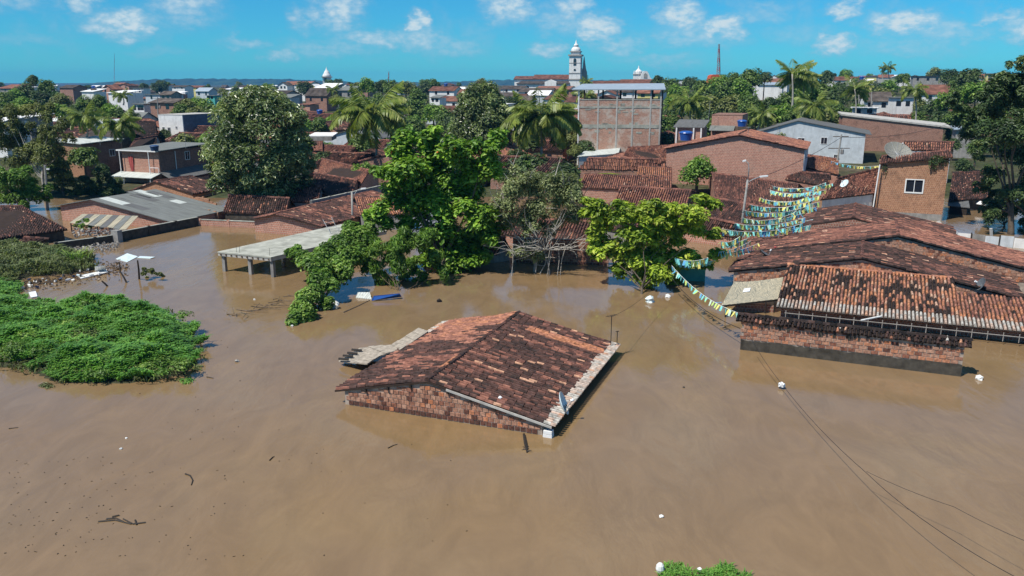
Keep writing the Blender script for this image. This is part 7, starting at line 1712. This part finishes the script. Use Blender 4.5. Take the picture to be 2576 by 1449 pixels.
for a in [  # tree belt behind the almond tree
    (900, 207, 44, 330, 'olive'), (925, 196, 56, 300, 'green'), (960, 198, 50, 290, 'dark'), (985, 200, 56, 270, 'round'), (1020, 205, 50, 280, 'olive'), (1050, 222, 60, 250, 'round'), (905, 240, 70, 230, 'round'), (950, 226, 80, 220, 'tall'), (1000, 235, 84, 215, 'dark'), (1045, 250, 76, 210, 'round'), (1090, 262, 70, 205, 'green'), (1120, 275, 66, 200, 'round'), (880, 270, 70, 200, 'round'), (930, 275, 80, 190, 'dark'), (985, 285, 80, 185, 'olive'), (1040, 295, 80, 180, 'round'), (840, 285, 80, 190, 'green'), (800, 295, 80, 180, 'round'), (760, 300, 70, 175, 'green'), (845, 238, 40, 290, 'olive'), (870, 250, 50, 270, 'dark'), (1092, 198, 40, 420, 'round'), (1070, 206, 44, 400, 'dark'), (848, 196, 34, 520, 'dark'), (830, 200, 34, 520, 'round'), (1135, 290, 60, 180, 'dark'), (1145, 308, 54, 165, 'green'),
    # hill forest, east of the three storey block
    (1655, 187, 40, 340, 'dark'), (1690, 196, 60, 300, 'round'), (1735, 190, 50, 320, 'dark'), (1710, 215, 76, 260, 'green'), (1770, 200, 70, 280, 'round'), (1815, 192, 66, 270, 'green'), (1850, 182, 62, 260, 'round'), (1890, 172, 70, 250, 'round'), (1925, 178, 44, 260, 'dark'), (1870, 200, 80, 230, 'green'), (1820, 215, 80, 225, 'round'), (1760, 228, 84, 220, 'dark'), (1700, 240, 80, 210, 'green'), (1690, 262, 60, 195, 'dark'), (1790, 240, 80, 200, 'olive'), (1840, 240, 90, 195, 'olive'), (1890, 238, 80, 190, 'round'), (1940, 240, 80, 190, 'dark'), (1985, 230, 80, 195, 'round'), (2030, 212, 80, 205, 'green'), (2075, 208, 80, 205, 'round'), (2105, 220, 70, 200, 'dark'), (2060, 245, 84, 185, 'dark'), (2110, 258, 70, 180, 'round'), (1960, 262, 80, 172, 'green'), (1905, 268, 80, 170, 'round'), (2010, 262, 84, 168, 'round'), (2085, 275, 80, 165, 'olive'), (1840, 275, 70, 172, 'dark'), (1790, 272, 70, 172, 'dark'), (2130, 285, 60, 165, 'green'), (1695, 285, 50, 165, 'round'), (1760, 268, 60, 175, 'olive'),
    (2115, 202, 60, 280, 'dark'), (2160, 196, 66, 320, 'round'), (2200, 205, 60, 300, 'dark'), (2235, 200, 60, 310, 'green'), (2180, 220, 80, 260, 'dark'), (2225, 222, 70, 260, 'olive'), (2262, 188, 30, 420, 'dark'), (2100, 183, 14, 500, 'dark'), (2330, 262, 60, 190, 'dark'), (2360, 245, 70, 185, 'dark'), (2310, 280, 60, 180, 'round'), (2390, 230, 70, 180, 'green'), (2430, 215, 70, 175, 'round'), (2370, 275, 80, 165, 'dark'), (2420, 265, 80, 160, 'round'), (2395, 170, 60, 300, 'dark'), (2440, 168, 76, 200, 'dark'), (2420, 190, 70, 210, 'round'), (2460, 205, 80, 170, 'green'), (2500, 240, 84, 150, 'round'), (2560, 230, 84, 150, 'dark'), (2480, 290, 80, 140, 'green'), (2440, 310, 60, 140, 'dark'), (2560, 300, 80, 130, 'round'), (2320, 250, 44, 200, 'olive'), (2350, 300, 44, 158, 'dark'),
    # west
    (80, 186, 40, 260, 'dark'), (115, 200, 54, 250, 'round'), (60, 208, 60, 250, 'dark'), (105, 225, 70, 240, 'dark'), (40, 225, 60, 240, 'green'), (10, 230, 60, 230, 'round'), (150, 235, 60, 220, 'olive'), (60, 245, 70, 215, 'green'), (0, 258, 70, 190, 'round'), (205, 232, 70, 190, 'tall'), (245, 238, 70, 190, 'round'), (225, 262, 80, 175, 'dark'), (275, 262, 60, 180, 'green'), (300, 272, 60, 180, 'round'), (185, 270, 60, 175, 'dark'), (330, 278, 50, 185, 'dark'), (360, 207, 34, 560, 'dark'), (395, 206, 40, 540, 'dark'), (420, 206, 34, 560, 'round'), (470, 250, 70, 200, 'olive'), (500, 245, 70, 205, 'green'), (455, 262, 60, 195, 'round'), (530, 260, 70, 190, 'round'), (490, 270, 70, 185, 'olive'), (560, 222, 34, 430, 'olive'), (575, 240, 60, 260, 'dark'), (610, 235, 60, 270, 'round'), (650, 240, 50, 250, 'dark'), (690, 255, 60, 240, 'green'), (720, 250, 50, 250, 'olive'), (30, 270, 70, 165, 'olive'), (150, 262, 60, 180, 'green'), (745, 268, 50, 230, 'round'),
    # around the centre
    (2425, 395, 56, 116, 'dark'), (2460, 350, 60, 122, 'round'), (2400, 345, 50, 135, 'dark'),
    (1165, 222, 40, 320, 'dark'), (1290, 240, 50, 240, 'dark'), (1320, 262, 60, 190, 'olive'), (1285, 275, 60, 185, 'green'), (1420, 265, 60, 175, 'dark'), (1435, 295, 50, 160, 'green'), (1400, 285, 60, 165, 'olive'), (1430, 340, 60, 135, 'olive'), (1330, 330, 70, 140, 'dark'), (1330, 380, 130, 108, 'dark'), (1425, 405, 90, 100, 'dark'), (1255, 392, 90, 112, 'dark'), (1440, 440, 60, 92, 'olive'), (1425, 300, 70, 140, 'olive'), (1300, 370, 80, 120, 'dark'), (1400, 390, 70, 110, 'dark'), (1380, 430, 80, 98, 'dark'), (1270, 420, 60, 100, 'dark'), (1320, 400, 80, 108, 'green'), (1460, 330, 40, 135, 'olive'), (1447, 365, 44, 125, 'olive'), (1530, 225, 40, 280, 'dark'), (1660, 265, 30, 200, 'round'), (1150, 335, 60, 150, 'green'), (1100, 320, 60, 160, 'olive'), (1060, 330, 60, 160, 'round'), (1000, 320, 60, 165, 'dark'), (960, 345, 60, 150, 'green')]:
    FT(*a, seed=len(TREES))
rt = np.random.default_rng(44)
for k in range(70):
    Y = rt.uniform(320, 1000); x = rt.uniform(-.68, .68) * Y; zg = float(land(x, Y)); R = rt.uniform(2.5, 5.5); zt = zg + R * rt.uniform(1.6, 2.2)
    v = V3(x, Y, zt) - EYE; px = CX + FOC * v[0] / (v @ _F); py = CY - FOC * (v @ _U) / (v @ _F)
    if abs(px - 1444) < 30 or abs(px - 823) < 25 or abs(px - 1620) < 40: continue
    FT(px, py, 2 * R / Y * FOC, Y, rt.choice(['round', 'broad', 'dark', 'olive', 'green']), seed=k)

for k, q_ in enumerate(BUSHES): FT(*q_, seed=k + 500)
# ---- labels that tell the distant things apart
MARKS = [(0, 'the west edge'), (100, 'the dark western tree clump'), (215, 'the small pale palm'), (300, 'the second small palm'), (430, 'the tall narrow white house'), (520, 'the turquoise house'), (655, 'the round mango tree'), (735, 'the bright white gable'), (823, 'the dome tower'), (940, 'the long fronded palm'), (1050, 'the tree belt'), (1150, 'the red roofed white house'), (1215, 'the pointed mango tree'), (1300, 'the church nave end'), (1360, 'the full coconut palm'), (1444, 'the church tower'), (1500, 'the open topped block'), (1560, 'the three storey block'), (1620, 'the curved gable church'), (1733, 'the drooping forest palm'), (1808, 'the radio mast'), (1890, 'the forest top'), (1993, 'the windblown palm'), (2090, 'the white gable roof'), (2150, 'the yellowing palm'), (2234, 'the silhouetted palms'), (2302, 'the white trunked palm'), (2380, 'the grey skyline wall'), (2450, 'the dark domed treetop'), (2540, 'the tall feathery tree')]
ORD = ['', 'second', 'third', 'fourth', 'fifth', 'sixth', 'seventh', 'eighth', 'ninth', 'tenth', 'eleventh', 'twelfth']
def relabel(items, describe):
    by = {}
    for it in items:
        if it[1]: it[0]['label'] = it[1]; continue
        by.setdefault(describe(it), []).append(it)
    for base, lst in by.items():
        lst.sort(key=lambda q: q[0].location.y)
        for i, it in enumerate(lst):
            it[0]['label'] = base if len(lst) == 1 else base + ', ' + ('first' if i == 0 else ORD[min(i, 11)]) + ' back'
def rel(x, Y):
    m, d = min(((q[1], x - q[0]) for q in MARKS), key=lambda q: abs(q[1]))
    return 'aligned with ' + m if abs(d) < 14 else ('west of ' if d < 0 else 'east of ') + m
def far_word(Y): return '' if Y < 235 else 'distant ' if Y < 420 else 'tiny '
def dh(it):
    root, lb, wall, cn, kind, x0, x1, ye, Y = it
    return far_word(Y) + wall + ' house with ' + cn + ' roof ' + rel((x0 + x1) / 2, Y)
def dt(it):
    root, lb, kind, x, yt, Y, w = it
    return far_word(Y) + dict(round='rounded green', broad='broad low', dark='dark green', olive='dull olive', tall='tall green', green='bright green')[kind] + (' tree ' if Y > 235 or w * Y / FOC > 6 else ' bushy tree ') + rel(x, Y)
relabel(FAR + ROOFS, dh)
relabel(TREES, dt)

# ------------------------------------------------------------------ rubbish and drift wood
def board(label, pts, th, m, cat='board', name='foam_board'):
    q = MB(); q.slab(pts, th); return simple_obj(name, label, cat, q, m)
board('pale green foam board tilted out of the rubbish by the leaning stakes', [P(291, 651, .03), P(320, 659, .03), P(347, 645, .05), P(320, 637, .2)], .05, M_DISH)
board('long white plank at the edge of the rubbish line', [P(196, 694, .06), P(204, 700, .06), P(271, 684, .12), P(268, 678, .14)], .07, M_FOAM, 'plank', 'plank')
board('square white panel standing up behind the long white plank', [P(239, 684, .06), P(267, 681, .06), P(265, 668, .62), P(239, 670, .62)], .05, M_FOAM, 'panel', 'panel')
board('small white slab nearest the grass island', [P(72, 735, .1), P(90, 732, .1), P(94, 745, .08), P(78, 748, .08)], .08, M_WPVC)
board('thin light blue board floating beyond the leaning stakes', [P(345, 648, .05), P(378, 650, .05), P(390, 646, .06), P(352, 644, .06)], .04, M_DISH)
rb = np.random.default_rng(66)
LC = {}
for i in range(36):
    t = (i + rb.random()) / 36; x = 40 + 240 * t + rb.normal(0, 8); y = 722 - 42 * t + rb.normal(0, 6); q = MB(); c = P(x, y, .05); s = rb.uniform(.10, .32)
    q.para(c, unit(rb.normal(size=3) * V3(1, 1, .25)) * s, unit(rb.normal(size=3) * V3(1, 1, .25)) * s * .6, (0, 0, rb.uniform(.05, .16)))
    o = q.obj('litter_piece', [M_FOAM, M_WPVC, M_FOAM, M_DISH, M_DBLUE, M_DWOOD][i % 6]); cn_ = ['foam', 'white plastic', 'grey foam', 'pale green', 'dark blue', 'dark wood'][i % 6]; LC[cn_] = LC.get(cn_, 0) + 1; tag(o, 'small ' + cn_ + ' scrap in the rubbish line, ' + ['first', 'second', 'third', 'fourth', 'fifth', 'sixth'][LC[cn_] - 1] + ' of its colour from the grass island', 'litter', 'rubbish scraps along the scrub')
rl = MB()
for i in range(900):
    t = rb.random(); c = P(30 + 280 * t + rb.normal(0, 10), 722 - 50 * t + rb.normal(0, 9), .02); s = rb.uniform(.04, .14); rl.para(c, unit(rb.normal(size=3) * V3(1, 1, .3)) * s * 1.6, unit(rb.normal(size=3) * V3(1, 1, .3)) * s * .5, (0, 0, .04))
o = rl.obj('litter', M_WOOD); o['kind'] = 'stuff'
rl = MB()
for i in range(420):
    x, y = rb.choice([(0, 0)]) if False else (rb.uniform(120, 300), rb.uniform(598, 625)); c = P(x, 640 - (x - 120) * .13 + rb.normal(0, 5), .15); s = rb.uniform(.05, .2); rl.para(c, unit(rb.normal(size=3) * V3(1, 1, .3)) * s, unit(rb.normal(size=3) * V3(1, 1, .3)) * s * .6, (0, 0, .08))
o = rl.obj('rubble', M_STONE); o['kind'] = 'stuff'
rl = MB()
for i in range(170):
    c = P(rb.uniform(180, 300), rb.uniform(560, 596), .5); s = rb.uniform(.08, .3); rl.para(c, unit(rb.normal(size=3) * V3(1, 1, .3)) * s, unit(rb.normal(size=3) * V3(1, 1, .3)) * s * .6, (0, 0, .1))
o = rl.obj('litter', M_STONE); o['kind'] = 'stuff'
def stake(label, base, top, r=.07):
    q = MB(); q.tube([base - (top - base) * .2, (base + top) / 2 + V3(.03, 0, 0), top], [r, r * .9, r * .7], 6); simple_obj('stake', label, 'stake', q, M_DWOOD, 'stakes in the flooded yard')
stake('leaning dark stake with a kink, between the rubbish and the shrub', P(318, 711), P(303, 684, .75)); stake('upright stake beside the small floating shrub', P(350, 702), P(346, 655, 1.6)); stake('short dark stake tip nearest the grass island', P(270, 720), P(256, 707, .4))
stake('stub of a post standing at the pile of white rubbish', P(302, 686), P(300, 660, .8), .06)
def stick(label, pts, r=.035, m=M_DWOOD, group='driftwood on the water', z=.02):
    q = MB(); pp = [P(x, y, z) for x, y in pts]; q.tube(pp, np.linspace(r, r * .5, len(pp)), 5); simple_obj('stick', label, 'stick', q, m, group)
stick('curved black twig alone on the open brown water', [(466, 1192), (478, 1196), (485, 1208), (481, 1220)], .03)
stick('short dark twig off the corner of the flooded gable wall', [(976, 1127), (990, 1120), (1000, 1117)], .02)
stick('tiny dark twig in the middle of the lower water', [(678, 1158), (686, 1150), (690, 1148)], .025)
stick('thin straight twig near the west edge of the water', [(22, 1078), (46, 1075)], .02)
stick('long pale bamboo pole floating under the cassava bush', [(864, 786), (900, 770), (930, 755)], .05, M_WOOD)
stick('plank floating at the west edge below the grass island', [(-10, 915), (28, 903)], .08, M_WOOD)
stick('dark stick floating between the island and the torn porch', [(520, 948), (537, 951)], .03)
q = MB()
for pts in (((247, 1312), (290, 1308), (330, 1318)), ((268, 1305), (292, 1303), (310, 1312)), ((310, 1305), (335, 1318), (366, 1314)), ((340, 1308), (344, 1320)), ((282, 1300), (300, 1296))):
    q.tube([P(x, y, .02) for x, y in pts], .028, 4)
simple_obj('branch', 'thin forked branch drifting on the lower open water', 'branch', q, M_DWOOD)
q = MB()
for k in range(26):
    t = k / 26; p0 = P(570 + 160 * t, 792 - 46 * t + rb.normal(0, 4), rb.uniform(0, .25 + .3 * t)); q.tube([p0, p0 + rb.normal(0, .5, 3) * V3(1, 1, .35) + V3(.6, .2, .1)], [.03, .012], 4)
simple_obj('branch', 'tangle of dead branches floating towards the creeper hedge', 'branch', q, M_WOOD)
q = MB(); b = P(1318, 1092, .05); q.tube([b, P(1322, 1115, .03), P(1326, 1138, .02)], [.05, .07, .03], 5)
for k in range(7): c = P(1322 + rb.normal(0, 5), 1128 + rb.normal(0, 7), .03); q.tube([c, c + rb.normal(0, .12, 3) * V3(1, 1, .3)], [.03, .015], 4)
simple_obj('branch', 'dark stump of branch sticking out below the flooded gable wall', 'branch', q, M_DWOOD)
for i, (x, y, s, m, lb) in enumerate([(1635, 760, .36, M_DISH, 'pale green sack bobbing under the yellow green tree'), (1680, 748, .2, M_FOAM, 'smaller white lump floating beside the pale green sack'), (2463, 955, .2, M_FOAM, 'white float beside the far end of the mouldy wall'), (596, 911, .12, M_STONE, 'small grey lump drifting off the tip of the grass island'), (1664, 1302, .09, M_FOAM, 'brownish scrap low on the open water'), (1720, 976, .07, M_DWOOD, 'small round dark thing on the open water east of the flooded house'), (1105, 760, .2, M_DWOOD, 'dark sack floating off the cassava bush'), (845, 768, .24, M_FOAM, 'white rubbish bag at the foot of the creeper hedge'), (838, 775, .18, M_FOAM, 'second smaller white bag at the foot of the creeper hedge'), (735, 822, .1, M_FOAM, 'white scrap at the very tip of the creeper hedge'), (318, 1104, .06, M_FOAM, 'little white scrap on the western open water'), (305, 1131, .07, M_FOAM, 'white scrap just below another on the western open water'), (497, 865, .08, M_WPVC, 'tiny white scrap beside the grass island edge'), (640, 755, .09, M_FOAM, 'white speck on the water in front of the slab shelter')]):
    simple_obj('floating_rubbish', lb, 'rubbish', rag(P(x, y, -.02), s, 40 + i), m)
q = MB(); q.slab([P(935, 755, .1), P(1010, 745, .1), P(1005, 738, .4), P(940, 744, .35)], .05); simple_obj('tarpaulin', 'blue tarpaulin spread low under the cassava bush', 'tarpaulin', q, M_BLUE)
q = MB(); q.slab([P(895, 748, .05), P(935, 752, .05), P(930, 735, .3), P(900, 735, .3)], .05); simple_obj('tarpaulin', 'grey sheeting in the rubbish between hedge and cassava bush', 'tarpaulin', q, M_SHEETP)
sp = MB()
for i in range(260):
    x = rb.choice([rb.uniform(20, 330), rb.uniform(0, 1200), rb.uniform(380, 620)]); y = rb.uniform(1150, 1400) if x < 350 else rb.uniform(640, 1420); c = P(x, y, .004); s = rb.uniform(.02, .06)
    if 840 < x and 780 < y < 1110: continue
    sp.para(c, unit(rb.normal(size=3) * V3(1, 1, 0)) * s, unit(rb.normal(size=3) * V3(1, 1, 0)) * s * .6, (0, 0, .012))
o = sp.obj('floating_litter', M_DWOOD); o['kind'] = 'stuff'

# roof tanks and poles of the town
rt = np.random.default_rng(515); cnt_ = {}
cand = [f for f in FAR + ROOFS if 105 < f[-1] < 420]; rt.shuffle(cand)
for f in cand[:22]:
    rob = f[0]; wl = [c for c in rob.children if c.name.startswith('roof')]
    if not wl: continue
    bb_ = np.array([v.co[:] for v in wl[0].data.vertices]); c = bb_.mean(0); zt = bb_[:, 2].max()
    lb = 'blue roof tank ' + rel((f[5] + f[6]) / 2, f[-1]); cnt_[lb] = cnt_.get(lb, 0) + 1
    tank(lb + ('' if cnt_[lb] == 1 else ', ' + ORD[cnt_[lb] - 1] + ' one'), V3(c[0], c[1], zt + .05), .75, 1.1, M_BLUE if rt.random() < .8 else M_DBLUE, stand=.9)
for i, (x, yb, yt, Y, m_) in enumerate([(640, 262, 214, 300, 'the round mango tree top'), (556, 300, 232, 210, 'the turquoise house'), (395, 300, 244, 200, 'the tall narrow white house'), (1010, 345, 262, 150, 'the long fronded palm'), (1265, 300, 226, 210, 'the pointed mango tree'), (2192, 300, 232, 195, 'the white house with slate roof'), (2160, 300, 228, 200, 'the yellowing palm'), (760, 330, 262, 180, 'the white gable end house')]):
    b_ = PY(x, yb, Y); t_ = PY(x + 1, yt, Y); b_[2] = min(b_[2], float(land(b_[0], b_[1])))
    utility_pole('utility pole standing beside ' + m_, b_, t_)
